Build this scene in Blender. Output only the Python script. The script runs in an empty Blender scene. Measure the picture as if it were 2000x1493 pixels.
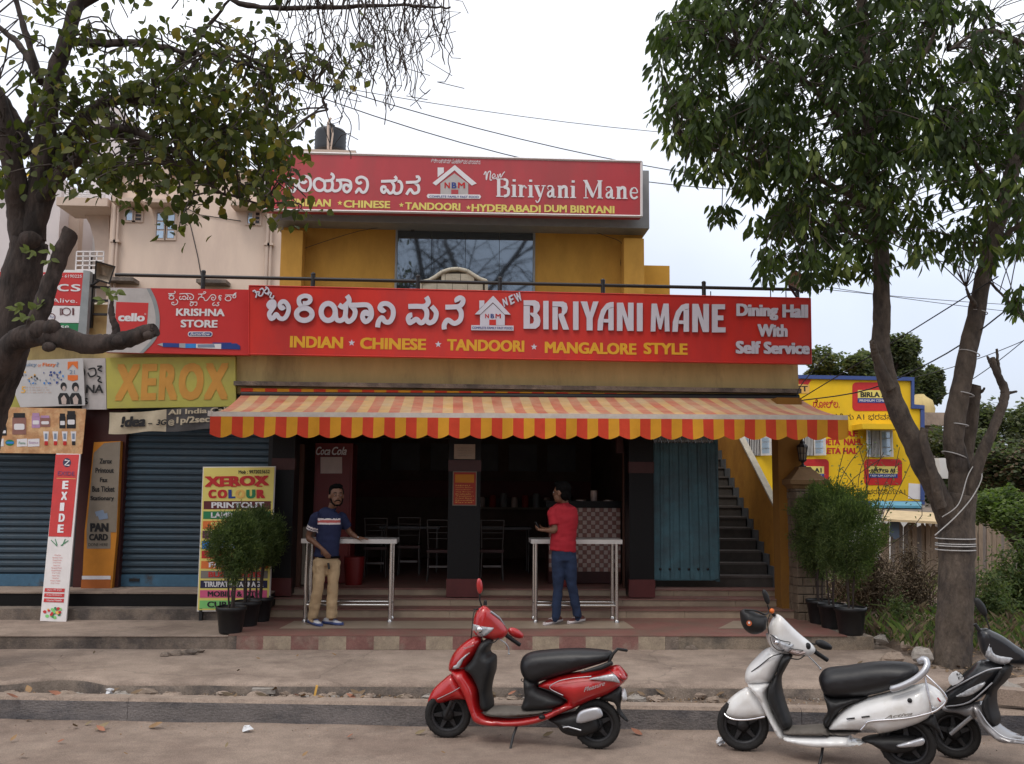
import bpy, bmesh, math, random
from mathutils import Vector, Matrix, noise
from mathutils.geometry import tessellate_polygon, delaunay_2d_cdt, intersect_point_line
random.seed(7)
PI = math.pi
sc = bpy.context.scene
COL = sc.collection

# ------------------------------------------------------------------ camera
FPX = 1850.0                      # focal length in photo pixels (photo 2000 px wide)
EYE = Vector((0, 0, 2.2))
_psi, _th, _rho = math.radians(2.8), math.radians(6.4), math.radians(0.5)
_F = Vector((math.sin(_psi)*math.cos(_th), math.cos(_psi)*math.cos(_th), math.sin(_th)))
_R0 = Vector((math.cos(_psi), -math.sin(_psi), 0)); _U0 = _R0.cross(_F)
_R = _R0*math.cos(_rho)+_U0*math.sin(_rho); _U = -_R0*math.sin(_rho)+_U0*math.cos(_rho)
cam = bpy.data.cameras.new('camera'); cam.sensor_width = 36; cam.lens = 36*FPX/2000
cam.clip_end = 2000; cam.clip_start = 0.05
co = bpy.data.objects.new('camera', cam); COL.objects.link(co)
co.matrix_world = Matrix(((_R.x, _U.x, -_F.x, EYE.x), (_R.y, _U.y, -_F.y, EYE.y), (_R.z, _U.z, -_F.z, EYE.z), (0, 0, 0, 1)))
sc.camera = co

def ray(px, py):
    return _F + _R*((px-1000)/FPX) + _U*((746.5-py)/FPX)
def P(px, py, Y):                  # a point of the facade plane y = Y
    d = ray(px, py); return EYE + d*(Y/d.y)
def G(px, py, Z):                  # a point of the level z = Z
    d = ray(px, py); return EYE + d*((Z-EYE.z)/d.z)

# ------------------------------------------------------------------ world, sun, exposure
SUN_EL, SUN_AZ = math.radians(58), math.radians(215)
w = bpy.data.worlds.new('World'); sc.world = w; w.use_nodes = True
nt = w.node_tree; nt.nodes.clear(); N = nt.nodes.new; L = nt.links.new
out = N('ShaderNodeOutputWorld'); add = N('ShaderNodeAddShader')
sky = N('ShaderNodeTexSky'); sky.sky_type = 'NISHITA'; sky.sun_disc = False
sky.sun_elevation = SUN_EL; sky.sun_rotation = SUN_AZ; sky.air_density = 1.0; sky.dust_density = 3.0
b1 = N('ShaderNodeBackground'); b1.inputs[1].default_value = 0.05; L(sky.outputs[0], b1.inputs[0])
tc = N('ShaderNodeTexCoord'); sx = N('ShaderNodeSeparateXYZ'); L(tc.outputs['Generated'], sx.inputs[0])
ramp = N('ShaderNodeValToRGB'); L(sx.outputs['Z'], ramp.inputs[0])
e = ramp.color_ramp.elements
e[0].position = 0.0; e[0].color = (0.58, 0.62, 0.74, 1); e[1].position = 0.60; e[1].color = (1.25, 1.25, 1.25, 1)
x = ramp.color_ramp.elements.new(0.2); x.color = (0.72, 0.76, 0.88, 1)
x = ramp.color_ramp.elements.new(0.36); x.color = (1.05, 1.06, 1.10, 1)
nz = N('ShaderNodeTexNoise'); nz.inputs['Scale'].default_value = 2.2; nz.inputs['Detail'].default_value = 5
L(tc.outputs['Generated'], nz.inputs['Vector'])
mr = N('ShaderNodeMapRange'); mr.inputs[1].default_value = 0.3; mr.inputs[2].default_value = 0.7
mr.inputs[3].default_value = 0.82; mr.inputs[4].default_value = 1.1; L(nz.outputs[0], mr.inputs[0])
b2 = N('ShaderNodeBackground'); L(ramp.outputs[0], b2.inputs[0]); L(mr.outputs[0], b2.inputs[1])
L(b1.outputs[0], add.inputs[0]); L(b2.outputs[0], add.inputs[1]); L(add.outputs[0], out.inputs[0])
sun = bpy.data.lights.new('sun', 'SUN'); sun.energy = 0.8; sun.angle = math.radians(14); sun.color = (1, 0.95, 0.88)
so = bpy.data.objects.new('sun', sun); COL.objects.link(so)
_sd = Vector((math.sin(SUN_AZ)*math.cos(SUN_EL), math.cos(SUN_AZ)*math.cos(SUN_EL), math.sin(SUN_EL)))
so.rotation_euler = _sd.to_track_quat('Z', 'Y').to_euler(); so.location = (0, -10, 30)
vs = sc.view_settings; vs.view_transform = 'Standard'; vs.look = 'None'; vs.exposure = 0.0; vs.gamma = 1
sc.cycles.max_bounces = 6; sc.cycles.transparent_max_bounces = 12

# ------------------------------------------------------------------ materials
def mat(name, col, rough=0.7, metal=0.0, var=0.15, scale=6.0, bump=0.0, bscale=None, spec=0.4, col2=None, mixs=1.5, mixlo=0.45, mixhi=0.6,
        stretch=None, coat=0.0, emit=None, grit=0.0, crack=0.0):
    m = bpy.data.materials.new(name); m.use_nodes = True; t = m.node_tree; n = t.nodes; l = t.links.new
    b = n['Principled BSDF']; b.inputs['Roughness'].default_value = rough; b.inputs['Metallic'].default_value = metal
    b.inputs['Specular IOR Level'].default_value = spec
    if coat: b.inputs['Coat Weight'].default_value = coat; b.inputs['Coat Roughness'].default_value = 0.06
    tc = n.new('ShaderNodeTexCoord'); src = tc.outputs['Object']
    if stretch:
        mp = n.new('ShaderNodeMapping'); mp.inputs['Scale'].default_value = stretch; l(src, mp.inputs[0]); src = mp.outputs[0]
    nz = n.new('ShaderNodeTexNoise'); nz.inputs['Scale'].default_value = scale; nz.inputs['Detail'].default_value = 7; nz.inputs['Roughness'].default_value = 0.65
    l(src, nz.inputs['Vector'])
    mr = n.new('ShaderNodeMapRange'); mr.inputs[1].default_value = 0.25; mr.inputs[2].default_value = 0.75
    mr.inputs[3].default_value = 1-var; mr.inputs[4].default_value = 1+var; l(nz.outputs[0], mr.inputs[0])
    c = n.new('ShaderNodeRGB'); c.outputs[0].default_value = (*col, 1); cs = c.outputs[0]
    if col2:
        n2 = n.new('ShaderNodeTexNoise'); n2.inputs['Scale'].default_value = mixs; n2.inputs['Detail'].default_value = 8; n2.inputs['Roughness'].default_value = 0.7
        l(src, n2.inputs['Vector'])
        r2 = n.new('ShaderNodeMapRange'); r2.inputs[1].default_value = mixlo; r2.inputs[2].default_value = mixhi; l(n2.outputs[0], r2.inputs[0])
        mx = n.new('ShaderNodeMix'); mx.data_type = 'RGBA'; mx.inputs['B'].default_value = (*col2, 1)
        l(r2.outputs[0], mx.inputs['Factor']); l(cs, mx.inputs['A']); cs = mx.outputs['Result']
    fac = mr.outputs[0]
    if grit:
        n3 = n.new('ShaderNodeTexNoise'); n3.inputs['Scale'].default_value = 75; n3.inputs['Detail'].default_value = 4; n3.inputs['Roughness'].default_value = 0.8; l(tc.outputs['Object'], n3.inputs['Vector'])
        r3 = n.new('ShaderNodeMapRange'); r3.inputs[1].default_value = 0.35; r3.inputs[2].default_value = 0.65; r3.inputs[3].default_value = 1-grit; r3.inputs[4].default_value = 1+grit; l(n3.outputs[0], r3.inputs[0])
        ml = n.new('ShaderNodeMath'); ml.operation = 'MULTIPLY'; l(fac, ml.inputs[0]); l(r3.outputs[0], ml.inputs[1]); fac = ml.outputs[0]
    if crack:
        nw = n.new('ShaderNodeTexNoise'); nw.inputs['Scale'].default_value = 1.7; nw.inputs['Detail'].default_value = 6; l(tc.outputs['Object'], nw.inputs['Vector'])
        av = n.new('ShaderNodeMix'); av.data_type = 'VECTOR'; av.inputs['Factor'].default_value = 0.35; l(tc.outputs['Object'], av.inputs['A']); l(nw.outputs['Color'], av.inputs['B'])
        vo = n.new('ShaderNodeTexVoronoi'); vo.feature = 'DISTANCE_TO_EDGE'; vo.inputs['Scale'].default_value = crack; l(av.outputs['Result'], vo.inputs['Vector'])
        r4 = n.new('ShaderNodeMapRange'); r4.inputs[1].default_value = 0.0; r4.inputs[2].default_value = 0.006; r4.inputs[3].default_value = 0.75; r4.inputs[4].default_value = 1; l(vo.outputs['Distance'], r4.inputs[0])
        m4 = n.new('ShaderNodeMath'); m4.operation = 'MULTIPLY'; l(fac, m4.inputs[0]); l(r4.outputs[0], m4.inputs[1]); fac = m4.outputs[0]
    vm = n.new('ShaderNodeVectorMath'); vm.operation = 'SCALE'; l(cs, vm.inputs[0]); l(fac, vm.inputs['Scale'])
    l(vm.outputs[0], b.inputs['Base Color'])
    if bump:
        nb = n.new('ShaderNodeTexNoise'); nb.inputs['Scale'].default_value = bscale or scale*4; nb.inputs['Detail'].default_value = 6
        l(src, nb.inputs['Vector'])
        bp = n.new('ShaderNodeBump'); bp.inputs['Strength'].default_value = bump; bp.inputs['Distance'].default_value = 0.02
        l(nb.outputs[0], bp.inputs['Height']); l(bp.outputs[0], b.inputs['Normal'])
    if emit: b.inputs['Emission Color'].default_value = (*emit[0], 1); b.inputs['Emission Strength'].default_value = emit[1]
    return m

M = {}
def mm(name, *a, **k): M[name] = mat(name, *a, **k); return M[name]
mm('road', (0.28, 0.215, 0.172), 0.9, var=0.22, scale=5, bump=0.5, bscale=90, col2=(0.215, 0.160, 0.128), mixs=0.8, grit=.22)
mm('concrete', (0.315, 0.245, 0.197), 0.9, var=0.2, scale=4, bump=0.45, bscale=60, col2=(0.23, 0.175, 0.14), mixs=1.3, grit=.2, crack=.55)
mm('concrete_dark', (0.20, 0.16, 0.13), 0.9, var=0.35, scale=5, bump=0.5, bscale=50, col2=(0.095, 0.08, 0.072), mixs=2.0, grit=.2)
mm('kerb', (0.155, 0.14, 0.135), 0.85, var=0.35, scale=4, bump=0.5, bscale=60, col2=(0.07, 0.068, 0.075), mixs=1.6, stretch=(0.5, 1, 1), grit=.25)
mm('kerb_top', (0.29, 0.225, 0.18), 0.9, var=0.3, scale=6, bump=0.4, grit=.25, crack=1.1)
mm('dirt', (0.21, 0.155, 0.115), 1.0, var=0.35, scale=8, bump=0.8, bscale=30, col2=(0.13, 0.095, 0.075), mixs=4)
mm('soil_far', (0.16, 0.12, 0.075), 1.0, var=0.3, scale=1.5, bump=0.6, col2=(0.08, 0.09, 0.035), mixs=0.6)
mm('red_floor', (0.245, 0.115, 0.095), 0.6, var=0.2, scale=5, bump=0.15, col2=(0.19, 0.115, 0.09), mixs=2.5)
mm('red_paint', (0.215, 0.105, 0.09), 0.8, var=0.25, scale=6, bump=0.3, col2=(0.27, 0.20, 0.16), mixs=4, mixlo=0.48, mixhi=0.68, grit=.15)
mm('cream_paint', (0.36, 0.295, 0.215), 0.8, var=0.2, scale=6, bump=0.3, col2=(0.25, 0.195, 0.15), mixs=4, mixlo=0.42, mixhi=0.66, grit=.15)
mm('cream_tile', (0.37, 0.285, 0.20), 0.4, var=0.12, scale=4, bump=0.05, col2=(0.29, 0.22, 0.16), mixs=1.2)
mm('beige_tile', (0.34, 0.265, 0.20), 0.45, var=0.12, scale=4)
mm('maroon_tile', (0.10, 0.022, 0.022), 0.35, var=0.2, scale=6)
mm('maroon_dark', (0.055, 0.014, 0.013), 0.4, var=0.2, scale=6)
mm('black_granite', (0.009, 0.009, 0.010), 0.4, var=0.3, scale=40, spec=.2)
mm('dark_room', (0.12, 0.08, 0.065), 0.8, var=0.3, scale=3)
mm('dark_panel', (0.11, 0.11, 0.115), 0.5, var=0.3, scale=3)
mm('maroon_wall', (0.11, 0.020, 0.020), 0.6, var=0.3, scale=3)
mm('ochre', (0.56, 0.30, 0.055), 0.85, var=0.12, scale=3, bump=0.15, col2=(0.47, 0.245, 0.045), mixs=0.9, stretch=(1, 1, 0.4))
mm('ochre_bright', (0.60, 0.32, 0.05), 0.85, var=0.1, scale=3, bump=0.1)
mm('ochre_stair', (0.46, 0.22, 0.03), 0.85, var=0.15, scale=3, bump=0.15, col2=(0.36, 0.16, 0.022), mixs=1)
mm('parapet_cream', (0.52, 0.40, 0.18), 0.9, var=0.15, scale=4, bump=0.2, col2=(0.27, 0.20, 0.10), mixs=1.6, mixlo=.52, mixhi=.74, stretch=(1, 1, 0.25))
mm('pink_wall', (0.66, 0.52, 0.42), 0.9, var=0.06, scale=1.5, bump=0.1, col2=(0.58, 0.45, 0.37), mixs=0.5, stretch=(1, 1, 0.3))
mm('pale_wall', (0.62, 0.56, 0.55), 0.9, var=0.06, scale=1.5)
mm('white_wall', (0.70, 0.68, 0.66), 0.9, var=0.06, scale=1.5)
mm('wall_trim', (0.55, 0.43, 0.35), 0.9, var=0.1, scale=3)
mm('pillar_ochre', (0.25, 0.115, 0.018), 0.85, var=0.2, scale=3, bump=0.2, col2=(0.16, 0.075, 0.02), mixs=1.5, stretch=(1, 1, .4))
mm('concrete_mid', (0.25, 0.20, 0.15), 0.9, var=0.3, scale=5, bump=0.5, bscale=50, col2=(0.13, 0.11, 0.09), mixs=2.2, grit=.2)
mm('stone_beige', (0.45, 0.41, 0.33), 0.85, var=0.2, scale=10, bump=0.3)
mm('stone_pillar', (0.155, 0.115, 0.08), 0.9, var=0.35, scale=8, bump=0.7, bscale=30)
mm('stone_cap', (0.20, 0.115, 0.05), 0.8, var=0.2, scale=8, bump=0.2)
mm('mortar', (0.06, 0.05, 0.04), 0.95, var=0.2)
mm('sign_red', (0.62, 0.030, 0.018), 0.38, var=0.12, scale=1.2, spec=0.5, col2=(0.50, 0.03, 0.025), mixs=.7, stretch=(1, 1, .35))
mm('sign_red_old', (0.45, 0.042, 0.052), 0.42, var=0.12, scale=1.5, spec=0.5, col2=(0.38, 0.05, 0.055), mixs=.9, stretch=(1, 1, .35))
mm('store_red', (0.55, 0.035, 0.035), 0.4, var=0.06, scale=2)
mm('letter_white', (0.62, 0.61, 0.70), 0.35, var=0.05, scale=4)
mm('letter_side', (0.20, 0.17, 0.19), 0.5)
mm('print_white', (0.72, 0.70, 0.72), 0.5, var=0.04)
mm('print_yellow', (0.74, 0.40, 0.03), 0.5, var=0.04)
mm('print_gold', (0.72, 0.42, 0.10), 0.5, var=0.04)
mm('print_lemon', (0.74, 0.62, 0.16), 0.5, var=0.05)
mm('print_black', (0.012, 0.012, 0.014), 0.5)
mm('print_red', (0.50, 0.018, 0.018), 0.5)
mm('print_blue', (0.02, 0.05, 0.24), 0.5)
mm('print_skyblue', (0.03, 0.22, 0.60), 0.5)
mm('print_navy', (0.012, 0.012, 0.05), 0.5)
mm('print_green', (0.015, 0.19, 0.07), 0.5)
mm('print_lime', (0.20, 0.55, 0.16), 0.5)
mm('print_pink', (0.66, 0.10, 0.22), 0.5)
mm('print_purple', (0.16, 0.02, 0.09), 0.5)
mm('print_maroon', (0.10, 0.012, 0.015), 0.5)
mm('print_orange', (0.68, 0.16, 0.03), 0.5)
mm('print_grey', (0.20, 0.18, 0.16), 0.5)
mm('print_greyblue', (0.20, 0.26, 0.36), 0.5)
mm('print_lilac', (0.42, 0.25, 0.42), 0.5)
mm('frame_white', (0.68, 0.64, 0.63), 0.4, var=0.08)
mm('frame_grey', (0.26, 0.28, 0.29), 0.55, var=0.15)
mm('xerox_yellow', (0.47, 0.43, 0.085), 0.6, var=0.12, scale=4, col2=(0.38, 0.34, 0.08), mixs=2)
mm('xerox_orange', (0.56, 0.27, 0.05), 0.6, var=0.1)
mm('old_white', (0.45, 0.42, 0.41), 0.7, var=0.15, scale=5)
mm('paper', (0.50, 0.49, 0.49), 0.7, var=0.08, scale=4)
mm('cloth_cream', (0.47, 0.40, 0.29), 0.9, var=0.12, scale=6, bump=0.3, bscale=15)
mm('cloth_grey', (0.075, 0.07, 0.07), 0.9, var=0.12, scale=6)
mm('wood_print', (0.50, 0.26, 0.12), 0.6, var=0.3, scale=9, col2=(0.62, 0.40, 0.21), mixs=7)
mm('tan_board', (0.22, 0.185, 0.145), 0.7, var=0.15, scale=4)
mm('orange_board', (0.52, 0.20, 0.02), 0.7, var=0.15, scale=4)
mm('orange_low', (0.42, 0.12, 0.025), 0.7, var=0.15, scale=4)
mm('shutter_blue', (0.036, 0.072, 0.105), 0.6, var=0.35, scale=3, col2=(0.065, 0.058, 0.055), mixs=1.3, mixlo=0.4, mixhi=0.7, stretch=(0.5, 1, 2), spec=0.4)
mm('shutter_base', (0.05, 0.125, 0.20), 0.6, var=0.25, scale=6, col2=(0.06, 0.05, 0.045), mixs=5, mixlo=0.55, mixhi=0.7)
mm('door_blue', (0.06, 0.145, 0.18), 0.6, var=0.25, scale=4, col2=(0.055, 0.10, 0.12), mixs=1.5, grit=.08)
mm('black_steel', (0.012, 0.012, 0.014), 0.5, spec=0.5, var=0.2)
mm('steel', (0.62, 0.60, 0.58), 0.22, metal=1.0, var=0.06, scale=3)
mm('dull_steel', (0.13, 0.12, 0.115), 0.4, metal=1.0, var=0.1)
mm('chrome', (0.75, 0.75, 0.78), 0.1, metal=1.0, var=0.03)
mm('silver_paint', (0.48, 0.49, 0.52), 0.3, metal=0.6, var=0.06)
mm('table_top', (0.55, 0.53, 0.51), 0.3, metal=0.4, var=0.05)
mm('awning_bar', (0.62, 0.56, 0.50), 0.5, var=0.15, scale=8)
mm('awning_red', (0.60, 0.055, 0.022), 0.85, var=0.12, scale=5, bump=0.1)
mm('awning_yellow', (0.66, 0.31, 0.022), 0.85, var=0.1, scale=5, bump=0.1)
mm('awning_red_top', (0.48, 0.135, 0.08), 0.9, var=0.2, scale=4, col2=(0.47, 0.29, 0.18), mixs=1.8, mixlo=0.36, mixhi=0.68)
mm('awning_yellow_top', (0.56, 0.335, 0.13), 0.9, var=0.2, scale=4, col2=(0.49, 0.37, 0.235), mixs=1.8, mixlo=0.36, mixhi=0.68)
mm('bark', (0.062, 0.046, 0.040), 0.95, var=0.4, scale=14, bump=0.9, bscale=28, stretch=(1, 1, 0.35), col2=(0.028, 0.022, 0.020), mixs=6)
mm('bark_grey', (0.095, 0.074, 0.058), 0.95, var=0.5, scale=12, bump=1.0, bscale=30, stretch=(1, 1, 0.5), col2=(0.055, 0.044, 0.038), mixs=5)
mm('twig', (0.06, 0.047, 0.04), 0.9)
mm('pot', (0.010, 0.010, 0.011), 0.45, var=0.2)
mm('rope', (0.45, 0.44, 0.43), 0.8)
mm('cable', (0.03, 0.03, 0.035), 0.7)
mm('rubble', (0.27, 0.21, 0.165), 0.95, var=0.3, scale=20, bump=0.6)
mm('rubble_grey', (0.30, 0.27, 0.24), 0.95, var=0.3, scale=20, bump=0.5)
mm('dead_leaf', (0.26, 0.16, 0.08), 0.85, var=0.3)
mm('dead_leaf_red', (0.30, 0.13, 0.08), 0.85, var=0.3)
mm('litter_white', (0.65, 0.66, 0.68), 0.7)
mm('yellow_paint', (0.80, 0.50, 0.012), 0.8, var=0.08, scale=1.5, col2=(0.72, 0.46, 0.02), mixs=0.6)
mm('yellow_shade', (0.72, 0.46, 0.03), 0.8)
mm('navy_paint', (0.05, 0.085, 0.25), 0.8)
mm('window_dark', (0.03, 0.02, 0.022), 0.3)
mm('window_white', (0.60, 0.58, 0.55), 0.6)
mm('plank', (0.27, 0.205, 0.15), 0.95, var=0.3, scale=7, stretch=(4, 4, 0.5), bump=0.3)
mm('plank_grey', (0.20, 0.17, 0.15), 0.95, var=0.3, scale=7, stretch=(4, 4, 0.5), bump=0.3)
mm('tin_roof', (0.52, 0.40, 0.24), 0.9, var=0.25, scale=4)
mm('tarp_blue', (0.10, 0.30, 0.42), 0.6, var=0.1)
mm('tank_black', (0.025, 0.028, 0.034), 0.5, var=0.1)
mm('tyre', (0.014, 0.013, 0.013), 0.8, var=0.2, scale=20, bump=0.3)
mm('rim', (0.035, 0.035, 0.038), 0.5, metal=0.4, var=.3, scale=20)
mm('scooter_red', (0.42, 0.010, 0.012), 0.28, var=0.1, scale=6, coat=0.7, spec=0.5, col2=(0.33, 0.03, 0.026), mixs=5, mixlo=.5, mixhi=.75)
mm('scooter_white', (0.74, 0.74, 0.735), 0.28, var=0.08, scale=6, coat=0.6, spec=0.5, col2=(0.64, 0.62, 0.58), mixs=4, mixlo=.5, mixhi=.75)
mm('scooter_black', (0.016, 0.017, 0.020), 0.3, var=0.1, scale=5, coat=0.3, spec=0.4)
mm('scooter_silver', (0.27, 0.26, 0.265), 0.3, metal=0.4, var=0.06, coat=0.5)
mm('plastic_black', (0.014, 0.014, 0.015), 0.5, var=0.25, scale=9, spec=0.35)
mm('seat_vinyl', (0.011, 0.011, 0.013), 0.42, var=0.25, scale=5, spec=0.45, bump=0.08)
mm('mat_grey', (0.13, 0.115, 0.10), 0.9, var=0.2, scale=12)
mm('lens_clear', (0.42, 0.43, 0.45), 0.12, metal=0.25, var=0.55, scale=26, coat=0.6)
mm('lens_orange', (0.45, 0.10, 0.03), 0.12, coat=1.0)
mm('lens_amber', (0.34, 0.25, 0.22), 0.1, metal=0.4, var=0.3, scale=30, coat=1.0)
mm('lens_red', (0.35, 0.012, 0.015), 0.12, coat=1.0)
mm('skin', (0.155, 0.075, 0.045), 0.55, var=0.08, scale=12)
mm('hair', (0.004, 0.0035, 0.0035), 0.85, var=0.3, scale=40, bump=0.5, bscale=120, spec=.08)
mm('shirt_navy', (0.009, 0.014, 0.050), 0.85, var=0.15, scale=8, bump=0.25, bscale=12)
mm('shirt_red', (0.31, 0.010, 0.020), 0.85, var=0.12, scale=8, bump=0.25, bscale=12)
mm('stripe_white', (0.60, 0.55, 0.55), 0.85)
mm('stripe_red', (0.42, 0.10, 0.09), 0.85)
mm('khaki', (0.40, 0.285, 0.165), 0.9, var=0.2, scale=9, bump=1.0, bscale=9)
mm('denim', (0.014, 0.026, 0.062), 0.9, var=0.35, scale=9, bump=1.0, bscale=9)
mm('shoe_white', (0.60, 0.60, 0.62), 0.6, var=0.15)
mm('shoe_blue', (0.06, 0.085, 0.22), 0.6)
mm('shoe_brown', (0.16, 0.055, 0.045), 0.7, var=0.2)
mm('cooler_red', (0.15, 0.010, 0.010), 0.4, var=0.1)
mm('poster_red', (0.34, 0.035, 0.02), 0.6, var=0.1)
mm('tile_brown', (0.27, 0.13, 0.11), 0.35)
mm('tile_pale', (0.52, 0.42, 0.38), 0.35)
mm('stair_grey', (0.075, 0.068, 0.062), 0.85, var=0.25, scale=6)
mm('stair_edge', (0.11, 0.10, 0.095), 0.8, var=0.2)
mm('skirting_grey', (0.105, 0.115, 0.125), 0.8, var=0.2)
mm('lantern', (0.02, 0.018, 0.018), 0.45)
mm('lamp_glass', (0.20, 0.17, 0.13), 0.15)
mm('flood_reflector', (0.42, 0.36, 0.29), 0.25, metal=0.6, var=0.2, scale=8)
mm('clip_black', (0.02, 0.02, 0.02), 0.4)
for i, c in enumerate([(0.036, 0.058, 0.016), (0.056, 0.085, 0.022), (0.026, 0.042, 0.015), (0.115, 0.145, 0.040)]): mm('mango%d' % i, c, 0.6, var=0.25, scale=5, spec=0.22)
for i, c in enumerate([(0.058, 0.070, 0.017), (0.095, 0.102, 0.024), (0.042, 0.055, 0.017), (0.18, 0.14, 0.03)]): mm('broad%d' % i, c, 0.6, var=0.25, scale=5, spec=0.2)
for i, c in enumerate([(0.070, 0.105, 0.032), (0.125, 0.165, 0.055), (0.045, 0.07, 0.025)]): mm('thuja%d' % i, c, 0.8, var=0.2)
for i, c in enumerate([(0.095, 0.115, 0.065), (0.07, 0.088, 0.052), (0.135, 0.145, 0.085)]): mm('far%d' % i, c, 0.9, var=0.25, scale=2)  # distant foliage greens, lightened so that air haze is part of the colour
for i, c in enumerate([(0.17, 0.115, 0.07), (0.11, 0.08, 0.05), (0.22, 0.17, 0.10)]): mm('dry%d' % i, c, 0.95, var=0.25)
for i, c in enumerate([(0.08, 0.12, 0.035), (0.14, 0.17, 0.06), (0.055, 0.085, 0.03)]): mm('weed%d' % i, c, 0.85, var=0.25)
for k_ in M:
    if k_[:-1] in ('mango', 'broad', 'thuja', 'weed', 'far'):      # light shines through thin leaves
        t = M[k_].node_tree; b = t.nodes['Principled BSDF']; tr = t.nodes.new('ShaderNodeBsdfTranslucent'); mx = t.nodes.new('ShaderNodeMixShader'); o_ = t.nodes['Material Output']
        sc_ = t.nodes.new('ShaderNodeVectorMath'); sc_.operation = 'MULTIPLY'; sc_.inputs[1].default_value = (1.7, 1.9, 0.9); t.links.new(b.inputs['Base Color'].links[0].from_socket, sc_.inputs[0]); t.links.new(sc_.outputs[0], tr.inputs['Color'])
        mx.inputs[0].default_value = 0.38; t.links.new(b.outputs[0], mx.inputs[1]); t.links.new(tr.outputs[0], mx.inputs[2]); t.links.new(mx.outputs[0], o_.inputs['Surface'])
def glassmat():
    m = bpy.data.materials.new('window_glass'); m.use_nodes = True; b = m.node_tree.nodes['Principled BSDF']
    b.inputs['Base Color'].default_value = (0.16, 0.19, 0.22, 1); b.inputs['Metallic'].default_value = 0.85; b.inputs['Roughness'].default_value = 0.03
    return m
M['window_glass'] = glassmat()
mm('pane_blue', (0.42, 0.52, 0.62), 0.1, metal=0.4)

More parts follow.
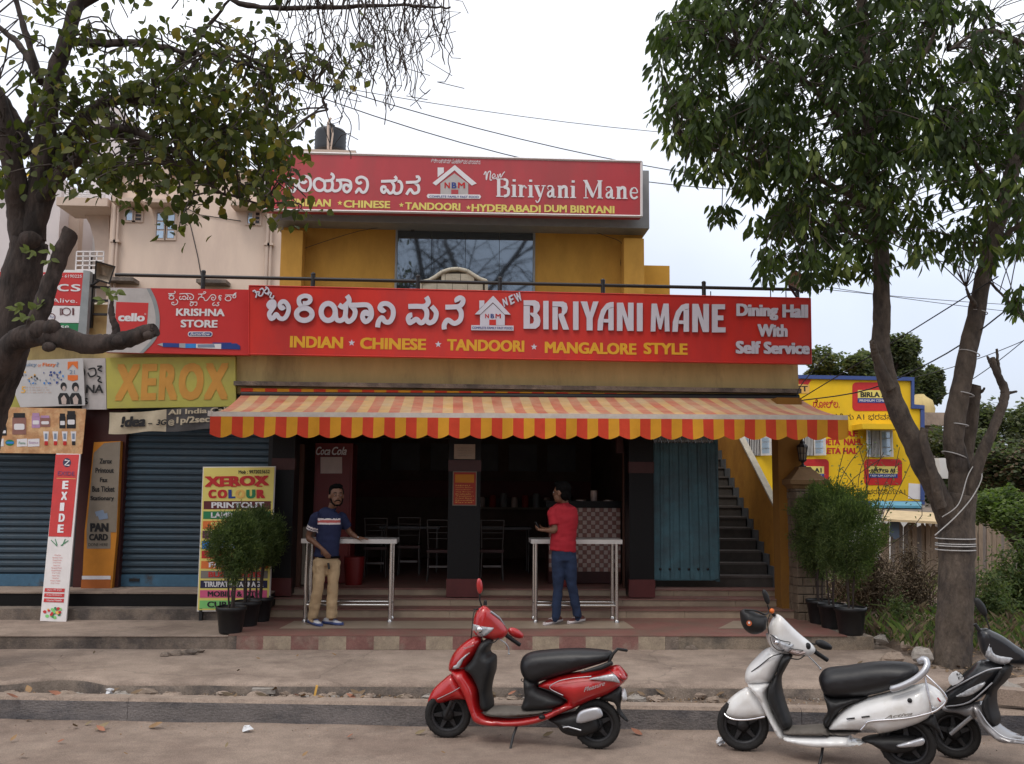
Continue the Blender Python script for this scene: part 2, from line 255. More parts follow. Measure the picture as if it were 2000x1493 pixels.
# ------------------------------------------------------------------ mesh building
ORG = {}
class MB:
    def __init__(s): s.v = []; s.f = []; s.m = []; s.sm = []
    def add(s, vs, fs, mi=0, smooth=False):
        o = len(s.v); s.v += [Vector(p) for p in vs]
        for f in fs: s.f.append([o+i for i in f]); s.m.append(mi); s.sm.append(smooth)
        return s
    def box(s, a, b, mi=0):        # from corner a to corner b
        x0, y0, z0 = [min(a[i], b[i]) for i in range(3)]; x1, y1, z1 = [max(a[i], b[i]) for i in range(3)]
        return s.add([(x0,y0,z0),(x1,y0,z0),(x1,y1,z0),(x0,y1,z0),(x0,y0,z1),(x1,y0,z1),(x1,y1,z1),(x0,y1,z1)],
            [(0,3,2,1),(4,5,6,7),(0,1,5,4),(1,2,6,5),(2,3,7,6),(3,0,4,7)], mi)
    def rbox(s, c, size, ang=0, mi=0, tilt=0, bev=0):   # box about c turned by ang round z
        hx, hy, hz = [q/2 for q in size]; r = Matrix.Rotation(ang, 3, 'Z') @ Matrix.Rotation(tilt, 3, 'Y')
        vs = [Vector(c)+r@Vector((a*hx, b*hy, d*hz)) for d in (-1, 1) for a, b in ((-1,-1),(1,-1),(1,1),(-1,1))]
        return s.add(vs, [(0,3,2,1),(4,5,6,7),(0,1,5,4),(1,2,6,5),(2,3,7,6),(3,0,4,7)], mi)
    def tube(s, pts, rad, n=8, mi=0, cap=True, smooth=True):
        pts = [Vector(p) for p in pts]
        if not hasattr(rad, '__len__'): rad = [rad]*len(pts)
        rings = []; up = None
        for i, p in enumerate(pts):
            d = (pts[min(i+1, len(pts)-1)]-pts[max(i-1, 0)])
            if d.length < 1e-9: d = Vector((0, 0, 1))
            d.normalize()
            if up is None: up = Vector((0, 0, 1)) if abs(d.z) < 0.9 else Vector((1, 0, 0))
            u = up-d*up.dot(d)
            if u.length < 1e-6: u = d.orthogonal()
            u.normalize(); up = u; v = d.cross(u)
            rings.append([p+(u*math.cos(2*PI*k/n)+v*math.sin(2*PI*k/n))*rad[i] for k in range(n)])
        return s.rings(rings, mi, cap, smooth)
    def rings(s, rings, mi=0, cap=True, smooth=True, closed=False):
        n = len(rings[0]); vs = [p for r in rings for p in r]; fs = []
        m = len(rings)
        for i in range(m if closed else m-1):
            j = (i+1) % m
            for k in range(n): fs.append((i*n+k, i*n+(k+1) % n, j*n+(k+1) % n, j*n+k))
        s.add(vs, fs, mi, smooth)
        if cap and not closed: s.add(rings[0], [tuple(range(n))[::-1]], mi); s.add(rings[-1], [tuple(range(n))], mi)
        return s
    def ell(s, c, r, n=12, m=8, mi=0, rot=None):
        c = Vector(c); vs = []
        for i in range(m+1):
            t = PI*i/m
            for k in range(n):
                q = Vector((r[0]*math.sin(t)*math.cos(2*PI*k/n), r[1]*math.sin(t)*math.sin(2*PI*k/n), r[2]*math.cos(t)))
                vs.append(c+(rot@q if rot else q))
        fs = [(i*n+k, (i+1)*n+k, (i+1)*n+(k+1) % n, i*n+(k+1) % n) for i in range(m) for k in range(n)]
        return s.add(vs, fs, mi, True)
    def lathe(s, c, prof, n=24, mi=0, axis=Vector((0, 0, 1)), smooth=True):
        c = Vector(c); axis = Vector(axis).normalized(); u = axis.orthogonal().normalized(); v = axis.cross(u)
        rings = [[c+axis*h+(u*math.cos(2*PI*k/n)+v*math.sin(2*PI*k/n))*r for k in range(n)] for r, h in prof]
        return s.rings(rings, mi, True, smooth)
    def poly(s, pts, n_off, mi=0, side=None):   # flat outline (3d points, coplanar) extruded by vector n_off
        pts = [Vector(p) for p in pts]; n = len(pts); off = Vector(n_off)
        tr = tessellate_polygon([pts])
        s.add(pts+[p+off for p in pts], [tuple(t) for t in tr]+[tuple(n+i for i in t[::-1]) for t in tr], mi)
        return s.add(pts+[p+off for p in pts], [(i, (i+1) % n, n+(i+1) % n, n+i) for i in range(n)], mi if side is None else side)
    def sheet(s, grid, mi=0, smooth=True):
        n = len(grid[0]); s.add([p for r in grid for p in r],
            [(i*n+j, i*n+j+1, (i+1)*n+j+1, (i+1)*n+j) for i in range(len(grid)-1) for j in range(n-1)], mi, smooth); return s
    def mesh(s, name, mats, org=Vector((0, 0, 0))):
        me = bpy.data.meshes.new(name); me.from_pydata([p-org for p in s.v], [], s.f)
        for m in (mats if isinstance(mats, (list, tuple)) else [mats]): me.materials.append(M[m] if isinstance(m, str) else m)
        me.polygons.foreach_set('material_index', s.m); me.polygons.foreach_set('use_smooth', s.sm)
        me.update(); return me
    def build(s, name, mats, parent=None, org=None, fixn=False):
        if org is None: org = ORG.get(parent.name, Vector((0, 0, 0))) if parent else Vector((0, 0, 0))
        me = s.mesh(name, mats, org)
        if fixn:
            bm = bmesh.new(); bm.from_mesh(me); bmesh.ops.remove_doubles(bm, verts=bm.verts, dist=1e-5)
            bmesh.ops.recalc_face_normals(bm, faces=bm.faces); bm.to_mesh(me); bm.free()
        o = bpy.data.objects.new(name, me); COL.objects.link(o)
        if parent:
            o.parent = parent; ORG[o.name] = org
            if any(w_ in name for w_ in ('lettering', 'print', 'script')): o['kind'] = 'stuff'
        else: ORG[o.name] = org
        return o

def tag(o, label=None, cat=None, group=None, kind=None):
    if label: o['label'] = label
    if cat: o['category'] = cat
    if group: o['group'] = group
    if kind: o['kind'] = kind
    return o
def thing(name, label, cat, loc=(0, 0, 0), group=None):
    o = bpy.data.objects.new(name, None); COL.objects.link(o); o.location = loc; o.empty_display_size = 0.2
    ORG[o.name] = Vector(loc); return tag(o, label, cat, group)
def struct(name, mb, mats): return tag(mb.build(name, mats), kind='structure')
def piece(name, me, loc, parent, rot=None, scl=None):   # a shared-mesh piece placed at a world point
    o = bpy.data.objects.new(name, me); COL.objects.link(o); o.parent = parent
    o.location = Vector(loc)-ORG.get(parent.name, Vector((0, 0, 0)))
    if rot is not None: o.rotation_euler = rot
    if scl is not None: o.scale = scl
    return o
def copy_tree(o, parent=None):
    c = o.copy(); COL.objects.link(c)
    if parent: c.parent = parent
    ORG[c.name] = ORG.get(o.name, Vector((0, 0, 0)))
    for ch in list(o.children): copy_tree(ch, c)
    return c
def planefn(u, vt, vb, Yt, Yb):     # leaning board: plane through the x axis direction and two heights
    a, b = P(u, vt, Yt), P(u, vb, Yb); n_ = Vector((1, 0, 0)).cross(b-a).normalized()
    def f(px, py): d = ray(px, py); return EYE+d*((a-EYE).dot(n_)/d.dot(n_))
    return f
def boxpx(mb, x0, y0, x1, y1, Y, depth, mi=0):      # upright rectangle on the plane y=Y, going back by depth
    xm, ym = (x0+x1)/2, (y0+y1)/2
    a = P(x0, ym, Y).x; b = P(x1, ym, Y).x; t = P(xm, y0, Y).z; u = P(xm, y1, Y).z
    return mb.box((a, Y, u), (b, Y+depth, t), mi)
def qpx(mb, pts, Y, depth, mi=0, side=None):        # any outline on the plane y=Y
    return mb.poly([P(u, v, Y) for u, v in pts], (0, depth, 0), mi, side)
def board(parent, name, x0, y0, x1, y1, Y, m, th=0.002, mapf=None):
    mb = MB(); boxpx(mb, x0, y0, x1, y1, Y, th); return mb.build(name, m, parent)

# ------------------------------------------------------------------ lettering
_DG = None
def textmesh(body, bold=0.0, extrude=0.0, spacing=1.0, shear=0.0):
    cu = bpy.data.curves.new('t', 'FONT'); cu.body = body; cu.size = 1; cu.offset = 0; cu.extrude = extrude
    cu.space_character = spacing; cu.shear = shear; cu.resolution_u = 3; cu.align_x = 'LEFT'
    o = bpy.data.objects.new('t', cu); COL.objects.link(o); bpy.context.view_layer.update()
    me = bpy.data.meshes.new_from_object(o.evaluated_get(bpy.context.evaluated_depsgraph_get()))
    vs = [v.co.copy() for v in me.vertices]; fs = [tuple(p.vertices) for p in me.polygons]
    bpy.data.objects.remove(o); bpy.data.curves.remove(cu); bpy.data.meshes.remove(me)
    return vs, fs
def text(mb, body, corners, bold=0.0, extrude=0.0, mi=0, spacing=1.0, shear=0.0, lift=0.004, side=None, fit=True):
    """flat lettering filling the box given by its bottom-left, bottom-right and top-left points"""
    bl, br, tl = [Vector(c) for c in corners]; ux = br-bl; uz = tl-bl; nrm = ux.cross(uz).normalized()
    vs, fs = textmesh(body, bold, 0, spacing, shear)
    if not vs: return mb
    x0 = min(v.x for v in vs); x1 = max(v.x for v in vs); y0 = min(v.y for v in vs); y1 = max(v.y for v in vs)
    ex = bold*.45 if bold > .006 else 0; ey = min(ex*.55, .03); n_ = 1 if ex == 0 else (2 if ex < .03 else 3)
    W = x1-x0+2*ex; h = y1-y0+2*ey; offs = [(0, 0)] if n_ == 1 else [(2*ex*i/(n_-1), 2*ey*j) for i in range(n_) for j in (0, 1)]
    for i, (dx, dy) in enumerate(offs):
        pts = [bl+ux*((v.x-x0+dx)/W)+uz*((v.y-y0+dy)/h)+nrm*(lift+extrude+0.0003*i) for v in vs]
        mb.add(pts, fs, mi)
        if extrude and fs:
            cnt = {}
            for f in fs:
                for a, b in zip(f, f[1:]+f[:1]): cnt[(a, b)] = 1
            ed = [(a, b) for (a, b) in cnt if (b, a) not in cnt]
            back = [p-nrm*extrude for p in pts]; n = len(pts)
            mb.add(pts+back, [(b, a, n+a, n+b) for a, b in ed], mi if side is None else side)
    return mb
def tpx(mb, body, x0, yb, x1, yt, Y, slope=0.0, **k):   # lettering on the plane y=Y between photo columns x0..x1, baseline yb, top yt
    bl = P(x0, yb, Y); tl = P(x0, yt, Y); tl = Vector((bl.x, Y, tl.z)); br = P(x1, yb+slope*(x1-x0), Y)
    return text(mb, body, (bl, br, tl), **k)
def catmull(pts, n=6, closed=False):
    pts = [Vector(p) for p in pts]; m = len(pts); o = []
    for i in range(m if closed else m-1):
        a, b, c, d = (pts[(i-1) % m], pts[i], pts[(i+1) % m], pts[(i+2) % m]) if closed else (pts[max(i-1, 0)], pts[i], pts[i+1], pts[min(i+2, m-1)])
        for k in range(n):
            t = k/n; o.append(0.5*((2*b)+(c-a)*t+(2*a-5*b+4*c-d)*t*t+(3*b-a-3*c+d)*t**3))
    if not closed: o.append(pts[-1].copy())
    return o
def stroke(mb, pts, w, conv, depth=0.0, lift=0.004, mi=0, side=None, closed=False, n=6, taper=False, nib=None):
    """thick brush line; pts in tracing units, conv maps a point to the 3d face plane, letters grow towards -y"""
    c = catmull([(p[0], p[1], 0) for p in pts], n, closed)
    m = len(c); Lf = []; Rf = []
    for i in range(m):
        d = (c[(i+1) % m]-c[i-1]) if closed else (c[min(i+1, m-1)]-c[max(i-1, 0)])
        d.normalize(); nr = Vector((-d.y, d.x, 0)); ww = w/2
        if nib: ww *= nib+(1-nib)*abs(d.y)
        if taper: ww *= 0.35+0.65*min(1, i/(m*0.2), (m-1-i)/(m*0.2)+0.3)
        Lf.append(c[i]+nr*ww); Rf.append(c[i]-nr*ww)
    vs = []
    for i in range(m):
        z = lift+depth+0.002*i/m
        for q in (Lf[i], Rf[i]): vs.append(conv(q.x, q.y)+Vector((0, -z, 0)))
    fs = [(2*i, 2*i+1, 2*i+3, 2*i+2) for i in range(m-1)]
    if closed: fs.append((2*m-2, 2*m-1, 1, 0))
    mb.add(vs, fs, mi)
    if depth:
        n0 = len(vs); back = [Vector((p.x, p.y+depth, p.z)) for p in vs]; es = []
        for i in range(m-1): es += [(2*i, 2*i+2, n0+2*i+2, n0+2*i), (2*i+1, 2*i+3, n0+2*i+3, n0+2*i+1)]
        if closed: es += [(2*m-2, 0, n0, n0+2*m-2), (2*m-1, 1, n0+1, n0+2*m-1)]
        else: es += [(0, 1, n0+1, n0), (2*m-2, 2*m-1, n0+2*m-1, n0+2*m-2)]
        mb.add(vs+back, es, mi if side is None else side)
    return mb
def disc(mb, c, r, Y0, mi=0, n=16, lift=0.004, ry=None):
    pts = [c+Vector((r*math.cos(2*PI*k/n), -lift, (ry or r)*math.sin(2*PI*k/n))) for k in range(n)]
    mb.add(pts, [tuple(range(n))], mi); return mb
def star(mb, c, r, mi=0, lift=0.004):
    pts = [c+Vector(((r if k % 2 == 0 else r*0.42)*math.sin(PI*k/5), -lift, (r if k % 2 == 0 else r*0.42)*math.cos(PI*k/5))) for k in range(10)]
    mb.add(pts+[c+Vector((0, -lift, 0))], [(k, (k+1) % 10, 10) for k in range(10)], mi); return mb
# Kannada lettering traced as brush lines, units: zoomed photo
KN = dict(
 bi=[[(250,200),(215,232),(182,195),(212,152),(255,150),(262,205),(225,262),(192,320),(215,380),(250,372),(290,322),(335,375),(400,380),(450,310),(460,220),(415,152),(362,152),(338,200),(368,240),(405,215)]],
 yaa=[[(1160,190),(1220,225),(1250,200),(1300,150),(1300,105),(1272,62)], [(1112,290),(1125,385),(1180,412),(1245,360),(1258,205)], [(1240,340),(1290,425),(1365,375),(1388,280),(1330,200)],
      [(1300,197),(1400,197),(1560,197),(1612,270),(1605,370),(1535,428),(1492,370),(1510,305),(1555,300),(1550,350)]],
 ni=[[(1800,250),(1770,272),(1732,235),(1762,182),(1840,178),(1908,240),(1915,340),(1870,425),(1805,425),(1760,370),(1712,430),(1700,505)]],
 ma=[[(270,285),(380,283),(490,283),(545,240),(540,190),(518,152)], [(480,290),(525,350),(518,450),(450,515),(385,465),(335,490),(290,512),(268,455),(290,412),(325,405)], [(512,455),(560,515),(635,475),(657,370),(592,285)]],
 ne=[[(785,295),(880,293),(970,285),(1020,245),(1030,190),(990,165),(945,190),(952,222)], [(960,292),(1005,370),(990,475),(910,522),(820,475),(770,540),(772,605)]],
)
# ================================================================== ground, road, kerb, pavement
def kY(x): return 9.02-0.08*x          # kerb face line
def gY(x): return 9.49-0.03*x          # edge of the raised walkway
def nz3(x, y, z=0, s=1.0): return noise.noise(Vector((x*s, y*s, z)))
mb = MB(); mb.add([(-200, -60, -0.06), (200, -60, -0.06), (200, 400, -0.06), (-200, 400, -0.06)], [(0, 1, 2, 3)])
struct('ground', mb, 'soil_far')
mb = MB(); xs = [-60, -30]+[-14+0.25*i for i in range(113)]+[30, 60]; ys = [-9, -4, 0, 3, 5, 6]+[6.6+0.15*i for i in range(20)]
grid = []
for x in xs:
    row = []
    for y in ys+[kY(x)+0.03]:
        yy = min(y, kY(x)+0.03)
        row.append(Vector((x, yy, 0.012*nz3(x, yy, 0, 1.3)+0.02*min(1, max(0, (yy-kY(x)+0.45)/0.45)) )))
    grid.append(row)
mb.sheet(grid); struct('road', mb, 'road')
mb = MB()
for i in range(20):                     # kerb: long stones, slightly uneven
    x0, x1 = -31+i*3.1, -31+(i+1)*3.1-0.005; r = random.Random(i); dz = r.uniform(-0.004, 0.004); dy = r.uniform(-0.004, 0.004)
    a = [(x0, kY(x0)+dy), (x1, kY(x1)+dy), (x1, kY(x1)+0.17+dy), (x0, kY(x0)+0.17+dy)]
    zt = 0.225+dz
    vs = [(p[0], p[1], -0.05) for p in a]+[(p[0], p[1]+(0.018 if k < 2 else 0), zt-(0.0)) for k, p in enumerate(a)]+[(a[0][0], a[0][1], zt-0.03), (a[1][0], a[1][1], zt-0.03)]
    mb.add(vs, [(0, 1, 9, 8), (3, 7, 6, 2), (0, 8, 4, 7, 3), (1, 2, 6, 5, 9)], 0); mb.add(vs, [(8, 9, 5, 4), (4, 5, 6, 7)], 1)
struct('kerb', mb, ['kerb', 'kerb_top'])
mb = MB(); grid = []
for i in range(240):
    x = -12+0.1*i; a, b = kY(x)+0.13, gY(x)+0.14
    grid.append([Vector((x, a+(b-a)*k/8, 0.165+0.035*nz3(x, k*0.15, 3, 3)+0.02*nz3(x, k, 5, 9)+0.0*k)) for k in range(9)])
mb.sheet(grid); struct('gutter_dirt', mb, 'dirt')
# raised walkway slab with a broken edge
def edge_break(x):
    v = nz3(x, 7.7, 0, 0.9)
    return max(0, v-0.12)*0.5+0.025*abs(nz3(x, 1.1, 0, 6))
mb = MB(); grid = []
XR = 5.35
xs = [-30, -15]+[-9+0.09*i for i in range(int((XR+9)/0.09))]
for x in xs:
    e0 = gY(x)+edge_break(x); back = 11.9
    zt = 0.305
    row = [Vector((x, e0+0.03*nz3(x, 2, 2, 7), 0.12)), Vector((x, e0+0.01, zt-0.035)), Vector((x, e0+0.035, zt-0.006))]
    for k in range(1, 14):
        y = e0+0.03+(back-e0)*k/13
        row.append(Vector((x, y, zt+0.012*nz3(x, y, 0, 0.8)+0.012*(k/13))))
    grid.append(row)
mb.sheet(grid, 0)
for f, k in zip(range(len(mb.f)), range(len(mb.f))):
    if k % 15 < 1: mb.m[k] = 1
struct('walkway', mb, ['concrete', 'concrete_dark'])
# dirt bank at the right where the weeds grow
mb = MB(); grid = []
for i in range(70):
    x = 4.9+0.22*i; row = []
    for k in range(60):
        y = 7.2+0.25*k
        z = 0.26+0.10*nz3(x, y, 1, 0.9)+0.05*nz3(x, y, 4, 3)
        z += 0.22*max(0, min(1, (y-10.3)/1.2))
        z *= max(0.0, min(1, (x-4.95)/0.35)) if y < 12.4 else 1
        if y < kY(x)+0.2: z = min(z, -0.03)
        elif y < gY(x)+0.3: z = min(z, 0.18+0.03*nz3(x, y, 9, 4))
        row.append(Vector((x, y, z)))
    grid.append(row)
mb.sheet(grid); struct('dirt_bank', mb, 'dirt')
mb = MB(); grid = []
for i in range(40):
    x = 5.0+1.2*i; grid.append([Vector((x, 21.5+1.6*k, 0.45+0.3*nz3(x, k, 1, 0.4)-0.02*k*3)) for k in range(24)])
mb.sheet(grid); struct('waste_ground', mb, 'soil_far')

# platform in front of the shops
XL, XC = P(445, 1243, 11.4).x, P(1325, 1243, 11.4).x
mb = MB()
mb.box((-30, 11.43, 0), (XL, 14.2, 0.455), 0)
mb.box((XL, 11.40, 0), (XC, 12.93, 0.47), 0); mb.box((XC, 11.41, 0), (4.93, 12.93, 0.468), 1)
p = struct('platform', mb, ['concrete_dark', 'concrete_mid'])
mb = MB(); mb.box((-30, 11.42, 0.455), (XL-0.004, 13.0, 0.463)); mb.build('platform_top', 'concrete', p)
mb = MB(); mb.box((XL, 11.395, 0.470), (4.6, 12.93, 0.478)); mb.build('red_floor', 'red_floor', p)
mb = MB()
for x0, x1 in ((545, 1240), (1402, 1520)):
    a, b = G(x0, 1228, 0.482), G(x1, 1228, 0.482); cc, d = G(x1-22, 1213, 0.482), G(x0+30, 1213, 0.482)
    mb.add([a, b, cc, d], [(0, 1, 2, 3)])
mb.build('beige_tile_strip', 'beige_tile', p)
# painted red and cream squares of the platform's face
xs = [462, 514, 568, 622, 676, 730, 780, 832, 884, 936, 988, 1040, 1092, 1144, 1196, 1247, 1299]
me_r = me_c = None
for i, (a, b) in enumerate(zip(xs[:-1], xs[1:])):
    q = MB(); A = P(a, 1255, 11.392).x; B = P(b, 1255, 11.392).x
    q.box((A, 11.392, 0.315), (B, 11.402, 0.466)); q.build('painted_square', 'red_paint' if i % 2 == 0 else 'cream_paint', p)
for k, (u, v) in enumerate([(905, 1255), (1345, 1250)]):       # knocked-out corners
    pass

# ================================================================== the restaurant building
RB = thing('restaurant_building', 'ochre two-storey restaurant building with red signboards, open dark ground floor and stairs at its side', 'building', (0.8, 13.6, 0.47))
sx0, sx1 = P(530, 1170, 13.0).x, P(1545, 1170, 13.0).x
xw = P(1528, 1120, 13.6).x
for k, (y0, z0, z1) in enumerate(((12.93, 0.40, 0.592), (13.27, 0.55, 0.695), (13.62, 0.65, 0.79))):
    q = MB(); xa = [sx0, P(880, 1170, y0).x, P(1290, 1170, y0).x, sx1+0.1]
    xa = [sx0+(sx1+0.1-sx0)*j/9 for j in range(10)]
    for j in range(9): q.box((xa[j], y0, z0), (xa[j+1]-0.004, y0+0.5, z1-0.018))
    st = q.build('step', 'cream_tile', RB)
    q = MB(); q.box((sx0-0.01, y0-0.02, z1-0.018), (sx1+0.11, y0+0.5, z1)); q.build('tread', 'red_floor', st)
q = MB(); q.box((-2.62, 13.66, 0.5), (2.66, 19.6, 0.782)); q.box((2.66, 13.66, 0.5), (4.75, 14.1, 0.782)); q.build('floor', 'red_floor', RB)
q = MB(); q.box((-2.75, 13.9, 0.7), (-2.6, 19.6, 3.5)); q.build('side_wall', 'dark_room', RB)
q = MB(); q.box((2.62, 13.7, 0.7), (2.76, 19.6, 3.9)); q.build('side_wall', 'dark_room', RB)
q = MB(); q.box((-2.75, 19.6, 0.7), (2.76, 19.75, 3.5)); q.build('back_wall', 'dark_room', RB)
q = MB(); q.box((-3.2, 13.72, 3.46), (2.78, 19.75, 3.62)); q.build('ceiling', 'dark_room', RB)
# maroon band and pale boards on the back wall
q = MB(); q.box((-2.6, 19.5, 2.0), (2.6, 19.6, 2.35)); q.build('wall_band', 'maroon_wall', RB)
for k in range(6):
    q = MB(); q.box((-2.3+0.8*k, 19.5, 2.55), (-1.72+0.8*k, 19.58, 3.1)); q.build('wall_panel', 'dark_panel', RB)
# pillars of polished black stone with maroon blocks
for (a, b, yb, Y) in ((528, 572, 1163, 13.3), (875, 938, 1165, 13.3), (1229, 1277, 1166, 13.3)):
    X0, X1 = P(a, 1000, Y).x, P(b, 1000, Y).x; zb = P((a+b)/2, yb, Y).z
    q = MB(); q.box((X0, Y, zb), (X1, Y+0.45, 3.40)); pl = q.build('pillar', 'black_granite', RB)
    q = MB(); q.box((X0-0.008, Y-0.008, zb-0.01), (X1+0.008, Y+0.1, P(900, 1131, Y).z)); q.build('pillar_base', 'maroon_tile', pl)
    q = MB(); q.box((X0-0.006, Y-0.006, P(900, 921, Y).z), (X1+0.006, Y+0.1, P(900, 899, Y).z)); q.build('maroon_band', 'maroon_dark', pl)
# wooden post strips and frames of the shopfront
for a, b in ((574, 590), (1217, 1223)):
    q = MB(); boxpx(q, a, 868, b, 1150, 13.7, 0.1); q.build('door_post', mat('door_post_wood', (0.075, 0.028, 0.015), 0.6), RB)
# parapet wall over the shops
q = MB()
q.box((P(462, 730, 13.5).x, 13.5, 3.50), (4.84, 13.72, 4.98)); q.build('parapet_wall', 'parapet_cream', RB)
q = MB(); q.box((P(462, 730, 13.5).x, 13.35, 3.60), (4.83, 13.5, 3.66)); q.build('drip_ledge', 'concrete_dark', RB)
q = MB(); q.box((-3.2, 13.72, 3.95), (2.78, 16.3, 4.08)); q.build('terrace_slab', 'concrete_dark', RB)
# old torn valance strip tucked under the ledge
q = MB()
for i in range(46):
    a = P(470+i*23.7, 770, 13.40).x; b = P(470+(i+1)*23.7, 770, 13.40).x
    q.box((a, 13.40, 3.43), (b, 13.405, 3.565), i % 2)
q.build('rolled_valance', ['awning_red', 'awning_yellow'], RB)
# stair side wall, ochre, with sloping coping
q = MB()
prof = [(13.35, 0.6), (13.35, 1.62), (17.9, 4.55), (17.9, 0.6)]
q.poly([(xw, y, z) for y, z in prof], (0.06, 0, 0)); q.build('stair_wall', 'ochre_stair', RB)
q = MB(); q.poly([(xw-0.03, 13.33, 1.62), (xw-0.03, 17.9, 4.56), (xw-0.03, 17.9, 4.60), (xw-0.03, 13.33, 1.66)], (0.10, 0, 0)); q.build('stair_coping', 'stone_beige', RB)
for k in range(15):
    y = 13.95+0.255*k; z = 0.79+0.165*k
    q = MB(); q.box((2.78, y, z-0.02), (xw-0.03, y+0.5, z+0.135)); st = q.build('stair_step', 'stair_grey', RB)
    q = MB(); q.box((2.78, y-0.02, z+0.135), (xw-0.03, y+0.5, z+0.165)); q.build('stair_nosing', 'stair_edge', st)
    q = MB(); q.box((xw-0.03, y-0.06, z), (xw-0.003, y+0.30, z+0.30)); q.build('stair_skirting', 'skirting_grey', st)
# brown end pillar
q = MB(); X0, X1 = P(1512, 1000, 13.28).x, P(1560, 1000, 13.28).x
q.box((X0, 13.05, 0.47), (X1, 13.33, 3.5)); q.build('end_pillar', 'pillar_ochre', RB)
# upper storey
UY = 16.2
X0, X1 = P(552, 500, UY).x, P(1255, 500, UY).x
wx0, wx1 = P(772, 500, UY).x, P(1045, 500, UY).x; wz0, wz1 = 4.3, P(900, 437, UY).z
q = MB(); q.box((X0, UY, 4.08), (wx0, UY+0.2, 7.4)); q.box((wx1, UY, 4.08), (X1, UY+0.2, 7.4)); q.box((wx0, UY, wz1), (wx1, UY+0.2, 7.4)); q.box((wx0, UY, 4.08), (wx1, UY+0.2, wz0))
q.box((X0, UY+0.2, 4.08), (X0+0.2, 21, 7.4)); q.box((X1-0.2, UY+0.2, 4.08), (X1, 21, 7.4)); q.box((X0, 21, 4.08), (X1, 21.2, 7.4)); q.build('upper_wall', 'ochre', RB)
for a, b, yt in ((548, 590, 450), (1219, 1258, 466)):
    q = MB(); A, B = P(a, 500, UY-0.35).x, P(b, 500, UY-0.35).x
    q.box((A, UY-0.35, 4.08), (B, UY-0.005, P((a+b)/2, yt, UY-0.35).z)); q.build('wall_pier', 'ochre', RB)
q = MB(); A, B = P(532, 400, 15.75).x, P(1268, 400, 15.75).x
zt, zb = P(900, 322, 15.75).z, P(900, 436, 15.75).z-0.02
q.box((A, 15.75, zb), (B, 21.2, zt-0.02)); q.build('roof_slab', 'frame_grey', RB)
# big fixed window, four panes
wf = MB(); t = 0.035
wf.box((wx0, UY-0.03, wz0), (wx0+t, UY+0.03, wz1)); wf.box((wx1-t, UY-0.03, wz0), (wx1, UY+0.03, wz1)); wf.box((wx0+t, UY-0.03, wz1-0.14), (wx1-t, UY+0.03, wz1))
win = wf.build('window', 'frame_grey', RB)
for k in range(4):
    a = wx0+t+(wx1-wx0-2*t)*k/4; b = wx0+t+(wx1-wx0-2*t)*(k+1)/4
    q = MB(); q.box((a+0.004, UY+0.02, wz0), (b-0.004, UY+0.028, wz1-0.145)); o = q.build('pane', 'window_glass', win)
for u in (806, 884, 936, 1022):
    q = MB(); c = P(u, 446, UY-0.04); q.box((c.x-0.03, c.y, c.z-0.03), (c.x+0.03, c.y+0.06, c.z+0.025)); q.build('glass_clip', 'clip_black', win)
# block behind with the water tank, and the ochre stair head at the right
q = MB(); A, B = P(556, 300, 18).x, P(695, 300, 18).x; q.box((A, 18, 7), (B, 20.6, P(620, 292, 18).z)); q.build('tank_platform', 'wall_trim', RB)
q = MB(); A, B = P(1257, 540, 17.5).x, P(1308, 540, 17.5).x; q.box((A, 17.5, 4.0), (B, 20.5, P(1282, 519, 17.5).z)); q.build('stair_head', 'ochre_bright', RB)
q = MB()
for (cx, cy, cz) in [(P(1216, 514, UY-0.01).x, UY-0.012, P(1216, 514, UY).z)]:
    q.ell((cx, cy, cz), (0.04, 0.02, 0.11), 8, 6)
q.build('cable_hole', 'print_black', RB)
# plinth and steps under the left shops, the pink-beige wall between
LB = thing('shop_building', 'low shop building on the left with two blue roller shutters under stacked signboards', 'building', (-5, 13.7, 0.46))
q = MB(); q.box((-30, 12.75, 0.4), (sx0-0.01, 14.2, 0.60)); q.build('lower_step', 'concrete_dark', LB)
q = MB(); q.box((-30, 13.05, 0.5), (sx0-0.01, 14.2, 0.765)); q.build('upper_step', 'black_granite', LB)
q = MB(); q.box((-30, 13.03, 0.765), (sx0-0.01, 14.2, 0.785)); q.build('step_top', 'concrete', LB)
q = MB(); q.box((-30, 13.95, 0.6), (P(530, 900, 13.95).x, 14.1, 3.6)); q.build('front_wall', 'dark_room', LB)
q = MB(); q.box((-30, 13.55, 3.55), (P(461, 730, 13.5).x, 14.1, 4.75)); q.build('parapet_wall', 'parapet_cream', LB)
q = MB(); q.box((-30, 13.8, 3.6), (-3.21, 20, 3.75)); q.build('roof_slab', 'concrete_dark', LB)
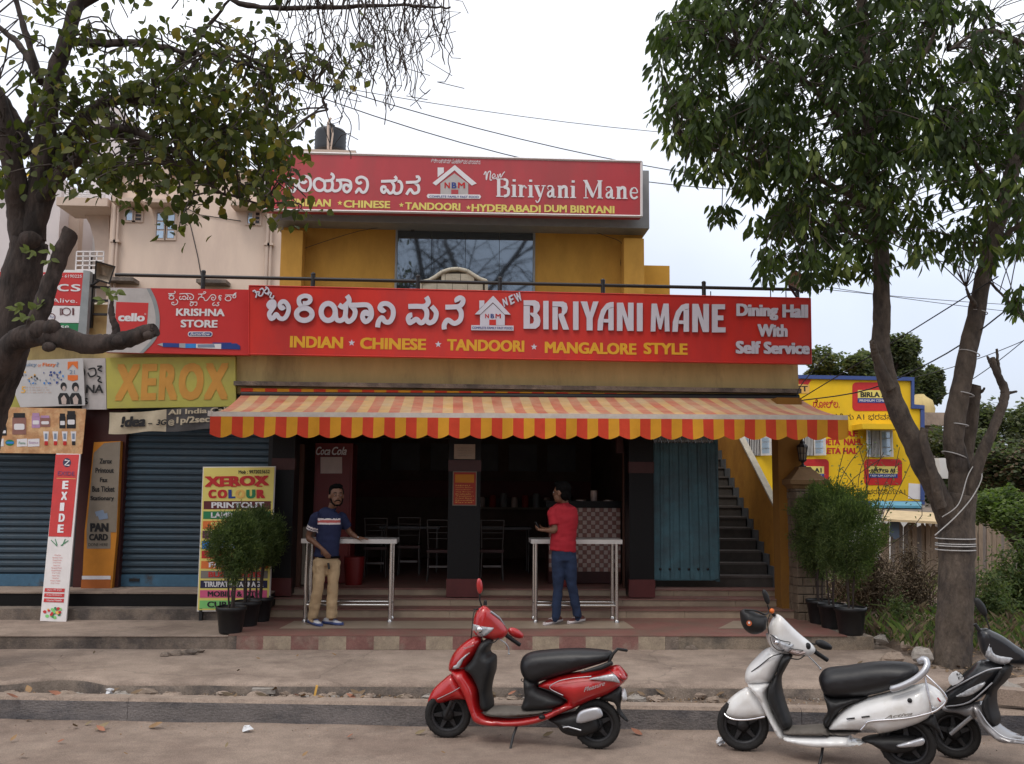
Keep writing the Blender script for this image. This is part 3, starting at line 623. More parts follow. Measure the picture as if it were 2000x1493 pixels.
def shutter(name, a, b, label):
    Y = 13.75; A, B = P(a, 1000, Y).x, P(b, 1000, Y).x; z0, z1 = 0.79, 3.45
    t = thing(name, label, 'roller shutter', ((A+B)/2, Y, z0), 'blue roller shutters of the closed shops')
    h = 0.092; q = MB(); pr = [(0, 0), (-0.028, h*0.25), (-0.030, h*0.6), (-0.006, h*0.86), (-0.006, h*0.99)]
    rows = [[Vector((x, Y+dy, dz)) for dy, dz in pr] for x in (A, B)]; q.sheet(rows, smooth=False); me = q.mesh('slat', 'shutter_blue', Vector(((A+B)/2, Y, 0)))
    k = 0; z = z0+0.17
    while z < z1: piece('slat', me, ((A+B)/2, Y, z), t); z += h
    q = MB(); q.box((A, Y-0.03, z0), (B, Y+0.01, z0+0.165)); q.build('bottom_rail', 'shutter_base', t)
    for u in (0.16, 0.84): q = MB(); q.box((A+(B-A)*u-0.07, Y-0.045, z0+0.07), (A+(B-A)*u+0.07, Y-0.03, z0+0.11)); q.build('lock_plate', 'black_steel', t)
    for s in (A, B):
        q = MB(); q.box((s-0.03, Y-0.06, z0), (s+0.03, Y+0.05, z1)); q.build('guide_rail', 'black_steel', t)
shutter('roller_shutter', -60, 152, 'blue ribbed roller shutter on the far left behind the leaning red and white battery board')
shutter('roller_shutter', 222, 526, 'blue ribbed roller shutter between the orange pillar board and the leafy pots')
q = MB(); boxpx(q, 152, 800, 240, 1152, 13.62, 0.3); q.build('shop_pillar', 'maroon_dark', LB)
# ================================================================== buildings behind
PB = thing('apartment_building', 'tall pale pink plastered building rising behind the shops under the leafy tree', 'building', (-9, 26, 0))
Y = 26.0
def bx(x0, y0, x1, y1, Yv, d, name, m, par):
    q = MB(); boxpx(q, x0, y0, x1, y1, Yv, d); return q.build(name, m, par)
q = MB(); A, B = P(212, 500, Y).x, P(552, 500, Y).x; q.box((A, Y, 0), (B, Y+8, P(380, 338, Y).z)); q.build('wall', 'pink_wall', PB)
q = MB(); q.box((A-0.1, Y-0.1, P(380, 346, Y).z), (B+0.1, Y+8.1, P(380, 338, Y).z+0.12)); q.build('roof_edge', 'wall_trim', PB)
bx(560, 425, 583, 470, 25.8, 6, 'side_block', 'pale_wall', PB)
def chajja(x0, x1, y, par, Yv=Y, d=0.6, m='wall_trim'):
    q = MB(); a, b = P(x0, y, Yv), P(x1, y, Yv); q.box((a.x, Yv-d, a.z-0.05), (b.x, Yv, a.z+0.05)); return q.build('sunshade', m, par)
def win(x0, y0, x1, y1, par, cols=2, rows=3, pm='pane_blue', fm='wall_trim', Yv=Y):
    A, B = P(x0, (y0+y1)/2, Yv).x, P(x1, (y0+y1)/2, Yv).x; T, U_ = P((x0+x1)/2, y0, Yv).z, P((x0+x1)/2, y1, Yv).z; t = 0.05
    q = MB(); q.box((A-t, Yv-0.05, U_-t), (A, Yv+0.02, T+t)); q.box((B, Yv-0.05, U_-t), (B+t, Yv+0.02, T+t)); q.box((A, Yv-0.05, T), (B, Yv+0.02, T+t)); q.box((A, Yv-0.05, U_-t), (B, Yv+0.02, U_))
    w_ = q.build('window', fm, par)
    for i in range(cols):
        for j in range(rows):
            a = A+(B-A)*i/cols; b = A+(B-A)*(i+1)/cols; c = U_+(T-U_)*j/rows; d = U_+(T-U_)*(j+1)/rows
            q = MB(); q.box((a+0.02, Yv-0.025, c+0.02), (b-0.02, Yv-0.015, d-0.02)); q.build('pane', pm, w_)
    return w_
chajja(232, 288, 402, PB); chajja(296, 352, 404, PB); chajja(460, 520, 410, PB)
win(306, 416, 322, 467, PB, 1, 3); win(327, 416, 342, 467, PB, 1, 3)
win(247, 411, 262, 432, PB, 1, 1, 'pane_blue'); win(263, 411, 277, 432, PB, 1, 3, 'window_dark')
win(484, 415, 496, 438, PB, 1, 1, 'pane_blue'); win(497, 415, 508, 438, PB, 1, 3, 'window_dark')
for u in (229, 236, 527, 534):
    q = MB(); a = P(u, 340, Y-0.12); c = P(u, 560, Y-0.12); q.tube([(a.x, Y-0.12, a.z), (a.x, Y-0.12, 3)], 0.05 if u in (229, 527) else 0.035, 8)
    for k in range(5): q.box((a.x-0.08, Y-0.2, 4+k*1.6), (a.x+0.08, Y-0.02, 4.06+k*1.6))
    q.build('drain_pipe', 'wall_trim', PB)
for k, pts in enumerate([[(345, 345), (352, 372), (372, 440), (386, 500), (394, 545)], [(300, 352), (340, 395), (390, 420), (470, 432)]]):
    q = MB(); q.tube([P(u, v, Y-0.03) for u, v in pts], 0.012, 4); q.build('wall_cable', 'cable', PB)
chajja(215, 272, 552, PB, Y, 0.5, 'concrete_dark'); chajja(393, 450, 556, PB, Y, 0.5, 'concrete_dark')
WB = thing('balcony_building', 'whitish house at the far left with stacked balconies, curved opening and pipe railings', 'building', (-13, 27, 0))
Y2 = 27.0
q = MB(); A, B = P(-260, 500, Y2).x, P(112, 500, Y2).x; q.box((A, Y2, 0), (B, Y2+6, P(60, 345, Y2).z)); q.build('wall', 'pale_wall', WB)
q = MB(); boxpx(q, 110, 386, 210, 402, Y2-1.2, 1.3); q.build('balcony_slab', 'wall_trim', WB)
q = MB(); boxpx(q, 108, 400, 150, 620, Y2+0.6, 0.3); q.build('recess_wall', 'wall_trim', WB)
q = MB(); a = [(150, 415), (165, 420), (176, 440), (184, 470), (188, 520), (188, 620), (213, 620), (213, 400), (150, 400)]
qpx(q, a, Y2-0.3, 0.3); q.build('curved_wall', 'wall_trim', WB)
q = MB(); boxpx(q, 145, 402, 195, 640, Y2+2.4, 0.2); q.build('inner_wall', 'white_wall', WB)
def railing(x0, x1, yt, yb, Yv, par, n, m='frame_white'):
    for j in range(5):
        v = yt+(yb-yt)*j/4; q = MB(); q.tube([P(x0, v, Yv), P(x1, v, Yv)], 0.022, 6); q.build('rail', m, par)
    for i in range(n+1):
        u = x0+(x1-x0)*i/n; a = P(u, yt, Yv); b = P(u, yb, Yv); q = MB(); q.tube([(a.x, Yv, a.z), (a.x, Yv, b.z)], 0.022, 6); q.build('rail_post', m, par)
railing(150, 203, 492, 528, Y2-1.0, WB, 4); railing(128, 205, 372, 386, Y2-1.1, WB, 7)
q = MB(); boxpx(q, 108, 528, 210, 536, Y2-1.1, 1.1); q.build('balcony_slab', 'white_wall', WB)
win(160, 500, 182, 530, WB, 1, 2, 'window_dark', 'white_wall', Y2+2.3)
q = MB(); boxpx(q, -260, 352, 84, 362, Y2-0.2, 2); q.build('roof_coping', 'white_wall', WB)
q = MB(); boxpx(q, 172, 210, 230, 400, Y2+3, 3); q.build('stair_tower', 'pale_wall', WB)
YH = thing('distant_house', 'bright orange-yellow parapet top of a house behind the left tree trunk', 'house', (-15, 33, 0))
q = MB(); boxpx(q, -120, 338, 86, 352, 33, 3); q.build('parapet', 'yellow_shade', YH)
q = MB(); A, B = P(-120, 400, 33.1).x, P(86, 400, 33.1).x; q.box((A, 33.1, 0), (B, 36, P(0, 352, 33).z)); q.build('wall', 'pale_wall', YH)

# ------------------------------------------------------------------ yellow painted building on the right
AB = thing('painted_building', 'bright yellow building with hand painted cement advertisements and blue roof edge on the right', 'building', (14, 26, 0))
Y = 26.0
def c3(u, v, Yv=Y): return P(u, v, Yv)
q = MB(); qpx(q, [(1340, 735), (1784, 741), (1784, 793), (1803, 795), (1806, 986), (1340, 983)], Y, 8.0); q.build('wall', 'yellow_paint', AB)
q = MB(); qpx(q, [(1340, 728), (1786, 737), (1786, 790), (1806, 792), (1806, 799), (1781, 798), (1781, 744), (1340, 735)], Y-0.08, 0.2); qpx(q, [(1340, 978), (1806, 979), (1806, 986), (1340, 986)], Y-0.05, 0.05)
qpx(q, [(1799, 799), (1806, 799), (1806, 978), (1799, 978)], Y-0.06, 0.06); q.build('blue_trim', 'navy_paint', AB)
q = MB(); A, B = P(1340, 1000, Y).x, P(1812, 1000, Y).x; q.box((A, Y+0.15, 0), (B, Y+7, P(1500, 986, Y).z)); q.build('lower_wall', 'white_wall', AB)
def owin(x0, y0, x1, y1):
    A, B = P(x0, 870, Y).x, P(x1, 870, Y).x; T, Uz = P(x0, y0, Y).z, P(x0, y1, Y).z
    q = MB(); q.box((A, Y-0.04, Uz), (B, Y-0.005, T)); w_ = q.build('window', 'window_dark', AB)
    q = MB(); n = 7
    for i in range(1, n): q.tube([(A+(B-A)*i/n, Y-0.05, Uz), (A+(B-A)*i/n, Y-0.05, T)], 0.012, 5)
    q.build('grille', 'window_white', w_)
    for s, xx in ((-1, A), (1, B)):
        q = MB(); d = 0.34; t = 0.05; h = T-Uz
        def pt(u, z): return Vector((xx+s*u*math.cos(0.9), Y-0.05-u*math.sin(0.9), z))
        for (u0, u1, z0, z1) in ((0, t, Uz, T), (d-t, d, Uz, T), (t, d-t, T-t, T), (t, d-t, Uz, Uz+t), (t, d-t, Uz+h*0.33, Uz+h*0.33+0.03), (t, d-t, Uz+h*0.66, Uz+h*0.66+0.03)):
            a_ = [pt(u0, z0), pt(u1, z0), pt(u1, z1), pt(u0, z1)]; q.poly(a_, (s*0.03, -0.0, 0))
        sh = q.build('shutter', 'window_white', w_)
        q = MB(); q.poly([pt(t, Uz+t), pt(d-t, Uz+t), pt(d-t, T-t), pt(t, T-t)], (s*0.01, 0, 0)); q.build('pane', 'pane_blue', sh)
    return w_
owin(1462, 852, 1484, 890); owin(1570, 852, 1588, 890); owin(1700, 840, 1718, 893)
q = MB(); a, b = P(1664, 836, Y), P(1742, 836, Y); q.box((a.x, Y-0.7, a.z-0.07), (b.x, Y, a.z+0.07)); q.build('sunshade', 'yellow_paint', AB)
# painted advertisements: rounded red shields with a plate
pr = MB(); tx = MB()
def rrect(x0, y0, x1, y1, r, n=4):
    o = []
    for cx, cy, a0 in ((x1-r, y0+r, -90), (x1-r, y1-r, 0), (x0+r, y1-r, 90), (x0+r, y0+r, 180)):
        for k in range(n+1): a = math.radians(a0+90*k/n); o.append((cx+r*math.cos(a), cy+r*math.sin(a)))
    return o
def shield(x0, y0, x1, y1, kn=False):
    q = MB(); qpx(q, rrect(x0, y0, x1, y1, 8), Y-0.012, 0.012); q.build('painted_panel', 'print_red', AB)
    w_ = x1-x0; h = y1-y0
    q = MB(); qpx(q, [(x0+w_*.12, y0+h*.27), (x1-w_*.12, y0+h*.28), (x1-w_*.12, y0+h*.62), (x0+w_*.12, y0+h*.61)], Y-0.018, 0.006); q.build('painted_plate', 'print_lemon', AB)
    q = MB(); qpx(q, [(x0+w_*.12, y0+h*.55), (x1-w_*.12, y0+h*.56), (x1-w_*.12, y0+h*.72), (x0+w_*.12, y0+h*.71)], Y-0.022, 0.004); q.build('painted_band', 'print_blue', AB)
    tpx(tx, 'ಬಿರ್ಲಾ A1' if kn else 'BIRLA A1', x0+w_*.18, y0+h*.52, x1-w_*.18, y0+h*.34, Y-0.018, bold=0.09, mi=0)
    tpx(tx, 'PREMIUM CEMENT', x0+w_*.16, y0+h*.68, x1-w_*.16, y0+h*.60, Y-0.022, bold=0.02, mi=2)
shield(1665, 747, 1752, 803); shield(1540, 897, 1619, 948); shield(1688, 897, 1762, 948, True)
q = MB(); qpx(q, [(1560, 741), (1585, 742), (1578, 752), (1560, 750)], Y-0.012, 0.012); q.build('painted_panel', 'print_red', AB)
q = MB(); qpx(q, [(1530, 750), (1581, 751), (1581, 769), (1530, 768)], Y-0.012, 0.012, 0); q.build('painted_plate', 'print_gold', AB)
tpx(tx, 'LAST', 1534, 765, 1578, 754, Y-0.014, bold=0.05, mi=0)
tpx(tx, 'ಡೋಲ್ಲ.', 1588, 797, 1640, 780, Y-0.002, bold=0.03, mi=1)
tpx(tx, 'ಭರವಸೆಯ A1 ಭರವಸೆ', 1600, 822, 1742, 808, Y-0.002, mi=0)
tpx(tx, 'RE', 1652, 853, 1676, 842, Y-0.002, bold=0.1, mi=1)
tpx(tx, 'DETA  NAHI.', 1606, 870, 1684, 857, Y-0.002, bold=0.11, mi=1)
tpx(tx, 'LETA HAI.', 1608, 887, 1674, 875, Y-0.002, bold=0.11, mi=1)
tpx(tx, 'ಭರವಸೆಯ A1', 1695, 967, 1768, 955, Y-0.002, mi=0)
tx.build('painted_lettering', ['print_black', 'print_red', 'print_white'], AB)
q = MB(); qpx(q, [(1775, 944), (1799, 946), (1799, 976), (1774, 974)], Y-0.012, 0.012); q.build('notice_paper', 'print_white', AB)
# grey tank house
TB = thing('tank_house', 'small grey concrete slab roof with a cream water tank beyond the yellow building', 'outbuilding', (18, 34, 0))
q = MB(); boxpx(q, 1795, 806, 1852, 831, 32, 2); q.build('slab', 'concrete', TB)
q = MB(); boxpx(q, 1803, 831, 1846, 1100, 32.3, 2); q.build('wall', 'plank_grey', TB)
q = MB(); c = P(1819, 801, 32); q.lathe((c.x, 32.8, c.z), [(0.45, -0.2), (0.5, 0.1), (0.42, 0.4), (0.2, 0.55), (0.15, 0.62)], 16); q.build('tank', 'parapet_cream', TB)
# shack with plank walls, tin and tarpaulin roofs
SH = thing('plank_shack', 'low shack with uneven grey plank walls, pale tin roof and strip of blue tarpaulin', 'shack', (12, 21, 0.4))
r = random.Random(3)
for k in range(44):
    u = 1722+k*8.6+r.uniform(-2, 2); Yv = 20.5+0.02*k
    q = MB(); qpx(q, [(u, 1022+r.uniform(-8, 10)), (u+8.2, 1022+r.uniform(-8, 10)), (u+8.5+r.uniform(-1, 1), 1140), (u, 1140)], Yv+r.uniform(-0.05, 0.05), 0.03)
    q.build('plank', 'plank' if r.random() < 0.6 else 'plank_grey', SH)
q = MB(); a = [P(1722, 1018, 20.1), P(1835, 1024, 20.1), P(1900, 1026, 20.1), P(1900, 1010, 22), P(1730, 1000, 22)]
q.poly(a, (0, 0, 0.05)); q.build('tin_roof', 'tin_roof', SH)
q = MB(); a = [P(1700, 992, 22.6), P(1800, 993, 22.6), P(1800, 985, 24), P(1700, 983, 24)]; q.poly(a, (0, 0, 0.06)); q.build('tarpaulin', 'tarp_blue', SH)
q = MB(); a = [P(1690, 1004, 22), P(1830, 1006, 22), P(1830, 995, 23), P(1690, 993, 23)]; q.poly(a, (0, 0, 0.04)); q.build('dark_roof', 'concrete_dark', SH)
q = MB(); boxpx(q, 1836, 895, 1852, 935, 24, 0.5); tag(q.build('white_post', 'white_wall'), 'white plastered post showing between the forked trunks', 'post')
q = MB(); qpx(q, [(1739, 1014), (1756, 1014), (1757, 1050), (1748, 1054), (1738, 1046)], 20.3, 0.03); tag(q.build('hanging_cloth', mat('cloth_blue', (0.10, 0.13, 0.18), 0.9)), 'bluish cloth hung out to dry on the shack wall', 'cloth')
# buildings and a bare tree across the road, behind the viewer: only their reflection shows in the upper window
OB = thing('opposite_building', 'grey building across the road seen only as a reflection in the upstairs window', 'building', (7, -16, 0))
q = MB(); q.box((4.4, -18, 0), (16, -14, 19)); q.build('wall', 'concrete', OB)
q = MB(); q.box((-26, -24, 0), (-8, -16, 11)); o = q.build('opposite_house', 'pink_wall'); tag(o, 'pale house across the road behind the viewer', 'house')
# ================================================================== the big red signboard
def logo(par, T, Y, dep, side):   # house emblem; T maps zoomed units to photo px
    def q3(pts, d, m, name='emblem_panel', off=0.0):
        q = MB(); q.poly([Vector((P(*T(u, v), Y).x, Y-off-d, P(*T(u, v), Y).z)) for u, v in pts], (0, d, 0), 0, 1); return q.build(name, [m, side], par)
    q3([(1195, 395), (1450, 135), (1695, 400), (1610, 395), (1447, 228), (1270, 395)], dep+0.008, 'letter_white', 'emblem_roof')
    q3([(1258, 200), (1328, 200), (1328, 255), (1258, 320)], dep-0.003, 'letter_white', 'emblem_chimney')
    q3([(1268, 402), (1447, 240), (1612, 402), (1612, 545), (1268, 545)], dep, 'letter_white', 'emblem_house')
    q3([(1396, 468), (1490, 468), (1490, 545), (1396, 545)], 0.004, 'sign_red', 'emblem_door', dep+0.001)
    q3([(1145, 545), (1735, 552), (1735, 622), (1145, 615)], dep+0.01, 'letter_white', 'emblem_base')
    q = MB()
    for i, (ch, x0, x1, m) in enumerate((('N', 1338, 1392, 0), ('B', 1415, 1465, 1), ('M', 1482, 1558, 0))):
        a, b, c = T(x0, 447), T(x1, 449), T(x0, 387)
        text(q, ch, (P(*a, Y), P(*b, Y), P(*c, Y)), bold=0.06, mi=m, lift=dep+0.004)
    text(q, 'COMPLETE FAMILY FAST FOOD', (P(*T(1158, 598), Y), P(*T(1720, 604), Y), P(*T(1158, 566), Y)), bold=0.04, mi=1, lift=dep+0.013)
    q.build('emblem_lettering', ['print_red', 'print_blue'], par)
SY = 13.18
SG = thing('restaurant_sign', 'long bright red signboard with raised white BIRIYANI MANE letters above the striped awning', 'signboard', (0.9, 13.3, 4.0))
q = MB(); pts = [(486.5, 558), (1583, 583), (1585, 711), (486.5, 692)]
q.poly([P(u, v, SY) for u, v in pts], (0, 0.14, 0)); q.build('panel', 'sign_red', SG)
q = MB()
for (a, b) in ((pts[0], pts[1]), (pts[3], pts[2]), (pts[1], pts[2]), (pts[0], pts[3])):
    q.tube([P(*a, SY-0.004), P(*b, SY-0.004)], 0.008, 5)
q.build('edge_trim', 'sign_red', SG)
def Tz(ox, oy, s): return lambda u, v: (ox+u/s, oy+v/s)
T1, T2 = Tz(500, 570, 7.143), Tz(760, 560, 7.143)
def conv(T, Y): return lambda u, v: P(*T(u, v), Y)
D = 0.035
for key, T in (('bi', T1), ('yaa', T1), ('ni', T1), ('ma', T2), ('ne', T2)):
    q = MB()
    for i, s in enumerate(KN[key]): stroke(q, s, 68 if key != 'bi' else 62, conv(T, SY), depth=D+0.004*i, side=1)
    q.build('letter', ['letter_white', 'letter_side'], SG)
q = MB(); el = [(680+108*math.cos(2*PI*k/12), 322+85*math.sin(2*PI*k/12)) for k in range(12)]
stroke(q, el, 72, conv(T1, SY), depth=D, side=1, closed=True)
stroke(q, [(640, 215), (608, 165), (615, 100), (680, 68), (750, 82), (763, 132), (725, 168), (660, 172)], 62, conv(T1, SY), depth=D+0.004, side=1); q.build('letter', ['letter_white', 'letter_side'], SG)
q = MB(); el = [(1012+98*math.cos(2*PI*k/12), 290+118*math.sin(2*PI*k/12)) for k in range(12)]
stroke(q, el, 72, conv(T1, SY), depth=D-0.003, side=1, closed=True); q.build('letter', ['letter_white', 'letter_side'], SG)
# small slanted word at the top left corner
TS = Tz(480, 280, 3.392)
q = MB()
for i, s in enumerate([[(48, 985), (62, 978), (75, 1000), (68, 1026)], [(62, 990), (92, 988), (88, 1010), (108, 1012), (122, 985)], [(95, 975), (112, 965), (126, 980), (140, 965), (134, 955)],
                       [(122, 985), (140, 1000), (156, 985), (148, 962), (134, 955)], [(150, 1010), (160, 992), (172, 998), (164, 1022), (182, 1030), (188, 1012)]]):
    stroke(q, s, 9, conv(TS, SY), depth=0.02+0.003*i, side=1)
q.build('small_word', ['letter_white', 'letter_side'], SG)
logo(SG, T2, SY, 0.03, 'letter_side')
# raised display capitals: outlines in units of cap height, heavy strokes
CAPS = {
 'B': (0.60, [[(0, 1), (0.42, 1), (0.56, 0.9), (0.56, 0.66), (0.48, 0.55), (0.60, 0.42), (0.60, 0.12), (0.46, 0), (0, 0), (0, 0.78), (0.32, 0.78), (0.32, 0.64), (0.2, 0.55), (0.34, 0.42), (0.34, 0.18), (0.28, 0.18), (0.28, 0.0), (0, 0.0)]]),
 'I': (0.21, None), 'R': (0.66, None), 'Y': (0.60, None), 'A': (0.62, None), 'N': (0.60, None), 'M': (0.80, None), 'E': (0.50, None)}
def bars(ch):
    s = 0.21
    if ch == 'I': return [[(0, 0), (s, 0), (s, 1), (0, 1)]]
    if ch == 'B': return [[(0, 0), (s+.02, 0), (s+.02, 0.80), (0, 0.80)], [(0, 0.82), (0, 1), (.42, 1), (.56, .93), (.60, .80), (.58, .66), (.48, .54), (.36, .56), (.37, .68), (.36, .80), (.30, .82)],
                     [(.24, .56), (.48, .56), (.59, .42), (.62, .27), (.58, .10), (.44, 0), (s+.024, 0), (s+.024, .17), (.34, .19), (.38, .28), (.36, .40), (.24, .50)]]
    if ch == 'R': return [[(0, 0), (s, 0), (s, 0.80), (0, 0.80)], [(0, .82), (0, 1), (.42, 1), (.56, .93), (.60, .78), (.57, .62), (.45, .52), (.66, 0), (.42, 0), (.24, .46), (.24, .56), (.36, .58), (.38, .68), (.36, .80), (.30, .82)]]
    if ch == 'Y': return [[(0, 1), (.24, 1), (.34, .62), (.46, 1), (.66, 1), (.44, .42), (.44, 0), (.22, 0), (.22, .42)]]
    if ch == 'A': return [[(.06, 0), (0, 0), (.02, .35), (.14, .72), (.34, .95), (.50, 1), (.62, 1), (.62, .82), (.50, .80), (.36, .72), (.26, .52), (.22, .3), (.20, 0)], [(.42, 0), (.62, 0), (.62, .81), (.42, .76)], [(.225, .28), (.42, .28), (.42, .40), (.24, .40)]]
    if ch == 'N': return [[(0, 0), (0, 1), (.22, 1), (.40, .42), (.40, 1), (.60, 1), (.60, 0), (.38, 0), (.20, .58), (.20, 0)]]
    if ch == 'M': return [[(0, 0), (.04, 1), (.26, 1), (.40, .45), (.54, 1), (.76, 1), (.80, 0), (.60, 0), (.58, .58), (.45, .08), (.35, .08), (.22, .58), (.20, 0)]]
    if ch == 'E': return [[(0, 0), (0, 1), (.48, 1), (.48, .82), (.21, .82), (.21, .60), (.42, .60), (.42, .43), (.21, .43), (.21, .18), (.50, .18), (.50, 0)]]
# photo px: left, right, top, bottom of each letter (top row of the sign)
T3 = Tz(900, 280, 3.392)
for ch, x0, x1, y0, y1 in (('B', 415, 523, 1044, 1232), ('I', 545, 580, 1048, 1236), ('R', 606, 716, 1052, 1238), ('I', 742, 778, 1052, 1240), ('Y', 792, 900, 1052, 1243), ('A', 903, 1010, 1056, 1243),
        ('N', 1032, 1142, 1060, 1246), ('I', 1164, 1202, 1062, 1248), ('M', 1255, 1380, 1066, 1250), ('A', 1398, 1508, 1066, 1252), ('N', 1530, 1640, 1068, 1254), ('E', 1660, 1750, 1070, 1256)):
    W = CAPS[ch][0]; q = MB()
    for i, pl in enumerate(bars(ch)):
        q.poly([P(*T3(x0+(x1-x0)*a/W, y1-(y1-y0)*b), SY)+Vector((0, -D-0.001*i, 0)) for a, b in pl], (0, D, 0), 0, 1)
    q.build('letter', ['letter_white', 'letter_side'], SG)
q = MB()
for ch, a, b, c, m in (('N', (1602, 290), (1660, 262), (1574, 180), 0), ('E', (1694, 262), (1752, 232), (1662, 142), 0), ('W', (1778, 228), (1866, 196), (1732, 112), 0)):
    text(q, ch, (P(*T2(*a), SY), P(*T2(*b), SY), P(*T2(*c), SY)), bold=0.1, extrude=0.02, side=1)
q.build('small_word', ['letter_white', 'letter_side'], SG)
T5 = Tz(1420, 580, 10.667)
for body, x0, x1, yb, yt, yr in (('Dining', 185, 1055, 415, 150, 10), ('Hall', 1140, 1675, 440, 165, 8), ('With', 625, 1250, 838, 575, 6), ('Self', 172, 690, 1190, 925, 6), ('Service', 752, 1710, 1195, 940, 8)):
    q = MB(); yb2 = yb+70 if body == 'Dining' else yb
    text(q, body, (P(*T5(x0, yb2), SY), P(*T5(x1, yb2+yr), SY), P(*T5(x0, yt), SY)), bold=0.13, extrude=0.022, side=1)
    q.build('raised_word', ['letter_white', 'letter_side'], SG)
q = MB()
for body, x0, x1, yb, sl in (('INDIAN', 566, 670, 679, .02), ('CHINESE', 703, 832, 682, .02), ('TANDOORI', 873, 1024, 685, .02), ('MANGALORE', 1064, 1243, 690, .02), ('STYLE', 1257, 1343, 692, .02)):
    tpx(q, body, x0, yb, x1, yb-22.5, SY, slope=sl, bold=0.10, mi=0)
for u, v in ((687, 670), (856, 673), (1043, 678)): star(q, P(u, v, SY), 0.048, mi=1)
q.build('printed_lettering', ['print_yellow', 'letter_white'], SG)
for u in (500, 800, 1100, 1400, 1560):       # brackets that hold the board off the parapet
    q = MB(); a = P(u, 640, SY); q.box((a.x-0.02, SY+0.142, a.z-0.3), (a.x+0.02, 13.52, a.z-0.25)); q.build('bracket', 'black_steel', SG)

# ================================================================== upper signboard
UYS = 15.42
US = thing('roof_sign', 'faded red signboard high on the upper storey with white serif lettering and yellow line', 'signboard', (-0.2, 15.5, 6.9))
pts = [(517, 297), (1253, 316), (1253, 423), (517, 410)]
q = MB(); q.poly([P(u, v, UYS) for u, v in pts], (0, 0.22, 0)); q.build('panel', 'sign_red_old', US)
q = MB()
for (a, b) in ((pts[0], pts[1]), (pts[3], pts[2]), (pts[1], pts[2]), (pts[0], pts[3])):
    a3, b3 = P(*a, UYS-0.005), P(*b, UYS-0.005); q.tube([a3, b3], 0.022, 4, smooth=False)
q.build('frame', 'frame_white', US)
T4 = Tz(520, 300, 4.545)
K4 = dict(
 bi=[[(150, 255), (165, 235), (195, 235), (200, 265), (175, 310), (190, 340), (215, 330), (240, 340), (262, 300), (255, 240), (225, 225), (205, 245)]],
 ri=[[(360, 245), (335, 262), (305, 245), (312, 212), (350, 205), (385, 225), (395, 280), (375, 325), (335, 332), (300, 310), (285, 270), (300, 240)]],
 ya=[[(505, 245), (470, 225), (435, 240), (425, 285), (450, 325), (490, 330), (520, 300), (515, 250), (490, 235)], [(525, 245), (575, 240), (598, 215), (590, 190), (572, 182)], [(510, 310), (535, 335), (575, 325), (590, 280), (580, 240)],
     [(580, 310), (605, 335), (645, 325), (665, 285), (650, 245), (620, 240)], [(640, 240), (700, 238), (745, 255), (750, 310), (720, 345), (690, 325), (695, 285), (730, 285), (735, 305)]],
 ni=[[(848, 255), (825, 268), (803, 250), (812, 222), (850, 212), (890, 235), (900, 290), (880, 340), (850, 345), (825, 315), (800, 345), (790, 350)]],
 ma=[[(1020, 250), (1080, 248), (1140, 245), (1155, 225), (1140, 205)], [(1110, 248), (1135, 290), (1125, 340), (1095, 355), (1070, 325), (1045, 350), (1025, 330), (1030, 300), (1055, 300), (1055, 315)], [(1128, 335), (1150, 358), (1190, 345), (1205, 295), (1190, 255), (1165, 250)]],
 ne=[[(1240, 260), (1290, 258), (1335, 255), (1360, 235), (1350, 210), (1328, 212)], [(1310, 258), (1350, 290), (1350, 340), (1310, 355), (1280, 320), (1255, 350), (1245, 368)]])
q = MB(); i = 0
for key, ss in K4.items():
    for s in ss: stroke(q, s, 25, conv(T4, UYS), lift=0.006+0.0006*(i % 12)); i += 1
stroke(q, [(65, 180), (85, 150), (105, 120), (115, 160), (90, 175), (120, 180)], 9, conv(T4, UYS), lift=0.006)
text(q, 'ಶ್ರೀ ಲಕ್ಷ್ಮಿ ವೆಂಕಟೇಶ್ವರ ಪ್ರಸನ್ನ', (P(842, 319, UYS), P(938, 322, UYS), P(842, 310, UYS)), bold=0.01, lift=0.006)
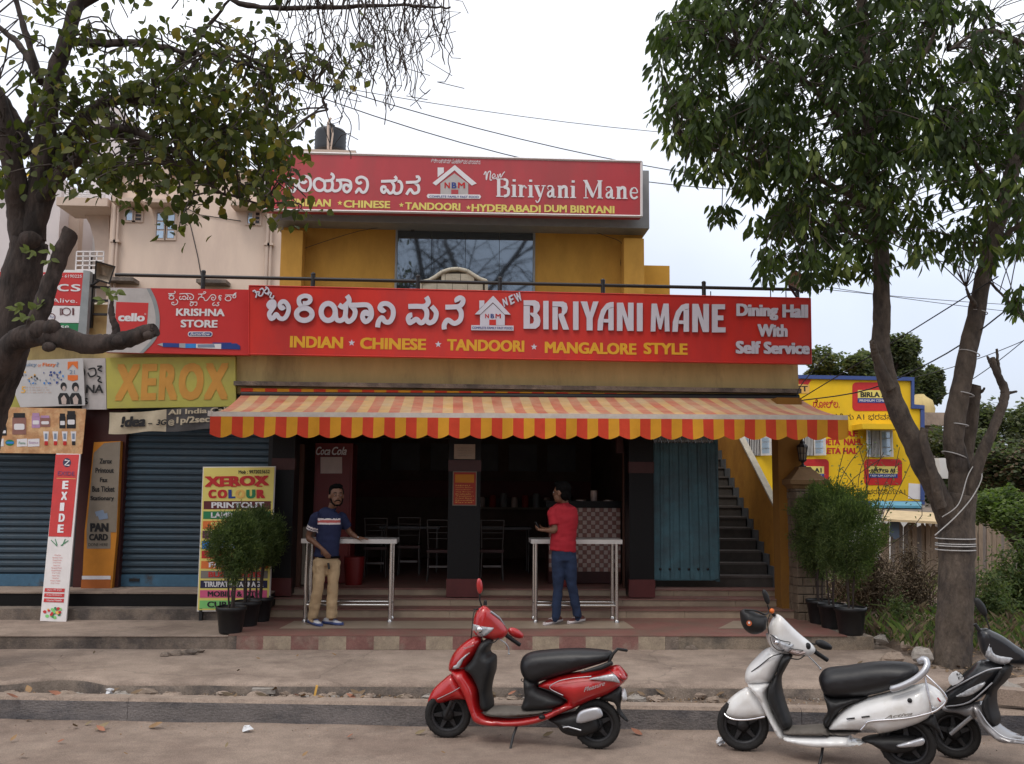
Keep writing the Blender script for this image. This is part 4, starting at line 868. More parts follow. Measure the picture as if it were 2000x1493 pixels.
# serif capitals and lower case, drawn as stems with slab serifs
def serif(q, word, x0, x1, yb, xh, cap, slope):
    # glyph: (advance, list of (stroke points, width)), unit = cap height
    S = 0.17; t = 0.055
    Gd = {
     'B': (0.78, [([(.16, .02), (.16, .98)], S), ([(.02, .97), (.45, .97)], t), ([(.02, .03), (.48, .03)], t), ([(.2, .53), (.45, .53)], t), ([(.42, .965), (.58, .90), (.60, .76), (.56, .60), (.42, .535)], .13), ([(.44, .53), (.64, .44), (.67, .27), (.62, .10), (.44, .035)], .15)]),
     'i': (0.36, [([(.18, .02), (.18, .66)], S), ([(.04, .64), (.2, .64)], t), ([(.03, .03), (.33, .03)], t), ([(.18, .84), (.181, .96)], .16)]),
     'r': (0.50, [([(.17, .02), (.17, .66)], S), ([(.03, .64), (.2, .64)], t), ([(.03, .03), (.34, .03)], t), ([(.24, .48), (.30, .60), (.38, .62)], .07), ([(.38, .52), (.44, .58)], .15)]),
     'y': (0.58, [([(.10, .62), (.32, .05)], S*0.95), ([(.50, .62), (.30, -.05), (.20, -.24), (.12, -.26)], .065), ([(.0, .64), (.28, .64)], t), ([(.38, .64), (.60, .64)], t), ([(.08, -.22), (.13, -.20)], .13)]),
     'a': (0.60, [([(.38, .04), (.38, .50)], S*0.95), ([(.40, .48), (.34, .62), (.20, .64), (.12, .58)], .075), ([(.11, .48), (.14, .50)], .13), ([(.36, .38), (.20, .32), (.13, .20), (.16, .08), (.26, .06), (.36, .16)], .10), ([(.38, .06), (.46, .03), (.54, .07)], .07)]),
     'n': (0.66, [([(.16, .02), (.16, .66)], S), ([(.03, .64), (.2, .64)], t), ([(.03, .03), (.30, .03)], t), ([(.22, .52), (.34, .62), (.46, .58), (.48, .40), (.48, .02)], S*0.9), ([(.36, .03), (.62, .03)], t)]),
     'M': (1.10, [([(.16, .02), (.16, .98)], .06), ([(.14, .97), (.52, .10)], S), ([(.50, .04), (.86, .97)], .06), ([(.88, .02), (.88, .98)], S), ([(.02, .97), (.24, .97)], t), ([(.76, .97), (1.02, .97)], t), ([(.04, .03), (.28, .03)], t), ([(.74, .03), (1.04, .03)], t)]),
     'e': (0.56, [([(.14, .36), (.46, .36), (.42, .56), (.30, .63), (.18, .56)], .065), ([(.22, .60), (.13, .44), (.14, .22), (.22, .08), (.36, .06), (.48, .16)], .105)]),
     ' ': (0.32, [])}
    W = sum(Gd[c][0] for c in word); x = 0; k = 0
    for c in word:
        for pts, w_ in Gd[c][1]:
            def cv(u, v, x=x): return P(x0+(x+u)/W*(x1-x0), yb+slope*((x+u)/W*(x1-x0))-v*cap, UYS)
            stroke(q, pts, w_, cv, lift=0.006+0.0007*(k % 14), n=1 if len(pts) == 2 else 5); k += 1
        x += Gd[c][0]
serif(q, 'Biriyani Mane', 968, 1248, 385, 0, 36, 0.018)
stroke(q, [(945, 342), (949, 336), (950, 352), (953, 338), (958, 336), (957, 351), (961, 352)], 2.0, lambda u, v: P(u, v, UYS), lift=0.006)
stroke(q, [(961, 348), (967, 345), (965, 340), (961, 345), (964, 350), (971, 347)], 1.6, lambda u, v: P(u, v, UYS), lift=0.007)
stroke(q, [(972, 341), (973, 348), (977, 340), (978, 347), (983, 339), (986, 336)], 1.7, lambda u, v: P(u, v, UYS), lift=0.006)
q.build('lettering', ['print_white'], US)
q = MB()
for body, x0, x1, yb in (('INDIAN', 574, 646, 403), ('CHINESE', 671, 762, 406), ('TANDOORI', 791, 899, 410), ('HYDERABADI', 921, 1056, 413.5), ('DUM', 1063, 1107, 415), ('BIRIYANI', 1114, 1200, 416)):
    tpx(q, body, x0, yb, x1, yb-14.5, UYS, slope=0.018, bold=0.085, lift=0.006)
for u, v in ((664, 397), (784, 401), (915, 406), (567, 394)): star(q, P(u, v, UYS), 0.045, lift=0.006)
q.build('printed_lettering', ['print_lemon'], US)
def T4b(u, v):        # emblem of the lower board mapped onto this board
    return (835+(u-1145)*103/590, 323+(v-135)*66/487)
q = MB()
def qq(pts, m, off): q.poly([Vector((P(*T4b(u, v), UYS).x, UYS-off, P(*T4b(u, v), UYS).z)) for u, v in pts], (0, 0.002, 0), m)
qq([(1200, 395), (1450, 135), (1695, 400), (1640, 430), (1447, 210), (1240, 430)], 0, 0.008); qq([(1258, 170), (1328, 170), (1328, 240), (1258, 310)], 0, 0.0065)
qq([(1290, 400), (1447, 255), (1600, 402), (1600, 560), (1290, 560)], 3, 0.0075); qq([(1410, 490), (1490, 490), (1490, 555), (1410, 555)], 4, 0.010)
qq([(1150, 552), (1730, 562), (1745, 590), (1730, 622), (1150, 612), (1135, 580)], 0, 0.009)
for ch, a, b, m in (('N', 1335, 1395, 1), ('B', 1415, 1470, 2), ('M', 1485, 1565, 1)): text(q, ch, (P(*T4b(a, 470), UYS), P(*T4b(b, 472), UYS), P(*T4b(a, 385), UYS)), bold=0.07, mi=m, lift=0.012)
text(q, 'COMPLETE FAMILY FAST FOOD', (P(*T4b(1165, 604), UYS), P(*T4b(1718, 612), UYS), P(*T4b(1165, 573), UYS)), bold=0.03, mi=2, lift=0.013)
q.build('emblem', ['print_white', 'print_red', 'print_blue', 'old_white', 'sign_red_old'], US)

# ================================================================== stationery shop boards on the left
KS = thing('store_sign', 'red KRISHNA STORE signboard with pale curved end, red square badge and printed blue pen', 'signboard', (-4, 13.35, 4.0))
KY = 13.30
pts = [(213, 562), (486, 566), (486, 694), (205, 688)]
q = MB(); q.poly([P(u, v, KY) for u, v in pts], (0, 0.12, 0)); q.build('panel', 'store_red', KS)
q = MB(); cur = catmull([(294, 563.5, 0), (306, 590, 0), (312, 625, 0), (306, 660, 0), (280, 690, 0)], 6)
q.poly([P(u, v, KY-0.004) for u, v in [(213, 562)]+[(c.x, c.y) for c in cur]+[(205, 688)]], (0, 0.003, 0)); q.build('pale_end', 'old_white', KS)
q = MB(); cu2 = [(c.x-9 if 3 < i < 21 else c.x-5, c.y) for i, c in enumerate(cur)]
n_ = len(cur); q.poly([P(c.x, c.y, KY-0.007) for c in cur]+[P(c.x-8, c.y, KY-0.007) for c in reversed(cur)], (0, 0.002, 0)); q.build('grey_curve', 'frame_grey', KS)
q = MB(); qpx(q, [(227, 590), (290, 592), (286, 650), (224, 649)], KY-0.007, 0.002); q.build('red_badge', 'store_red', KS)
q = MB()
for body, x0, x1, yb, yt, m, bo in (('cello', 231, 283, 628, 612, 0, .11), ('KRISHNA', 344, 439, 617.5, 603, 0, .09), ('STORE', 353, 425, 640, 625, 0, .09), ('®', 282, 286, 616, 612, 0, 0)):
    tpx(q, body, x0, yb, x1, yt, KY, slope=0.01, bold=bo, mi=m, lift=0.010)
KT = Tz(320, 560, 10.665); kc = conv(KT, KY)
for i, s in enumerate([[(95, 150), (160, 150), (225, 145), (240, 115), (225, 98)], [(160, 155), (150, 175), (105, 185), (215, 185), (160, 190), (115, 225), (125, 262), (190, 265), (215, 230), (185, 205)], [(255, 270), (290, 300), (285, 355), (230, 385), (180, 375), (170, 340), (200, 330), (215, 350)],
        [(330, 155), (440, 150), (560, 155), (620, 200), (610, 260), (560, 275), (540, 235), (575, 225)], [(350, 200), (330, 240), (350, 272), (390, 255), (420, 272), (470, 255), (440, 205), (380, 225)], [(470, 160), (510, 200), (490, 265), (520, 272)],
        [(550, 320), (600, 325), (560, 350), (555, 395), (590, 400), (620, 360), (600, 330), (640, 330), (690, 330), (690, 390), (650, 395)],
        [(720, 160), (800, 160), (850, 150), (880, 125), (850, 110), (830, 130)], [(770, 165), (800, 200), (740, 235), (720, 285)], [(760, 225), (830, 235), (850, 285), (900, 290), (950, 230), (1000, 175), (1060, 180), (1085, 230), (1050, 285), (1000, 270), (1010, 225), (1050, 240)],
        [(1060, 330), (1020, 365), (1035, 400), (1080, 385), (1110, 405), (1150, 385), (1120, 345), (1160, 330)], [(1210, 200), (1160, 190), (1150, 240), (1180, 290), (1190, 250), (1160, 215)],
        [(1280, 180), (1370, 178), (1440, 180)], [(1345, 200), (1290, 230), (1285, 275), (1335, 300), (1390, 285), (1400, 230), (1350, 195)], [(1440, 190), (1490, 140), (1500, 180), (1500, 225), (1460, 240), (1440, 210), (1480, 175), (1510, 130)]]):
    stroke(q, s, 17, kc, lift=0.006+0.0007*(i % 9), n=4)
q.build('lettering', ['print_white'], KS)
q = MB(); qpx(q, [(u, v) for u, v in rrect(367, 648, 415, 658, 4.5)], KY-0.008, 0.002, 0); qpx(q, [(u, v) for u, v in rrect(368.5, 649.5, 413.5, 656.5, 3.5)], KY-0.010, 0.002, 1)
tpx(q, 'Butterflow', 372, 656, 411, 650, KY, bold=0.04, mi=0, shear=0.3, lift=0.013)
qpx(q, [(307, 673), (318, 670), (318, 677)], KY-0.008, 0.004, 4); qpx(q, [(318, 670), (350, 671), (350, 679), (318, 678)], KY-0.010, 0.006, 1)
qpx(q, [(350, 671), (362, 671), (362, 680), (350, 679)], KY-0.010, 0.006, 4); qpx(q, [(362, 671.5), (383, 671.5), (383, 680), (362, 680)], KY-0.010, 0.006, 2); qpx(q, [(383, 672), (432, 672), (432, 682), (383, 680)], KY-0.010, 0.006, 0)
qpx(q, [(386, 673), (418, 672.5), (420, 679), (386, 679)], KY-0.012, 0.002, 3); qpx(q, [(432, 672), (462, 671), (469, 676), (469, 683), (432, 682)], KY-0.010, 0.006, 1); qpx(q, [(415, 669.5), (452, 669.5), (452, 671.5), (415, 671.5)], KY-0.010, 0.004, 1)
q.build('printed_pen', ['print_white', 'print_blue', 'print_skyblue', 'print_greyblue', 'silver_paint'], KS)

XS = thing('copy_shop_sign', 'weathered yellow board with big faded orange XEROX letters and white strip at its left', 'signboard', (-5, 13.45, 3.5))
XY = 13.42
q = MB(); qpx(q, [(207, 699), (459, 697), (461, 794), (209, 798)], XY, 0.08); q.build('panel', 'xerox_yellow', XS)
q = MB(); qpx(q, [(162, 700), (206, 700), (208, 800), (160, 800)], XY+0.01, 0.07); q.build('white_strip', 'old_white', XS)
q = MB(); qpx(q, [(0, 706), (45, 706), (48, 800), (0, 800)], XY+0.012, 0.07); q.build('yellow_strip', 'xerox_yellow', XS)
q = MB(); tpx(q, 'XEROX', 224, 784, 445, 711, XY, slope=-0.012, bold=0.13, lift=0.006, spacing=1.18); q.build('faded_lettering', 'xerox_orange', XS)
q = MB(); tpx(q, 'NA', 168, 768, 202, 752, XY, bold=.06, lift=0.006); tpx(q, 'S', 164, 790, 172, 778, XY, bold=.06, lift=0.006)
for i, s in enumerate([[(173, 722), (185, 720), (187, 732), (177, 736), (172, 728)], [(190, 716), (199, 716), (192, 722), (200, 726)], [(190, 735), (196, 738), (192, 744), (200, 748)], [(163, 720), (166, 728), (163, 736)]]): stroke(q, s, 3, lambda u, v: P(u, v, XY), lift=0.006+0.001*i)
q.build('black_lettering', 'print_black', XS)
PP = thing('drinks_poster', 'pale paper poster asking Juicy or Fizzy with two people printed in black and white', 'poster', (-6, 13.36, 3.5))
PY = 13.37
q = MB(); qpx(q, [(27, 705), (162, 700), (166, 792), (40, 796), (29, 770)], PY, 0.012); q.build('sheet', 'paper', PP)
q = MB(); tpx(q, 'Juicy', 45, 718, 72, 709, PY, bold=.06, mi=0); tpx(q, 'or', 74, 717, 81, 712, PY, mi=1); tpx(q, 'Fizzy', 83, 718, 109, 709, PY, bold=.06, mi=1); tpx(q, '?', 110, 717, 115, 708, PY, bold=.06, mi=0)
rr = random.Random(5)
for k in range(60):
    u = 34+rr.random()*90; v = 724+rr.random()*24
    if 78 < u < 84: continue
    m = rr.choice([2, 2, 3, 4, 5] if u < 80 else [2, 4, 6, 6, 2]); a = rr.uniform(1.5, 4); qpx(q, [(u, v), (u+a, v+rr.uniform(-1, 1)), (u+a, v+rr.uniform(2, 5)), (u, v+3)], PY-0.003-0.0002*k, 0.0002, m)
qpx(q, [(132, 707), (152, 706), (152, 722), (142, 712), (132, 723)], PY-0.004, 0.001, 1); qpx(q, [(132, 733), (152, 733), (152, 742), (142, 745), (132, 742)], PY-0.004, 0.001, 1)
tpx(q, '21', 136, 731, 146, 723, PY, bold=.02, mi=2); tpx(q, '5', 41, 768, 50, 755, PY, bold=.05, mi=3)
for k, v in enumerate((758, 763, 768)): tpx(q, 'lorem'.replace('lorem', '- - -- --- - --'), 52, v, 92+4*k, v-2, PY, mi=7)
for (cx, cy, r1) in ((124, 757, 8), (147, 758, 9)):
    pts = [(cx+r1*0.75*math.cos(t*PI/8), cy+r1*math.sin(t*PI/8)) for t in range(16)]
    qpx(q, [(cx-9, 790), (cx-11, 776), (cx-7, 768), (cx+7, 768), (cx+12, 776), (cx+13, 790)], PY-0.004, 0.001, 5); qpx(q, [(a-(0 if cx > 130 else 0), b-2) for a, b in pts], PY-0.006, 0.001, 5)
    qpx(q, [(cx+1+(a-cx)*0.55, cy+2+(b-cy)*0.6) for a, b in pts], PY-0.008, 0.001, 7); qpx(q, [(cx-3, 790), (cx-5, 778), (cx+1, 772), (cx+6, 780), (cx+5, 790)], PY-0.008, 0.001, 7)
q.build('print', ['print_greyblue', 'print_orange', 'print_greyblue', 'print_gold', 'print_skyblue', 'print_black', 'print_blue', 'tile_pale'], PP)

OS = thing('grocery_sign', 'red white and green grocery signboard partly hidden behind the left tree trunk', 'signboard', (-7, 13.4, 4.2))
OY = 13.35
def osbox(y0, y1, m, name):
    q = MB(); qpx(q, [(-90, y0), (165-(y0-530)*0.10, y0+3), (165-(y1-530)*0.10, y1+2), (-90, y1)], OY, 0.06); return q.build(name, m, OS)
osbox(530, 595, 'store_red', 'red_band'); osbox(595.3, 629, 'print_white', 'white_band'); osbox(629.3, 645, 'print_green', 'green_band'); osbox(645.3, 656, 'store_red', 'lower_band')
q = MB(); qpx(q, [(163, 528), (176, 530), (168, 660), (151, 660)], OY-0.01, 0.1); q.build('grey_frame', 'frame_grey', OS)
q = MB(); q2 = OY
for body, x0, x1, yb, yt, m, bo in (('Organics', -60, 157, 574, 546, 0, 0.01), ('Bringing The Best Alive.', -70, 151, 592, 581, 0, 0), ('FOR SMARTNESS MART BAKERS - 6190225', -20, 160, 541, 535, 0, 0.02), ('For External Use', 0, 135, 641, 632, 0, 0.02), ('Mob 560 0092', 20, 128, 654, 647, 0, .02)):
    tpx(q, body, x0, yb, x1, yt, OY, slope=0.012, bold=bo, mi=m, lift=0.006)
for cx, cy in ((130, 609), (62, 618), (100, 620)):
    pts = [(cx+8*math.cos(t*PI/6), cy+7*math.sin(t*PI/6)) for t in range(12)]; stroke(q, pts, 1.6, lambda u, v: P(u, v, OY), lift=0.006, closed=True, mi=1, n=2)
for a in (120, 117, 141, 143): qpx(q, [(a, 602), (a+1.5, 602), (a+1.5, 616), (a, 616)], OY-0.006, 0.001, 1)
tpx(q, 'Pure', 98, 622, 108, 617, OY, mi=2, lift=.006); tpx(q, 'Nature', 42, 618, 52, 612, OY, mi=2, lift=.006)
q.build('lettering', ['print_white', 'print_maroon', 'print_blue'], OS)
# terrace wall below the grocery sign
GP = thing('cosmetics_poster', 'wood patterned poster with printed brown jars, bottles and a row of white tubes', 'poster', (-6, 13.5, 2.9))
GY = 13.33
q = MB(); qpx(q, [(-90, 793), (168, 799), (160, 887), (-90, 884)], GY, 0.015); q.build('sheet', 'wood_print', GP)
q = MB()
def jar(x0, x1, y0, y1, body, lid, k=0):
    h = y1-y0; w_ = x1-x0
    qpx(q, [(x0, y0+h*.2), (x1, y0+h*.2), (x1, y1), (x0, y1)], GY-0.004-0.0005*k, .0005, body); qpx(q, [(x0+w_*.08, y0), (x1-w_*.08, y0), (x1-w_*.08, y0+h*.22), (x0+w_*.08, y0+h*.22)], GY-0.006, .0005, lid)
    qpx(q, rrect(x0+w_*.12, y0+h*.5, x1-w_*.12, y0+h*.78, min(w_, h)*.12), GY-0.007, .0005, 3)
jar(24, 51, 807, 849, 0, 1); jar(62, 78, 807, 836, 2, 2); jar(78, 98, 812, 834, 0, 2); jar(116, 128, 808, 837, 1, 1); jar(130, 148, 803, 837, 1, 1); jar(0, 13, 831, 851, 1, 1); jar(-40, -10, 812, 850, 0, 1)
for k in range(4):
    x0 = 84+18*k+rr.uniform(-1, 1); qpx(q, [(x0, 843), (x0+11, 843), (x0+9, 866), (x0+2.5, 866)], GY-0.004, .0005, 3); qpx(q, [(x0+2.5, 862), (x0+9, 862), (x0+9, 870), (x0+2.5, 870)], GY-0.006, .0005, 4 if k < 3 else 1)
    qpx(q, [(x0+3, 847), (x0+8, 847), (x0+8, 858), (x0+3, 858)], GY-0.006, .0005, 7)
for x0, x1 in ((33, 53), (54, 77), (-6, 7)): qpx(q, [(x0, 858), (x1, 857), (x1, 872), (x0, 873)], GY-0.004, .0005, 3)
tpx(q, 'Fiama', 37, 868, 50, 863, GY, mi=5, lift=.008); tpx(q, 'Essence', 57, 867, 75, 862, GY, mi=2, lift=.008)
qpx(q, [(19+9*math.cos(t*PI/6), 865+6*math.sin(t*PI/6)) for t in range(12)], GY-.004, .0005, 5); qpx(q, [(12, 863), (27, 863), (27, 867), (12, 867)], GY-.006, .0005, 6)
q.build('print', ['tile_brown', 'print_black', 'print_lilac', 'print_white', 'print_red', 'print_green', 'print_skyblue', 'print_greyblue'], GP)
# cloth banner
CB = thing('cloth_banner', 'sagging cream and grey call rate cloth banner tied under the yellow XEROX board', 'banner', (-5, 13.4, 3.2))
BY = 13.25
grid = []; 
for i in range(25):
    u = 212+(418-212)*i/24; row = []
    for j in range(7):
        t0 = 806-(u-212)*0.05+2*math.sin(i*0.26); b0 = 848-(u-212)*0.045+1.6*math.sin(i*0.5)
        p_ = P(u+(1-j/6)*2, t0+(b0-t0)*j/6, BY); row.append(p_+Vector((0, 0.012*math.sin(i*0.9+j*0.5), 0)))
    grid.append(row)
q = MB(); q.sheet(grid)
for k in range(len(q.f)): q.m[k] = 1 if k//6 >= 13 else 0
q.build('cloth', ['cloth_cream', 'cloth_grey'], CB)
q = MB(); 
tpx(q, '!dea', 236, 835, 285, 814, BY, slope=-.03, bold=.12, mi=0, shear=.15, lift=.018); tpx(q, '-', 290, 829, 298, 827, BY, mi=0, lift=.018); tpx(q, '3G', 306, 831, 326, 820, BY, slope=-.03, bold=.08, mi=0, shear=.2, lift=.018)
tpx(q, '@', 329, 832, 341, 820, BY, bold=.06, mi=1, lift=.018); tpx(q, '1p/2sec', 345, 831, 410, 815, BY, slope=-.04, bold=.08, mi=1, lift=.018); tpx(q, 'All India Calls', 329, 811, 455, 801, BY, slope=-.05, bold=.07, mi=1, lift=.018)
q.build('lettering', ['print_black', 'cloth_cream'], CB)
# leaning battery board
EB = thing('battery_board', 'tall narrow red and white EXIDE board leaning over the left shutter', 'board', (-6, 12.9, 0.6))
def lean(u, v):      # leaning plane: foot on the platform, head near the poster
    return _lean(u, v)
_lean = planefn(118, 887, 1214, 13.30, 12.6)
def lq(mb_, pts, off, th, m=0): mb_.poly([lean(u, v)+Vector((0, -off, 0)) for u, v in pts], (0, th, 0), m); return mb_
q = MB(); lq(q, [(110, 886), (157, 887), (129, 1215), (78, 1213)], 0, 0.03); q.build('panel', 'frame_white', EB)
q = MB(); lq(q, [(109, 888), (155, 888), (139, 1049), (95, 1048)], 0.004, 0.002, 0)
for k in range(5):
    ch = 'EXIDE'[k]; cx = 127.5-2.3*k; v1 = 956+21.3*k
    text(q, ch, (lean(cx-6, v1), lean(cx+6 if ch != 'I' else cx+2.5, v1), lean(cx-6+1.2, v1-16)), bold=.16, mi=1, lift=.008)
pts = [(131+8*math.cos(t*PI/7), 904+9*math.sin(t*PI/7)) for t in range(14)]; lq(q, pts, .006, .001, 2); stroke(q, [(127, 899), (136, 900), (127, 909), (136, 909)], 2.5, lean, lift=.008, mi=1, n=1)
text(q, 'EXIDE', (lean(113, 929), lean(146, 930), lean(113.5, 921)), bold=.04, mi=3, lift=.008); lq(q, [(111, 934), (148, 935), (148, 936), (111, 935)], .006, .001, 4)
for a, b in (((100, 1055), (112, 1067)), ((108, 1053), (112, 1065)), ((122, 1066), (128, 1053)), ((119, 1066), (134, 1056))): stroke(q, [a, b], 1.6, lean, lift=.006, mi=5, n=1)
for k in range(12):
    v = 1086+5*k; w_ = 12+((k*7) % 9); u0 = 113-1.0*k*0.45-w_/2; text(q, ['Home Care', 'Personal Care', 'Fresh Fruits', 'Dry Fruits'][k % 4], (lean(u0, v), lean(u0+w_, v), lean(u0, v-2.6)), mi=0, lift=.006)
for k in range(3):
    v = 1149+10*k; lq(q, [(88-k*.8, v), (127-k*.8, v+1), (126-k*.8, v+8), (87-k*.8, v+7)], .005, .001, 0); text(q, ['Open All Days', 'Free Delivery', 'Home Needs'][k], (lean(92, v+6), lean(121, v+6), lean(92, v+2)), mi=1, lift=.008)
r5 = random.Random(4)
for k in range(26):
    a = r5.random()*6.28; d = r5.random()**.5; cx = 103+19*d*math.cos(a); cy = 1196+11*d*math.sin(a)*(1 if math.sin(a) > 0 else .9); rad = r5.uniform(2, 4.2)
    lq(q, [(cx+rad*math.cos(t*PI/4), cy+rad*.9*math.sin(t*PI/4)) for t in range(8)], .004+.0003*k, .0003, r5.choice([0, 0, 6, 4, 5]))
q.build('print', ['print_red', 'print_white', 'print_navy', 'print_purple', 'print_gold', 'print_green', 'print_lime'], EB)
# pillar board
NB = thing('pillar_board', 'tall grey and orange PAN CARD board fixed to the pillar between the two blue shutters', 'board', (-5, 13.5, 0.8))
NY = 13.52
def nb(u, v): return P(u+(1150-v)*0.012, v, NY)
def nq(pts, off, th, name, m): q = MB(); q.poly([nb(u, v)+Vector((0, -off, 0)) for u, v in pts], (0, th, 0)); return q.build(name, m, NB)
nq([(160, 1150), (164, 1037), (180, 864), (232, 862), (227, 1040), (218, 1151)], 0, .09, 'panel', 'orange_board')
nq([(168, 1036), (180, 885), (200, 866), (232, 863), (226, 1040), (215, 1040), (215, 1072), (169, 1072)], .004, .002, 'grey_panel', 'tan_board')
nq([(160, 1125), (216, 1125), (216, 1132), (160, 1132)], .006, .002, 'white_stripe', 'print_white'); nq([(159, 1132.5), (216, 1132.5), (215, 1150), (158, 1150)], .005, .001, 'orange_foot', 'orange_low')
q = MB()
for body, x0, x1, yb, yt, bo in (('Zerox', 192, 216, 906, 896, .08), ('Printout', 184, 220, 924, 914, .08), ('Fax', 193, 208, 942, 933, .08), ('Bus Ticket', 178, 222, 961, 950, .08), ('Stationary', 175, 221, 980, 969, .08), ('PAN', 175, 211, 1039, 1022, .16), ('CARD', 173, 210, 1056, 1043, .14), ('DONE HERE', 172, 210, 1067, 1061, 0)):
    text(q, body, (nb(x0, yb), nb(x1, yb), nb(x0, yt)), bold=bo, mi=0, lift=.008)
for i_, pl in enumerate(([(184, 1000), (200, 996), (203, 1004), (187, 1009)], [(190, 1008), (208, 1002), (210, 1013), (193, 1016)])): q.poly([nb(u, v)+Vector((0, -.008-.001*i_, 0)) for u, v in pl], (0, .001, 0), 1)
q.build('lettering', ['print_black', 'print_greyblue'], NB)
# standing list board
LBo = thing('price_list_board', 'standing yellow board listing XEROX COLOUR PRINTOUT and travel services behind the left potted shrubs', 'board', (-3, 12.7, 0.5))
def lb(u, v):
    return _lbp(u, v)
_lbp = planefn(460, 913, 1192, 12.95, 12.70)
def bq(pts, off, th, m): q = MB(); q.poly([lb(u, v)+Vector((0, -off, 0)) for u, v in pts], (0, th, 0)); return (q, m)
q, m_ = bq([(398, 914), (536, 913), (524, 1191), (386, 1192)], 0, .05, 0); q.build('panel', 'print_lemon', LBo)
q = MB(); q.poly([lb(u, v)+Vector((0, .01, 0)) for u, v in [(396, 912), (538, 911), (526, 1194), (384, 1195)]], (0, .03, 0)); q.build('frame', 'frame_white', LBo)
for a in (392, 515): q = MB(); A = lb(a, 1190); q.box((A.x-.02, A.y, .46), (A.x+.02, A.y+.04, A.z+.01)); q.build('foot', 'black_steel', LBo)
rows = [('PRINTOUT', 979, 995, 'print_maroon', 1), ('LAMINATION', 999, 1014, 'print_green', 1), ('SPIRAL BIND', 1018, 1033, 'print_orange', 2), ('SCANNING', 1037, 1052, 'print_purple', 1), ('GREETINGS', 1057, 1072, 'print_skyblue', 1), ('LOTTERY', 1076, 1091, 'print_red', 3),
        ('FAX  EMAIL', 1096, 1111, 'print_orange', 1), ('BUS TICKETS', 1115, 1130, 'print_grey', 4), ('TIRUPATHI PACKAGE', 1134, 1149, 'print_navy', 1), ('MOBILE & DTH', 1153, 1168, 'print_pink', 0), ('CURRENCY', 1173, 1189, 'print_lime', 0)]
lt = MB()
for body, y0, y1, m, tc_ in rows:
    sh = (y0-913)*0.043
    q, _ = bq([(401-sh, y0), (532-sh, y0), (531.5-sh, y1), (400.5-sh, y1)], .003, .002, 0); q.build('coloured_band', m, LBo)
    x0, x1 = 416-sh, 519-sh
    if len(body) > 14: x0, x1 = 408-sh, 524-sh
    text(lt, body, (lb(x0, y1-2.2), lb(x1, y1-2.2), lb(x0, y0+2.2)), bold=.085, mi=tc_, lift=.007)
text(lt, 'Mob : 9972023652', (lb(466, 926), lb(527, 925), lb(466, 919)), bold=.05, mi=0, lift=.006)
text(lt, 'XEROX', (lb(401, 951), lb(526, 949), lb(401, 931)), bold=.15, mi=4, lift=.006)
for (ch, a, b, m) in (('C', 407, 423, 4), ('O', 425, 444, 4), ('L', 446, 460, 5), ('O', 460, 479, 6), ('U', 481, 499, 7), ('R', 501, 518, 4)): text(lt, ch, (lb(a, 974), lb(b, 973.5), lb(a, 957)), bold=.2, mi=m, lift=.006)
# serifs of the big top word
for k in range(5):
    for vv in (950, 932):
        u0 = 401+25.2*k
        if 'XEROX'[k] in 'XER':
            lt.poly([lb(u, v)+Vector((0, -.0075, 0)) for u, v in [(u0-.5, vv-1.2), (u0+11, vv-1.2), (u0+11, vv+1.2), (u0-.5, vv+1.2)]], (0, .0004, 0), 4)
lt.build('lettering', ['print_black', 'print_white', 'print_lemon', 'print_maroon', 'print_red', 'print_blue', 'print_gold', 'print_green'], LBo)
# ================================================================== awning
AW = thing('striped_awning', 'red and yellow striped retractable awning stretched across the whole restaurant front', 'awning', (0.85, 13.4, 3.5))
YB, YF = 13.38, 11.9
bl, br = P(470, 773, YB), P(1562, 779, YB); fl, fr = P(413, 808, YF), P(1653, 815, YF)
n = 29*2+1
n = 59
q = MB(); R_ = 10
rr = random.Random(2)
for i in range(n):
    a, b = i/n, (i+1)/n; col = []
    for t in (a, b):
        row = []
        for j in range(R_+1):
            s = j/R_; p_ = (bl.lerp(br, t)).lerp(fl.lerp(fr, t), s)
            sag = 0.05*math.sin(PI*s)*(0.6+0.4*math.cos(t*2*PI*2.0)) + 0.012*math.sin(t*60)*s*(1-s)
            row.append(p_+Vector((0, 0, -sag+0.012*abs(math.sin(t*9))*s)))
        col.append(row)
    q.sheet(col, i % 2)
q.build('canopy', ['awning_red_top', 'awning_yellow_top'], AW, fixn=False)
q = MB(); q.box((fl.x-0.03, YF-0.06, fl.z-0.035), (fl.x+0.01, YF+0.03, fl.z+0.03))
q.poly([(fl.x, YF-0.05, fl.z-0.045), (fr.x, YF-0.05, fr.z-0.045), (fr.x, YF-0.05, fr.z+0.02), (fl.x, YF-0.05, fl.z+0.02)], (0, 0.08, 0)); q.build('front_bar', 'awning_bar', AW)
q = MB(); sub = 6; m_ = n
NS = 60
for i in range(NS):
    a, b = i/NS, (i+1)/NS; cols = []
    for k in range(sub+1):
        t = a+(b-a)*k/sub; top = fl.lerp(fr, t)+Vector((0, -0.055, -0.04)); u = t*NS/2.0
        dep = 0.215+0.045*abs(math.sin(PI*(u*1.0)))*1.0
        wav = 0.014*math.sin(t*47)+0.010*math.sin(t*113+1)
        cols.append([top+Vector((0, wav*s*1.3, -dep*s)) for s in (0, .33, .66, 1)])
    q.sheet(cols, i % 2)
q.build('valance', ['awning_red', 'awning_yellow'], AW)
q = MB()                                 # side cheek of the valance on the right
for s0 in range(4): q.add([fr+Vector((0, -.055+.1*s0, -.04)), fr+Vector((0, .045+.1*s0, -.02)), fr+Vector((0, .045+.1*s0, -.24)), fr+Vector((0, -.055+.1*s0, -.25))], [(0, 1, 2, 3)], s0 % 2)
q.build('side_valance', ['awning_red', 'awning_yellow'], AW)
q = MB(); q.tube([(bl.x, 13.42, bl.z+.02), (br.x, 13.42, br.z+.02)], .045, 10); q.build('roller', 'black_steel', AW)
